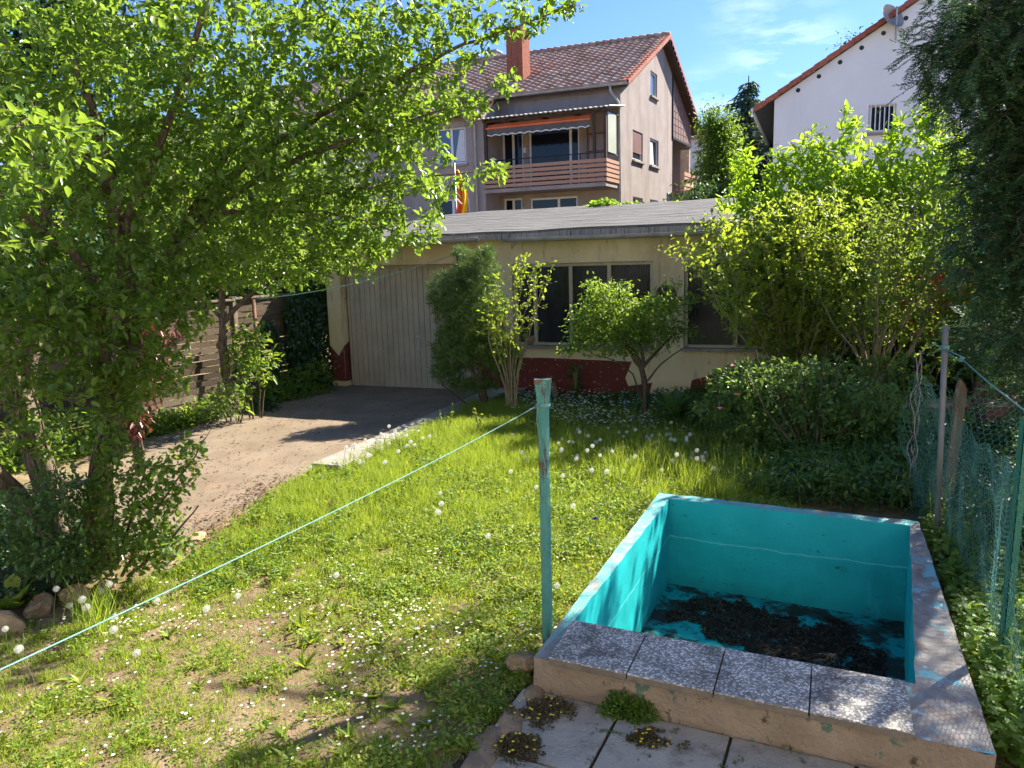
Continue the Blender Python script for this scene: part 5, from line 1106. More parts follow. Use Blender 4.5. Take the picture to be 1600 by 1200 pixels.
# ================================================================== YEW on the right
ty = root('yew_tree', (4.6, 5.6, 0), 'dark needled yew tree overhanging the right side of the garden', 'tree')
limbs = [[(4.7, 5.7, 0, .17), (4.65, 5.7, 1.2, .15), (4.6, 5.6, 2.6, .12), (4.5, 5.6, 4.0, .08), (4.4, 5.7, 5.6, .04)],
 [(4.62, 5.65, 2.2, .06), (4.1, 5.3, 2.9, .04), (3.6, 5.1, 3.4, .02), (3.25, 5.0, 3.6, .008)],
 [(4.6, 5.6, 2.8, .06), (4.0, 5.6, 3.7, .035), (3.5, 5.6, 4.2, .018), (3.1, 5.6, 4.4, .008)],
 [(4.6, 5.6, 1.7, .05), (4.2, 5.2, 2.1, .03), (3.8, 5.0, 2.2, .015)],
 [(4.5, 5.6, 3.6, .05), (3.9, 6.2, 4.7, .03), (3.3, 6.8, 5.3, .015)],
 [(4.6, 5.6, 2.5, .05), (4.3, 4.7, 3.2, .03), (3.9, 4.0, 3.6, .015)]]
spec = [(1490, 145, 5.1, (.10, .2, .06), 8), (1470, 60, 5.1, (.10, .2, .06), 8), (1628, 60, 5.0, (.8, .7, .55), 260), (1583, 60, 5.1, (.42, .5, .35), 110), (1538, 100, 5.0, (.14, .25, .12), 22), (1528, 25, 5.1, (.14, .25, .12), 22), (1628, 220, 5.1, (.55, .6, .4), 170), (1600, 200, 5.1, (.24, .4, .2), 55), (1583, 265, 5.1, (.15, .25, .10), 20), (1600, 380, 5.2, (.45, .6, .4), 150), (1598, 280, 5.3, (.4, .5, .5), 90), (1608, 330, 5.1, (.2, .3, .2), 30), (1600, 520, 5.3, (.42, .6, .35), 90), (1618, 430, 5.2, (.2, .3, .2), 26), (1640, 610, 5.4, (.3, .5, .2), 40)]
T = crown_targets(spec, 4.2); T = np.concatenate([T, ell((4.6, 5.6, 4.6), (1.7, 1.6, 1.0), 420), ell((3.7, 4.2, 4.6), (.9, .9, .55), 60), ell((4.4, 4.2, 3.4), (.8, .9, .8), 140), ell((4.9, 4.8, 2.2), (.8, 1.2, 1.0), 90)])
paths, nl = grow(limbs, T, .12, -.12, .25, .007, .0018)
wood('trunk', paths, M['bark'], ty, 9, 4, nl)
def needles(rt, paths, start, mat, per_m, tail, L, W, flat=True, back=0, name='crown', ang=.55):
    P, Tn = along(paths, per_m, tail, .001, start); n = len(P)
    up = nrm(np.array([0, 0, 1.]) + rdir(n) * .15); side = nrm(np.cross(Tn, up)); sg = np.where(np.arange(n) % 2, 1, -1)[:, None]
    if flat: A = nrm(side * sg * .85 + Tn * ang + rdir(n) * .18 + np.array([0, 0, .08])); N = nrm(np.cross(A, Tn) + rdir(n) * .25)
    else: A = nrm(rdir(n) * .8 + Tn * ang); N = rdir(n)
    return leaves(name, mat, NEEDLE, P, A, N, L * (.7 + .5 * rng.random(n)), W, rt)
# side sprigs give the sprays their feathered look
def sprigs(paths, start, every, L0, drop=.1, tail=.6):
    out = []
    for pts, r in paths[start:]:
        d = np.concatenate([[0], np.cumsum(np.linalg.norm(np.diff(pts, axis=0), axis=1))]); Lp = d[-1]; a = max(.03, Lp - tail)
        t = nrm(pts[-1] - pts[0]); sd3 = nrm(np.cross(t, [0, 0, 1.]))
        k = 0; s_ = a
        while s_ < Lp:
            p = np.array([np.interp(s_, d, pts[:, i]) for i in range(3)]); sg = 1 if k % 2 else -1; L_ = L0 * (.5 + .6 * rng.random()) * (1 - .5 * (s_ - a) / max(.01, Lp - a))
            dr = nrm(t * .7 + sd3 * sg * .75 + rng.normal(size=3) * .18); q = p + dr * L_ + np.array([0, 0, -drop * L_]); m_ = (p + q) / 2 + [0, 0, .03 * L_]
            out.append((np.array([p, m_, q]), np.array([.0022, .0018, .0012]))); s_ += every; k += 1
    return out
sp = sprigs(paths, nl, .045, .24, .35, .6); wood('sprigs', sp, M['yewtwig'], ty, 3, 3, 0)
needles(ty, sp, 0, M['yew'], 150, .30, .034, .0095)
print('yew sprigs', len(sp))

# ================================================================== SHRUBS
def shrub(name, base, label, cat, limbs, spec, leafm, tmpl, size, per_m, tail, wr=.5, twigm='twig', lift=.1, twr=.006, droop=.1, seg=.12, upn=1, jit=.015, group=None, n0=7, wob=.25, spread=1.0, targets=None, dens=1.0):
    rt = root(name, (base[0], base[1], 0), label, cat, group)
    T = targets if targets is not None else crown_targets(spec, dens)
    p, nl = grow(limbs, T, seg, lift, wob, twr, .0013); wood('stems', p, M[twigm], rt, n0, 3, nl)
    leafy(rt, p, nl, M[leafm], tmpl, size, per_m, tail, wr, droop, upn, jit, name='crown', spread=spread); return rt, p, nl
# long needled bush in front of the garage door
b = GZ(757, 640); D = 10.3
rt = root('needle_bush', (*b[:2], 0), 'tall dark green bush with long needle leaves in front of the garage door', 'bush')
limbs = [limb((757, 640, D, .055), (752, 600, D, .05), (745, 540, D, .04), (742, 480, D, .03), (735, 420, D, .02)), limb((752, 600, D, .03), (725, 560, D, .025), (705, 500, D, .015)), limb((750, 580, D, .03), (780, 530, D, .025), (790, 470, D, .012)), limb((748, 640, D, .015), (715, 622, D - .1, .013), (690, 600, D - .2, .009)),
 limb((745, 480, D, .02), (765, 430, D, .015), (762, 400, D, .008)), limb((742, 480, D, .02), (715, 420, D, .015), (712, 390, D, .008))]
spec = [(700, 460, D, (.30, .35, .35), 60), (790, 560, D, (.25, .3, .3), 40), (735, 480, D, (0.517, 0.470, 0.583), 210), (715, 540, D, (0.395, 0.423, 0.357), 110), (760, 540, D, (0.357, 0.376, 0.376), 90), (745, 425, D, (0.338, 0.329, 0.282), 70), (722, 395, D, (0.150, 0.188, 0.094), 14), (762, 395, D, (0.132, 0.188, 0.113), 14), (700, 580, D, (0.235, 0.282, 0.188), 30), (740, 600, D, (0.376, 0.329, 0.113), 30)]
p, nl = grow(limbs, crown_targets(spec, 3.8), .12, .1, .25, .006, .0016); wood('stems', p, M['twig'], rt, 8, 3, nl)
needles(rt, p, nl, M['pine'], 300, .22, .09, .0075, False, ang=.55)
# sparse budding shrub with pale stems
def fan(px, py, y, n, wx, h, r0, spreadx, seed, depth=.5, lean=0):
    rs = np.random.default_rng(seed); b = PY(px, py, y); L = []
    for i in range(n):
        f = (i + .5) / n * 2 - 1; tx = b[0] + f * wx + rs.normal() * .05 + lean; ty_ = y + rs.normal() * depth; hh = h * (1 - .25 * f * f + rs.normal() * .07)
        m1_ = (b[0] + f * wx * .25 * spreadx, y + (ty_ - y) * .3, b[2] + hh * .3); m2_ = (b[0] + f * wx * .75, y + (ty_ - y) * .7, b[2] + hh * .62)
        L.append([(b[0] + f * .05, y, -.02, r0), (b[0] + f * .08, y, max(.05, b[2]), r0)] if b[2] >= .4 else [(b[0] + f * .05, y, -.02, r0)]); L[-1].extend([(*m1_, r0 * .8), (*m2_, r0 * .5), (tx, ty_, b[2] + hh, .003)])
    return L
lb = fan(800, 645, 10.0, 9, .43, 1.95, .014, 1.0, 3, .22, .12); T = []
for L in lb:
    for k in range(38):
        s_ = .38 + .62 * rng.random(); q = np.array([np.interp(s_, [0, .33, .66, 1], [c[i] for c in L[-4:]]) for i in range(3)]); T.append(q + np.array([rng.normal() * .07, rng.normal() * .07, .10 + .14 * rng.random()]))
shrub('budding_shrub', GZ(800, 632), 'airy shrub with pale stems and small yellow green buds before the garage window', 'shrub', lb, None, 'bud', LEAF, .046, 44, .6, .55, 'paletwig', -.1, .005, -.2, .1, targets=np.array(T))
# round shrub tree
D = 9.35
limbs = [limb((1008, 655, D, .035), (1006, 590, D, .033), (1004, 570, D, .03), (975, 530, D, .018), (940, 500, D, .01)), limb((1005, 575, D, .025), (1000, 530, D, .02), (990, 480, D, .012)), limb((1005, 572, D, .022), (1030, 545, D, .016), (1055, 520, D, .009)), limb((1006, 585, D, .02), (985, 550, D, .014), (965, 520, D, .01)), limb((1003, 620, D, .012), (985, 575, D, .009), (950, 560, D - .1, .006), (925, 553, D - .1, .004)), limb((1006, 600, D, .012), (1040, 560, D, .009), (1075, 540, D, .005))]
spec = [(1075, 470, D, (.10, .15, .10), 10), (885, 545, D, (.12, .2, .06), 10), (925, 445, D, (.10, .15, .08), 8), (1050, 445, D, (.12, .2, .06), 8), (1085, 520, D, (.08, .1, .06), 6), (995, 490, D, (.35, .35, .28), 70), (905, 505, D, (.16, .25, .22), 26), (960, 450, D, (.25, .25, .08), 20), (975, 545, D, (.42, .3, .08), 30), (945, 490, D, (0.378, 0.360, 0.324), 170), (985, 510, D, (0.405, 0.360, 0.252), 130), (1035, 480, D, (0.288, 0.315, 0.180), 80), (1020, 520, D, (0.360, 0.315, 0.198), 70), (920, 530, D, (0.252, 0.270, 0.144), 50), (1058, 515, D, (0.162, 0.180, 0.126), 24), (940, 465, D, (0.198, 0.225, 0.108), 40)]
shrub('round_shrub', GZ(1008, 635), 'round crowned shrub on a thin trunk before the garage wall', 'shrub', limbs, spec, 'vine', LEAF, .050, 60, .4, .45, 'twig', .05, .005, .2, .1, dens=2.6, jit=.045)
# big budding shrubs in front of the second window
lb = fan(1235, 640, 9.0, 19, 1.22, 2.35, .014, 1.2, 5, .45, -.1); T = []
for L in lb:
    for k in range(230):
        s_ = .22 + .78 * rng.random() ** .8; q = np.array([np.interp(s_, [0, .33, .66, 1], [c[i] for c in L[-4:]]) for i in range(3)]); T.append(q + np.array([rng.normal() * .12, rng.normal() * .13, .05 + .22 * rng.random()]))
shrub('lilac_shrub', GZ(1235, 690), 'wide many stemmed shrub with tiny yellow green leaves before the second garage window', 'shrub', lb, None, 'bud', LEAF, .050, 40, .6, .55, 'paletwig', -.1, .0045, -.2, .12, targets=np.array(T))
lb = fan(1365, 600, 8.3, 15, .72, 1.75, .015, 1.1, 9, .4, .05) + [limb((1340, 640, 8.3, .045), (1375, 590, 8.2, .04), (1426, 550, 8.1, .03), (1450, 490, 8.1, .015), (1460, 430, 8.1, .006))]; T = []
for L in lb:
    L = L[-4:]; zs = np.linspace(0, 1, len(L))
    for k in range(130):
        s_ = .28 + .72 * rng.random() ** .8; q = np.array([np.interp(s_, zs, [c[i] for c in L]) for i in range(3)]); T.append(q + np.array([rng.normal() * .11, rng.normal() * .12, .03 + .2 * rng.random()]))
shrub('lilac_shrub', GZ(1365, 690), 'greener upright shrub with bare lower stems left of the grey pole', 'shrub', lb, None, 'shrub', LEAF, .044, 36, .6, .55, 'paletwig', -.1, .0045, -.2, .12, targets=np.array(T))
# bright laurel-like shrub behind them
D = 9.9
limbs = fan(1310, 600, D, 13, 1.35, 2.7, .018, 1.2, 11, .4, .1)
spec = [(1310, 290, D, (1.05, .6, .55), 260), (1230, 350, D, (.75, .6, .5), 150), (1400, 330, D, (.75, .6, .65), 190), (1470, 260, D, (.45, .5, .55), 90), (1300, 430, D + .2, (1.2, .5, .6), 130), (1440, 420, D, (.6, .5, .6), 90), (1265, 240, D, (.2, .25, .35), 30), (1330, 205, D, (.14, .2, .3), 18), (1400, 215, D, (.12, .2, .3), 16), (1165, 270, D - .2, (.15, .2, .35), 26), (1215, 260, D, (.14, .2, .25), 18), (1450, 190, D, (.16, .2, .35), 24), (1160, 320, D, (.3, .4, .3), 34), (1500, 380, D - .4, (.35, .4, .5), 50)]
shrub('laurel_shrub', GZ(1310, 660), 'tall bright yellow green laurel like shrub under the white house wall', 'shrub', limbs, spec, 'laurel', LEAF, .092, 32, .5, .38, 'twig', -.15, .007, -.25, .16, jit=.03, dens=3.0)
# darker shrub between laurel and yew
limbs = fan(1530, 620, 8.0, 7, .55, 2.3, .02, 1.2, 13, .3, .0)
spec = [(1500, 520, 8.0, (.4, .4, .5), 60), (1540, 440, 8.0, (.4, .4, .6), 80), (1590, 540, 7.8, (.5, .4, .5), 50), (1500, 330, 8.2, (.3, .4, .5), 50)]
shrub('privet_bush', GZ(1530, 680), 'dark shrub with pale leaf tips between the grey pole and the yew', 'shrub', limbs, spec, 'shrub', LEAF, .07, 30, .45, .42, 'twig', -.1, .007, .1, .14, jit=.03, dens=4.0)
# rose bush
D = 7.9
limbs = fan(1270, 745, 7.1, 8, .8, 1.3, .014, 1.2, 15, .35, .0) + [limb((1240, 760, 7.2, .015), (1262, 700, 7.2, .014), (1275, 640, 7.3, .01)), limb((1265, 765, 7.0, .02), (1330, 710, 7.1, .014), (1370, 690, 7.2, .008))]
spec = [(1200, 590, 7.5, (.55, .5, .2), 130), (1150, 600, 7.6, (.35, .4, .2), 70), (1240, 640, 7.4, (.7, .5, .3), 150), (1320, 640, 7.3, (.55, .5, .32), 130), (1370, 680, 7.2, (.35, .4, .3), 70), (1280, 580, 7.7, (.45, .4, .16), 70), (1180, 680, 7.5, (.4, .4, .25), 50), (1110, 640, 7.7, (.2, .3, .12), 24), (1340, 620, 7.1, (.4, .3, .2), 50), (1330, 720, 7.0, (.45, .35, .22), 70), (1230, 720, 7.1, (.4, .35, .2), 50), (1400, 640, 7.3, (.3, .3, .25), 50), (1400, 720, 7.0, (.3, .3, .25), 40)]
rb, p_, nl_ = shrub('rose_bush', GZ(1270, 745), 'broad dark rose bush with a few pink blooms behind the pool', 'bush', limbs, spec, 'rose', LEAF, .045, 60, .4, .55, 'twig', .05, .005, .15, .1, dens=3.2)
def bloom(name, c, r, mat, parent, n=14):
    k = n; a = rng.random(k) * 6.28; el = rng.random(k) * 1.2 + .1; A = np.stack([np.cos(a) * np.cos(el), np.sin(a) * np.cos(el), np.sin(el)], 1); return leaves(name, mat, ROUND, np.array(c) + A * r * .1, A, nrm(rdir(k) * .3 + [0, 0, 1]), r, r * .9, parent)
for px, py in ((1145, 573), (1151, 618), (1125, 640)): bloom('flower', PY(px, py, 7.15), .028, M['pink'], rb)
limbs = fan(1405, 690, 7.6, 6, .3, 1.0, .01, 1.1, 33, .2, .0)
spec = [(1400, 600, 7.6, (.38, .3, .35), 70), (1430, 680, 7.2, (.3, .3, .3), 50), (1370, 580, 7.8, (.35, .3, .2), 36)]
shrub('dark_bush', GZ(1405, 720), 'dark leafy bush between the rose bush and the hanging rope', 'bush', limbs, spec, 'shrub', LEAF, .05, 40, .4, .5, 'twig', .05, .005, .15, .1, dens=2.4)
# shrub and box bush at the foot of the big tree
D = 4.9
limbs = [limb((190, 900, 4.9, .012), (240, 800, 4.8, .009), (300, 720, 4.8, .005), (330, 670, 4.8, .002)), limb((180, 890, 4.9, .012), (210, 790, 4.9, .009), (230, 720, 4.9, .005)), limb((200, 900, 4.8, .012), (260, 850, 4.7, .008), (310, 790, 4.7, .004)), limb((170, 890, 5.0, .012), (180, 800, 5.0, .009), (170, 720, 5.0, .004))]
spec = [(225, 790, 4.8, (.30, .3, .26), 95), (270, 740, 4.8, (.20, .25, .14), 36), (300, 700, 4.8, (.14, .2, .09), 14), (200, 860, 4.75, (.28, .3, .18), 70), (260, 850, 4.7, (.2, .2, .14), 40), (190, 720, 5.0, (.18, .2, .14), 22), (150, 790, 4.95, (.15, .2, .2), 18)]
shrub('cotoneaster_bush', GZ(200, 900), 'loose bush with small round leaves at the right foot of the big tree', 'bush', limbs, spec, 'shrub', ROUND, .032, 60, .35, .72, 'twig', .0, .004, .0, .07, jit=.01, dens=3.6)
limbs = fan(85, 905, 4.7, 7, .3, .6, .012, 1.2, 21, .15, .0)
spec = [(25, 800, 4.9, (.3, .3, .15), 60), (110, 780, 4.8, (.2, .25, .15), 46), (85, 860, 4.6, (.30, .28, .16), 140), (45, 850, 4.7, (.2, .25, .14), 60), (70, 800, 4.7, (.22, .25, .12), 50), (120, 880, 4.6, (.2, .2, .12), 50), (80, 750, 4.9, (.15, .2, .10), 20)]
shrub('box_bush', GZ(85, 905), 'dense dark glossy bush at the left foot of the big tree', 'bush', limbs, spec, 'box', LEAF, .034, 80, .3, .5, 'twig', .05, .004, .0, .07, jit=.015, dens=3)
# red leaved shrub and green shrub against the fence
limbs = fan(215, 700, 7.6, 6, .22, 1.3, .014, 1.1, 23, .1, .0)
spec = [(205, 650, 7.6, (.18, .18, .25), 50), (235, 600, 7.7, (.16, .18, .25), 40), (225, 560, 7.7, (.25, .2, .25), 46), (250, 520, 7.8, (.25, .2, .15), 22)]
shrub('red_leaved_shrub', GZ(215, 700), 'narrow shrub with drooping dark red leaves against the fence', 'shrub', limbs, spec, 'red', LEAF, .065, 44, .4, .4, 'twig', -.05, .005, .8, .1, jit=.03, dens=1.6)
for (px, py, D, sz, n_, lb_, mt) in ((390, 560, 10.3, (.42, .35, .42), 110, 'bright green leafy shrub at the foot of the small tree', 'vine'), (415, 640, 10.9, (.3, .3, .2), 50, 'low dark bush between rusty post and garage', 'ivy'), (360, 620, 10.0, (.3, .3, .3), 50, 'pale green low shrub right of the wire mesh', 'vine')):
    b = PY(px, py, D); limbs = [[(b[0] + dx, D + dy, 0, .012), (b[0] + dx * 2, D + dy, b[2] * .6, .008), (b[0] + dx * 3, D + dy, b[2], .003)] for dx, dy in ((-.06, 0), (.05, .05), (0, -.05), (.09, 0))]
    shrub('fence_shrub', b, lb_, 'shrub', limbs, None, mt, LEAF, .075, 26, .35, .45, 'twig', -.05, .005, .1, .12, targets=ell(b, sz, int(n_ * 1.8)), jit=.02, group='shrubs along the fence')
# wire mesh leaning at the fence
def wiref(u, v):
    A_ = PY(300, 560, 9.6); return np.stack([A_[0] + u * .75 + .0 * v, A_[1] + u * .35 - v * .12, v + .02 + .05 * np.sin(u * 4)], 1)
netting('wire_mesh', wiref, .7, .7, .062, M['greysteel'], 'piece of chain link mesh leaning under the small tree', .0016)
# ivy at the garage corner, vine on the fence
def ivy(name, pts, nrmv, label, mat, size, parentbase, cat='climbing plant'):
    n = len(pts); rt = root(name, (*parentbase[:2], 0), label, cat); side = nrm(np.cross(np.array(nrmv), [0, 0, 1.])); A = nrm(rdir(n) * .5 + np.array([0, 0, -.8]) + side * rng.normal(size=(n, 1)) * .5); N = nrm(np.array(nrmv) + rdir(n) * .55)
    leaves('foliage', mat, LOBED, pts, A, N, size * (.6 + .7 * rng.random(n)), size * .8, rt)
    mb = MB()
    for k in range(7):
        q = pts[rng.integers(0, n)]; base = np.array([q[0], q[1], 0.0]); mid = (base + q) / 2 + rng.normal(size=3) * .05; mb.tube([base, mid, q], .006, 4)
    mb.build('stems', M['twig'], rt); return rt
n = 3600; a = -.42 + 1.3 * rng.random(n) ** 1.2; z = rng.random(n) ** .9 * (1.75 - .7 * a * (rng.random(n))); o_ = .04 + .16 * rng.random(n) * (1.1 - z / 2)
pts = np.array([ff(a[i], z[i], o_[i]) for i in range(n)]); ivy('ivy', pts, (*fn, .2), 'dark ivy covering the fence end beside the garage corner', M['ivy'], .075, ff(.4, 0))
n = 420; a = 1.05 + .30 * rng.random(n) + .0; z = .35 + rng.random(n) * .9; pts = np.array([ff(a[i] + .12 * math.sin(z[i] * 6), z[i], .05 + .06 * rng.random()) for i in range(n)]); ivy('ivy', pts, (*fn, .2), 'small separate ivy strand climbing the middle of the last fence panel', M['ivy'], .065, ff(1.2, 0))
n = 6500; a = .3 + 5.8 * rng.random(n); cl_ = fnoise(a, a * 0, 1.5); z = rng.random(n) ** 1.6 * (.14 + .85 * np.clip(cl_ - .25, 0, 1)); o_ = .05 + .55 * rng.random(n) * (.3 + cl_)
pts = np.array([ff(a[i], z[i] + .02, o_[i]) for i in range(n)]); n = len(pts)
o = leaves('undergrowth', M['vine'], LEAF, pts, nrm(rdir(n, .3)), nrm(rdir(n) * .6 + [0, 0, 1]), .07 * (.5 + .8 * rng.random(n)), .04); tag(o, 'low leafy undergrowth along the foot of the fence', 'undergrowth', kind='stuff')

# ================================================================== BACKGROUND TREES, HEDGES
def bigtree(name, base, h, crown, label, cat, mat, size, n, trunk_r=.15, group=None, per=8, wr=.55, seg=.5):
    rt = root(name, (base[0], base[1], 0), label, cat, group)
    L = [[(base[0], base[1], 0, trunk_r), (base[0] + .1, base[1], h * .5, trunk_r * .6), (base[0], base[1], h * .95, .02)]]
    T = np.concatenate([ell(c, r, k) for (c, r, k) in crown]); p, nl = grow(L, T, seg, .1, .2, .02, .006); wood('trunk', p, M['bark'], rt, 7, 3, nl)
    P = T[rng.integers(0, len(T), n)] + rng.normal(size=(n, 3)) * size * 2.2; leaves('crown', mat, LEAF, P, rdir(n), nrm(rdir(n) * .6 + [0, -.2, 1]), size * (.6 + .8 * rng.random(n)), size * wr, rt); return rt
c = PY(1124, 240, 30.0)
bigtree('maple_tree', c, 7.3, [(PY(1124, 220, 30), (.52, .6, .95), 80), (PY(1122, 268, 30), (.62, .8, .8), 90), (PY(1114, 192, 30), (.30, .4, .35), 20)], 'fresh green leafy tree right of the apartment house', 'tree', M['birch'], .12, 9000, .1)
# spruce
sp0 = PY(1170, 118, 33.0); base = (sp0[0], 33.0); rs_t = root('spruce_tree', (*base, 0), 'dark drooping spruce with pointed top between the two houses', 'tree'); pth = [(np.array([[base[0], base[1], 0], [base[0], base[1], sp0[2] / 2], [base[0], base[1], sp0[2]]]), np.array([.18, .1, .02]))]; tips = []
H0 = sp0[2]; zc = H0 - .3
while zc > 1.5:
    R_ = .16 + (H0 - zc) * .58 * (1 + .18 * rng.normal()); k = 7
    for i in range(k):
        a = rng.random() * 6.28; e = np.array([math.cos(a), math.sin(a), 0]); Lb = R_ * (.65 + .5 * rng.random()); s_ = np.linspace(0, 1, 6)[:, None]
        q = np.array([base[0], base[1], zc]) + e * Lb * s_ + np.array([0, 0, 1.]) * (.12 * Lb * s_ - .42 * Lb * s_ ** 2 + .18 * Lb * s_ ** 4); pth.append((q, np.linspace(.03, .006, 6)))
    zc -= .17 * (.8 + .4 * rng.random())
wood('trunk', pth, M['bark'], rs_t, 6, 3, 1)
P, Tn = along(pth, 34, 9, .02, 1); n = len(P); A = nrm(Tn * .6 + rdir(n) * .6 + np.array([0, 0, -.75])); leaves('crown', M['spruce'], NEEDLE, P, A, rdir(n), .26 * (.5 + rng.random(n)), .07, rs_t)
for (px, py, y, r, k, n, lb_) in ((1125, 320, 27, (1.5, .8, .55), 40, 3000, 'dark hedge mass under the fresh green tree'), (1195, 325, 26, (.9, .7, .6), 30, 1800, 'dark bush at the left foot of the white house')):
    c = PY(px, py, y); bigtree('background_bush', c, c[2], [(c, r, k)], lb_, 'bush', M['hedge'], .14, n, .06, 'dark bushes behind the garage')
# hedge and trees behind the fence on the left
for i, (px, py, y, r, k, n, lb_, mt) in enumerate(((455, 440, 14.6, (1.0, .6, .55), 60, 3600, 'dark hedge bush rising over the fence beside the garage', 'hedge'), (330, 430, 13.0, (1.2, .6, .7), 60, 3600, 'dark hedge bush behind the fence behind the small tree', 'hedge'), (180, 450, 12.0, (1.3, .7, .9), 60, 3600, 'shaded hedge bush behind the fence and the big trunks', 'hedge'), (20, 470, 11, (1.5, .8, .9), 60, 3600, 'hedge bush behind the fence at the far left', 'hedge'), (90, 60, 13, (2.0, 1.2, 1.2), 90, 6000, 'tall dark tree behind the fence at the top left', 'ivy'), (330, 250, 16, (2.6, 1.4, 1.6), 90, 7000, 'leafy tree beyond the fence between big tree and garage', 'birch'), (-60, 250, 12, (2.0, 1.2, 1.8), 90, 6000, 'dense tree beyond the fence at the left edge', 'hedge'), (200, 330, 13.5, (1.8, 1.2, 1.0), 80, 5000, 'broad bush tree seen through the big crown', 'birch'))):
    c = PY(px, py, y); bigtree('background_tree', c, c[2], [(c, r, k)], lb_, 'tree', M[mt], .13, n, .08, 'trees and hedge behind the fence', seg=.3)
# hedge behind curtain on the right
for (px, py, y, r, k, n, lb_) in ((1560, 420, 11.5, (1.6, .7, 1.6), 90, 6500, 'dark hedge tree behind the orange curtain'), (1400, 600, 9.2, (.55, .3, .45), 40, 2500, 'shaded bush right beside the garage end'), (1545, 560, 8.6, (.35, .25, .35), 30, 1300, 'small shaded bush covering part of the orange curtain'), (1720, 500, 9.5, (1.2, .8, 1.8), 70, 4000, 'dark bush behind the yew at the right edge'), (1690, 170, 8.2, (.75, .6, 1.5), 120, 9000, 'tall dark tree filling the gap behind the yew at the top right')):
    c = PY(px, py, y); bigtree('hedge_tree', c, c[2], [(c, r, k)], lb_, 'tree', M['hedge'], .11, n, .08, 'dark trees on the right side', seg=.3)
c = on_plane(1335, 62, WA, wd2); q = np.array(fW(c[0], c[1], -1.5)); bigtree('roof_top_tree', q, q[2] + .3, [(q + [.1, 0, .15], (.35, .3, .25), 14)], 'twiggy treetop showing above the white house roof', 'tree', M['hedge'], .10, 220, .05)

# ================================================================== LAWN
LAWN = np.array([p[:2] for p in (GZ(492, 742), DR_A[1].tolist() + [0], GZ(700, 650), GZ(800, 640), GZ(1060, 655), GZ(1130, 760), GZ(1200, 790), PO[1], PO[0], PO[3], GZ(832, 1082), GZ(752, 1200), GZ(700, 1330), GZ(-100, 1330), GZ(-140, 1040), GZ(0, 985), GZ(120, 950), GZ(290, 885), GZ(330, 850), GZ(440, 770))])
KERBP = np.array([kf(-.03, 0, -.1)[:2], kf(LK, 0, -.1)[:2], kf(LK, 0, .27)[:2], kf(-.03, 0, .27)[:2]])
def sample(poly, dens, extra=None):
    lo, hi = poly.min(0), poly.max(0); n = int(dens * (hi[0] - lo[0]) * (hi[1] - lo[1])); P = lo + rng.random((n, 2)) * (hi - lo); P = P[inpoly(P, poly)]
    out = np.array(PO)[:, :2]; P = P[~inpoly(P, out)]; P = P[~inpoly(P, PAVEPOLY)]; P = P[~inpoly(P, KERBP)]; return P
def clumpy(P): return .5 * vnoise(P[:, 0] + 60, P[:, 1], 9) + .5 * vnoise(P[:, 0], P[:, 1] + 33, 23)
def bare(P):     # bare soil towards the near left
    d_ = np.exp(-(((P[:, 0] + 1.2) / 1.1) ** 2 + ((P[:, 1] - 3.6) / 1.0) ** 2)); return fnoise(P[:, 0], P[:, 1], 3.6) * .85 + .23 * d_
P = sample(LAWN, 11000); far = np.clip((P[:, 1] - 4.6) / 4, 0, 1); br = bare(P); P = P[(br + rng.random(len(P)) * .35 < .86) & (clumpy(P) + .25 * far > .34 + .24 * rng.random(len(P)))]
far = np.clip((P[:, 1] - 4.4) / 4, 0, 1) * (.4 + 1.1 * fnoise(P[:, 0] + 9, P[:, 1], 1.4)); n = len(P); print('grass', n)
tuft = fnoise(P[:, 0], P[:, 1] + 20, 5); L = (.022 + .035 * tuft + .13 * far) * (.5 + rng.random(n)); Lean = rdir(n) * [1, 1, 0]
A = nrm(np.column_stack([Lean[:, :2] * (.75 - .3 * far[:, None]), np.ones(n)])); N = nrm(np.cross(A, rdir(n)))
o = leaves('grass', M['grass'], BLADE, np.column_stack([P, gz(P[:, 0], P[:, 1]) - .002]), A, N, L, .0028 + .0022 * rng.random(n) + .001 * far); tag(o, 'uneven green lawn grass, longer towards the garage', 'grass', kind='stuff')
P = sample(LAWN, 10000); br = bare(P); keep = (br + rng.random(len(P)) * .4 < .80) & (fnoise(P[:, 0] + 40, P[:, 1], 3.5) + .25 * np.clip((P[:, 0] + .8) / 1.5, -1, 1) > .36 + .12 * rng.random(len(P))); P = P[keep]; n = len(P); print('weeds', n)
wc = vnoise(P[:, 0] + 11, P[:, 1], 4.5); keep = rng.random(n) < .35 + .9 * wc; P = P[keep]; wc = wc[keep]; n = len(P); far = np.clip((P[:, 1] - 4.4) / 4, 0, 1); z = .006 + .045 * wc * rng.random(n) + (.03 + .08 * far) * rng.random(n)
o = leaves('clover_and_weeds', M['weed'], ROUND, np.column_stack([P, gz(P[:, 0], P[:, 1]) + z]), nrm(rdir(n) * [1, 1, .4] + [0, 0, .15]), nrm(rdir(n) * .5 + [0, 0, 1]), .011 + .018 * rng.random(n) * (.5 + wc) + .012 * far, .008 + .006 * wc + .009 * far); tag(o, 'small leaved clover and weeds through the lawn', 'weeds', kind='stuff')
WP = np.array([p[:2] for p in (GZ(700, 1100), GZ(760, 930), GZ(850, 880), GZ(990, 790), PO[0], PO[3], GZ(830, 1080), GZ(760, 1180))]); P = sample(WP, 1500); P = P[vnoise(P[:, 0], P[:, 1], 7) > .45]; n = len(P)
o = leaves('tall_weeds', M['weed'], LEAF, np.column_stack([P, .12 * rng.random(n) * vnoise(P[:, 0], P[:, 1], 7)]), nrm(rdir(n) * [1, 1, .5] + [0, 0, .4]), nrm(rdir(n) * .6 + [0, 0, 1]), .035 * (.5 + rng.random(n)), .014); tag(o, 'taller leafy weeds along the left side of the pool', 'weeds', kind='stuff')
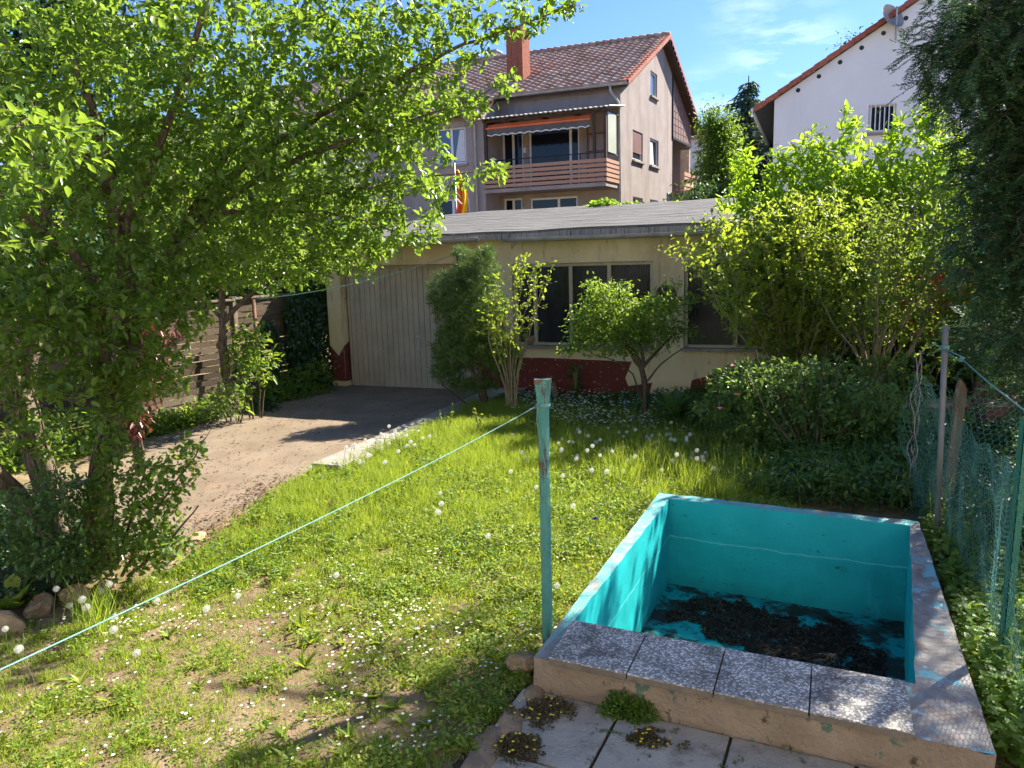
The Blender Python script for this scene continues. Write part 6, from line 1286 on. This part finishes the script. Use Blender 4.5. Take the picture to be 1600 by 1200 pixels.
P = sample(LAWN, 1500); P = P[(P[:, 1] > 4.6) & (vnoise(P[:, 0] + 20, P[:, 1], 2.3) * .6 + vnoise(P[:, 0], P[:, 1] + 7, 7) * .4 > .56)]; n = len(P)
o = leaves('meadow_weeds', M['shrub'], LEAF, np.column_stack([P, .02 + .15 * rng.random(n) * np.clip((P[:, 1] - 4) / 3, .2, 1)]), nrm(rdir(n) * [1, 1, .5] + [0, 0, .4]), nrm(rdir(n) * .6 + [0, 0, 1]), .04 * (.5 + rng.random(n)), .017); tag(o, 'darker weed clumps among the longer grass', 'weeds', kind='stuff')
# larger rosettes (dandelion, plantain leaves)
P = sample(LAWN, 40); P = P[(P[:, 0] > -1.2) | (rng.random(len(P)) < .35)]; k = 9; n = len(P) * k; C_ = np.repeat(P, k, 0); a = rng.random(n) * 6.28; el_ = .25 + .7 * rng.random(n)
A = np.stack([np.cos(a) * np.cos(el_), np.sin(a) * np.cos(el_), np.sin(el_)], 1); sc_ = np.repeat(.5 + rng.random(len(P)) * 1.0, k)
o = leaves('dandelion_leaves', M['weed'], LOBED, np.column_stack([C_, gz(C_[:, 0], C_[:, 1])]), A, nrm(rdir(n) * .2 + [0, 0, 1]), .075 * sc_ * (.6 + .5 * rng.random(n)), .02 * sc_); tag(o, 'leaf rosettes of dandelions in the lawn', 'weeds', kind='stuff')
# bed vegetation (shade plants) : right part behind the pool and under the wall
BEDP = np.array([p[:2] for p in (gf(2.6, 0, .15), gf(GE, 0, .2), GZ(1520, 690), GZ(1470, 860), GZ(1440, 808), GZ(1300, 800), GZ(1180, 788), GZ(1080, 720), GZ(900, 668), GZ(760, 650))])
P = sample(BEDP, 3400); n = len(P); z = rng.random(n) ** 1.2 * (.08 + .55 * np.clip((P[:, 0] - 1.2) / 2, 0, 1) * fnoise(P[:, 0], P[:, 1], 2))
o = leaves('bed_plants', M['box'], LEAF, np.column_stack([P, z + .03]), nrm(rdir(n) * [1, 1, .6] + [0, 0, .2]), nrm(rdir(n) * .6 + [0, 0, 1]), .05 * (.5 + rng.random(n)), .028); tag(o, 'low leafy plants covering the shaded bed', 'ground cover', kind='stuff')
P = sample(BEDP, 120); P = P[(P[:, 1] < 8.9)]; n = len(P); Lg = .2 + .25 * rng.random(n); A = nrm(np.column_stack([rdir(n)[:, :2] * .3, np.ones(n)]))
o = leaves('tall_grass', M['grass'], BLADE, np.column_stack([P, np.zeros(n) + .02]), A, rdir(n), Lg, .006); tag(o, 'tall thin grass in the bed behind the pool', 'grass', kind='stuff')
TG = np.array([p[:2] for p in (GZ(870, 700), GZ(1000, 690), GZ(1150, 715), GZ(1210, 788), PO[0], GZ(1010, 790), GZ(950, 770))]); P = sample(TG, 2600); P = P[vnoise(P[:, 0] + 3, P[:, 1], 5) > .35]; n = len(P)
o = leaves('tall_grass', M['grass'], BLADE, np.column_stack([P, np.zeros(n)]), nrm(np.column_stack([rng.normal(size=(n, 2)) * .3, np.ones(n)])), rdir(n), .12 + .24 * rng.random(n), .0045); tag(o, 'tall grass among the dandelion clocks behind the left pool corner', 'grass', kind='stuff')
WF = np.array([p[:2] for p in (gf(3.1, 0, .25), gf(5.6, 0, .25), GZ(1085, 712), GZ(1000, 690), GZ(860, 676), GZ(790, 655))]); P = sample(WF, 150)
n = len(P); pet = 5; C3 = np.column_stack([P, .11 + .12 * rng.random(n)]); CC = np.repeat(C3, pet, 0); m_ = len(CC); a = np.tile(np.arange(pet) * 6.283 / pet, n) + np.repeat(rng.random(n) * 6, pet)
A = nrm(np.stack([np.cos(a), np.sin(a), .25 * np.ones(m_)], 1)); o = leaves('white_bed_flowers', M['petal'], ROUND, CC, A, nrm(rdir(m_) * .3 + [0, -.2, 1]), .016, .011); tag(o, 'carpet of small white flowers under the garage wall', 'flowers', kind='stuff')
# tall weeds near the right of the lawn and around the pool, right bottom vine
VN = np.array([p[:2] for p in (GZ(1436, 826), GZ(1472, 945), GZ(1494, 1015), GZ(1545, 1190), GZ(1640, 1260), GZ(1760, 1260), GZ(1660, 1000), GZ(1580, 880), GZ(1490, 810))])
P = sample(VN, 5200); near_ = np.exp(-np.clip(P[:, 0] - 1.9, 0, 2)); n = len(P); z = rng.random(n) ** 1.3 * (.10 + .18 * fnoise(P[:, 0], P[:, 1], 3))
o = leaves('ground_vine', M['vine'], LOBED, np.column_stack([P, z + .02]), nrm(rdir(n) * [1, 1, .4]), nrm(rdir(n) * .5 + [0, 0, 1]), .042 * (.6 + .7 * rng.random(n)), .034); tag(o, 'fresh green creeping plants along the right rim of the pool', 'ground cover', kind='stuff')
NB = np.array([p[:2] for p in (GZ(1440, 700), GZ(1720, 690), GZ(1720, 1010), GZ(1580, 900), GZ(1500, 840), GZ(1455, 790))]); P = sample(NB, 3000); n = len(P); hh = .12 + .45 * fnoise(P[:, 0], P[:, 1], 2.2)
o = leaves('neighbour_plants', M['hedge'], LEAF, np.column_stack([P, rng.random(n) * hh + .02]), nrm(rdir(n) * [1, 1, .6] + [0, 0, .2]), nrm(rdir(n) * .6 + [0, 0, 1]), .055 * (.6 + .8 * rng.random(n)), .034); tag(o, 'dark leafy plants behind the green net', 'ground cover', kind='stuff')
UND = np.array([p[:2] for p in (GZ(-160, 760), GZ(60, 780), GZ(230, 860), GZ(120, 935), GZ(-160, 1010))]); P = sample(UND, 1800); n = len(P)
o = leaves('tree_foot_plants', M['ivy'], LEAF, np.column_stack([P, .02 + .12 * rng.random(n)]), nrm(rdir(n) * [1, 1, .5] + [0, 0, .3]), nrm(rdir(n) * .5 + [0, 0, 1]), .05, .028); tag(o, 'dark low plants under the big tree', 'ground cover', kind='stuff')
# broad leaved plant in the bed
def bigleaf(name, c, n, L, h, label, mat='box', cat='plant'):
    rt = root(name, (c[0], c[1], 0), label, cat); a = rng.random(n) * 6.28; el_ = .3 + .9 * rng.random(n); A = np.stack([np.cos(a) * np.cos(el_), np.sin(a) * np.cos(el_), np.sin(el_)], 1); P = np.column_stack([c[0] + A[:, 0] * .08, c[1] + A[:, 1] * .08, h * rng.random(n)])
    leaves('foliage', M[mat], ROUND, P, A, nrm(rdir(n) * .3 + [0, 0, 1]), L * (.6 + .5 * rng.random(n)), L * .5, rt); mb = MB()
    for k in range(4): mb.tube([(c[0], c[1], 0), (c[0] + .02 * k - .03, c[1], h)], .008, 5)
    mb.build('stem', M['stem'], rt); return rt
bigleaf('broad_leaved_plant', GZ(1055, 690), 60, .2, .45, 'broad leaved green plant in the bed right of the round shrub'); bigleaf('leafy_weed', gf(4.05, 0, .35), 26, .13, .5, 'upright weed against the dark red garage base')
bigleaf('strap_leaved_clump', GZ(15, 955), 16, .2, .08, 'long leaved clump at the lower left edge', 'weed')
for (px, py, h, n, lb_) in ((700, 690, .42, 26, 'slim weed with pale flower buds at the lawn edge beside the kerb'), (752, 690, .38, 22, 'thin flowering weed left of the clothes post in front of the bed')):
    c = GZ(px, py); rt = root('tall_weed', (c[0], c[1], 0), lb_, 'weed'); mb = MB(); tops = []
    for k in range(4):
        e = c + np.array([rng.normal() * .06, rng.normal() * .06, h * (.8 + .3 * rng.random())]); mb.tube([c, (c + e) / 2 + rng.normal(size=3) * .02, e], .004, 4); tops.append(e)
    mb.build('stem', M['stem'], rt); P = np.concatenate([c + (t - c) * s_ for t in tops for s_ in rng.random((n // 2, 1))[:, None]]).reshape(-1, 3); m_ = len(P); leaves('foliage', M['weed'], LEAF, P, nrm(rdir(m_, .2)), nrm(rdir(m_) * .5 + [0, 0, 1]), .045, .02, rt)
# grass tuft at the lower left
c = GZ(150, 990); n = 90; rt = root('grass_tuft', (c[0], c[1], 0), 'sunlit upright grass tuft under the clothes line at the lower left', 'grass tuft'); A = nrm(np.column_stack([rng.normal(size=(n, 2)) * .22, np.ones(n)])); leaves('blades', M['grass'], BLADE, c + rng.normal(size=(n, 3)) * [.05, .05, 0], A, rdir(n), .22 + .16 * rng.random(n), .0055, rt)
# stones at the left lawn edge
for i, (px, py, r, lb_) in enumerate(((268, 868, (.13, .09, .07), 'flat pale stone nearest the loose bush on the lawn edge'), (300, 848, (.16, .09, .05), 'long flat stone at the lawn edge toward the driveway'), (262, 895, (.08, .07, .06), 'small block stone standing below the flat pale one'), (120, 935, (.12, .08, .07), 'brown stone under the box bush'), (60, 955, (.13, .09, .08), 'dark brown stone between box bush and grass tuft'), (10, 985, (.14, .1, .09), 'reddish stone at the left picture edge'), (170, 915, (.1, .08, .06), 'mossy stone at the foot of the big trunk'))):
    rock('border_stone', (*GZ(px, py)[:2], r[2] * .45), r, 80 + i, lb_, 'stone', 'stones edging the lawn on the left', yaw=i * 1.3)
# sedum clumps on the paving
def clump(name, c, r, n, mat, label, size=.009, fl=0):
    rt = root(name, (c[0], c[1], 0), label, 'plant'); v = nrm(np.abs(rng.normal(size=(n, 3))) * np.sign(rng.normal(size=(n, 3))) ); v[:, 2] = np.abs(v[:, 2]); lump = .75 + .5 * fnoise(v[:, 0] * 2 + c[0], v[:, 1] * 2 + c[1], 2); P = np.array([c[0], c[1], 0]) + v * np.array(r) * (lump * (rng.random(n) ** .35))[:, None] * [1.55, 1.45, 1] + [0, 0, .02]; kk = (fnoise(P[:, 0], P[:, 1], 11) + .25 * (1 - np.hypot((P[:, 0] - c[0]) / r[0], (P[:, 1] - c[1]) / r[1]))) > .42; P = P[kk]; v = v[kk]; n = len(P)
    leaves('foliage', mat, ROUND, P, nrm(v + rdir(n) * .7), nrm(rdir(n) * .8 + v), size * (.6 + .8 * rng.random(n)), size * .7, rt)
    for k in range(fl):
        w = nrm(np.array([rng.normal(), rng.normal(), .9])); w[2] = abs(w[2]); q = np.array([c[0], c[1], 0]) + w * np.array(r) * 1.02 + [0, 0, .035]; a = np.arange(6) * 1.047; A = np.stack([np.cos(a), np.sin(a), .3 + 0 * a], 1); leaves('flower', M['yellow'], ROUND, np.repeat(q[None], 6, 0), nrm(A), np.repeat([[0, 0, 1.]], 6, 0), .0075, .006, rt)
    return rt
clump('moss_cushion', GZ(985, 1118), (.105, .085, .10), 5200, M['sedum'], 'bright green cushion plant growing at the foot of the pool wall', .011)
clump('stonecrop', GZ(838, 1122), (.13, .10, .035), 3000, M['sedum_dark'], 'dark stonecrop with many yellow flowers at the left paving corner', .010, 18)
clump('stonecrop', GZ(808, 1178), (.10, .08, .03), 2200, M['sedum_dark'], 'dark stonecrop with yellow flowers nearest the bottom edge on the left', .010, 14)
clump('stonecrop', GZ(1010, 1168), (.11, .07, .022), 2200, M['sedum_dark'], 'flat dark stonecrop with yellow flowers below the green cushion plant', .010, 11)
clump('stonecrop', GZ(772, 1120), (.05, .05, .04), 700, M['sedum'], 'small yellow green stonecrop tuft beside the edging stones', .010, 2)
clump('stonecrop', GZ(1255, 1172), (.06, .03, .02), 500, M['sedum'], 'tiny dark green tuft in the joint before the fourth slab', .011)
clump('stonecrop', GZ(1500, 1194), (.06, .05, .05), 900, M['sedum'], 'bright tuft at the bottom right below the pool rim', .012)
# weeds in paving joints
P = np.array([pf(offs[1 + (i % 5)] + .05 * (i % 2), 0, .05 + .9 * rng.random())[:2] for i in range(60)]) + rng.normal(size=(60, 2)) * .01; P = np.repeat(P, 12, 0) + rng.normal(size=(720, 2)) * .012; n = len(P)
o = leaves('joint_weeds', M['box'], ROUND, np.column_stack([P, .02 + .012 * rng.random(n)]), rdir(n, .3), rdir(n, 1), .010, .007); tag(o, 'tiny weeds in the paving joints', 'weeds', kind='stuff')
# daisies: several hundred
P = sample(LAWN, 330); w_ = np.clip(.22 + .9 * np.exp(-(((P[:, 0] + .35) / .8) ** 2 + ((P[:, 1] - 4.0) / 1.2) ** 2)) + .35 * (fnoise(P[:, 0], P[:, 1], 2.1) - .4), 0, 1) * np.clip((fnoise(P[:, 0] + 70, P[:, 1], 3.3) - .42) * 7, 0, 1); P = P[rng.random(len(P)) < w_]
P2 = GZ(215, 985)[:2] + rng.normal(size=(60, 2)) * [.22, .12]; P = np.concatenate([P, P2]); n = len(P); print('daisies', n); pet = 8; C3 = np.column_stack([P, gz(P[:, 0], P[:, 1]) + .035 + .03 * rng.random(n)]); tl = nrm(rdir(n) * .25 + [0, 0, 1.])
CC = np.repeat(C3, pet, 0); a = np.tile(np.arange(pet) * 6.283 / pet, n); A = nrm(np.stack([np.cos(a), np.sin(a), .12 + 0 * a], 1)); sz = np.repeat(.0055 + .004 * rng.random(n), pet)
V1, Q1 = leafverts(ROUND, CC, A, np.repeat(tl, pet, 0), sz, sz * .75); V2, Q2 = leafverts(NEEDLE, C3 - [0, 0, .035], np.repeat([[.05, .02, 1.]], n, 0), rdir(n), .035, .002)
ds_ = quads('daisies', V1, Q1, M['petal']); tag(ds_, 'hundreds of small white daisies in the lawn', 'daisies', kind='stuff'); quads('daisy_stems', V2, Q2, M['stem'], ds_)
V3, Q3 = leafverts(ROUND, C3 + [0, 0, .0015], np.repeat([[1, 0, 0.]], n, 0), np.repeat([[0, 0, 1.]], n, 0), .004, .004); quads('daisy_centres', V3 - [.002, 0, 0], Q3, M['yellow'], ds_)
# leaf litter on the driveway and at its lawn edge
P = sample(DRIVE, 60); P = P[rng.random(len(P)) < .35 + .5 * (P[:, 0] < -2.6)]; E_ = np.concatenate([GZ(430, 775)[:2] + rng.normal(size=(700, 2)) * [.22, .28], GZ(350, 830)[:2] + rng.normal(size=(300, 2)) * [.25, .2]]); P = np.concatenate([P, E_]); n = len(P)
o = leaves('fallen_leaves', M['dryleaf'], LEAF, np.column_stack([P, .040 + .012 * rng.random(n)]), nrm(rdir(n) * [1, 1, .15]), nrm(rdir(n) * .3 + [0, 0, 1]), .03 * (.5 + rng.random(n)), .016); tag(o, 'brown fallen leaves on the driveway and its lawn edge', 'fallen leaves', kind='stuff')
# ================================================================== DANDELION CLOCKS
def dandelion(h, r, lean):
    rt = root('dandelion_clock', (0, 0, 0), 'white dandelion seed head on a thin stem in the lawn', 'dandelion', 'dandelion seed heads in the lawn')
    mb = MB(); top = np.array([lean, 0, h]); mb.tube([(0, 0, -.01), (lean * .3, 0, h * .5), top], .0016, 5); mb.build('stem', M['stem'], rt)
    n = 120; i = np.arange(n) + .5; ph = np.arccos(1 - 2 * i / n); th = i * 2.39996; A = np.stack([np.sin(ph) * np.cos(th), np.sin(ph) * np.sin(th), np.cos(ph)], 1)
    V, Q = leafverts(NEEDLE, np.repeat(top[None], n, 0), A, rdir(n), r * .9, .0011); Vs = [V]; Qs = [Q]; b_ = len(V)
    for k in range(3):
        S = nrm(np.cross(A, rdir(n))); V, Q = leafverts(NEEDLE, top + A * r * .86 - S * .0045, S, A, .0085, .0013); Vs.append(V); Qs.append(Q + b_); b_ += len(V)
    quads('seed_head', np.concatenate(Vs), np.concatenate(Qs), M['fluff'], rt); return rt
protos = [dandelion(.20, .024, .02), dandelion(.28, .022, .05), dandelion(.14, .023, .01)]
spots = []
for (c, s, k) in (((575, 715), (.30, .30), 80), ((530, 745), (.24, .2), 26), ((905, 745), (.3, .35), 22), ((1010, 725), (.4, .45), 40), ((1090, 735), (.3, .35), 34), ((1160, 750), (.2, .25), 10), ((640, 690), (.2, .2), 6), ((700, 800), (.6, .6), 8), ((240, 1010), (.3, .2), 7)):
    g_ = GZ(*c)[:2]
    for _ in range(k): spots.append(g_ + rng.normal(size=2) * s)
for px, py in ((877, 712), (897, 706), (803, 700), (892, 830), (85, 985), (115, 975), (148, 1000), (155, 1010), (165, 955), (175, 960), (63, 1100), (530, 930), (868, 960)): spots.append(GZ(px, py)[:2])
spots = np.array(spots); ok = inpoly(spots, np.concatenate([LAWN])) & ~inpoly(spots, np.array(PO)[:, :2]); spots = spots[ok & ~inpoly(spots, KERBP)]
for i, s_ in enumerate(spots):
    src = protos[i % 3]; new = i >= 3
    if new:
        r_ = src.copy(); COL.objects.link(r_)
        for ch in src.children:
            c2 = ch.copy(); COL.objects.link(c2); c2.parent = r_
    else: r_ = src
    r_.location = (float(s_[0]), float(s_[1]), float(gz(s_[0], s_[1]))); r_.rotation_euler = (0, 0, rng.random() * 6.28); sc_ = .85 + .3 * rng.random(); r_.scale = (sc_,) * 3
# a few yellow dandelions and blue flowers in the bed
for i, (px, py, mt, lb_) in enumerate(((832, 662, 'yellow', 'yellow dandelion flower left of the clothes post in the bed'), (1033, 668, 'yellow', 'yellow dandelion flower before the broad leaved plant'), (930, 823, 'blue', 'small blue flower in the lawn right of the clothes post'), (1100, 725, 'blue', 'blue bell flower behind the pool'), (1030, 735, 'blue', 'blue bell flower among the dandelion clocks'))):
    c = GZ(px, py + 14); rt = root('garden_flower', (c[0], c[1], 0), lb_, 'flower', 'single flowers around the bed'); mb = MB(); mb.tube([(c[0], c[1], 0), (c[0], c[1], .13)], .003, 5); mb.build('stem', M['stem'], rt); bloom('blossom', (c[0], c[1], .13), .022, M[mt], rt, 16)
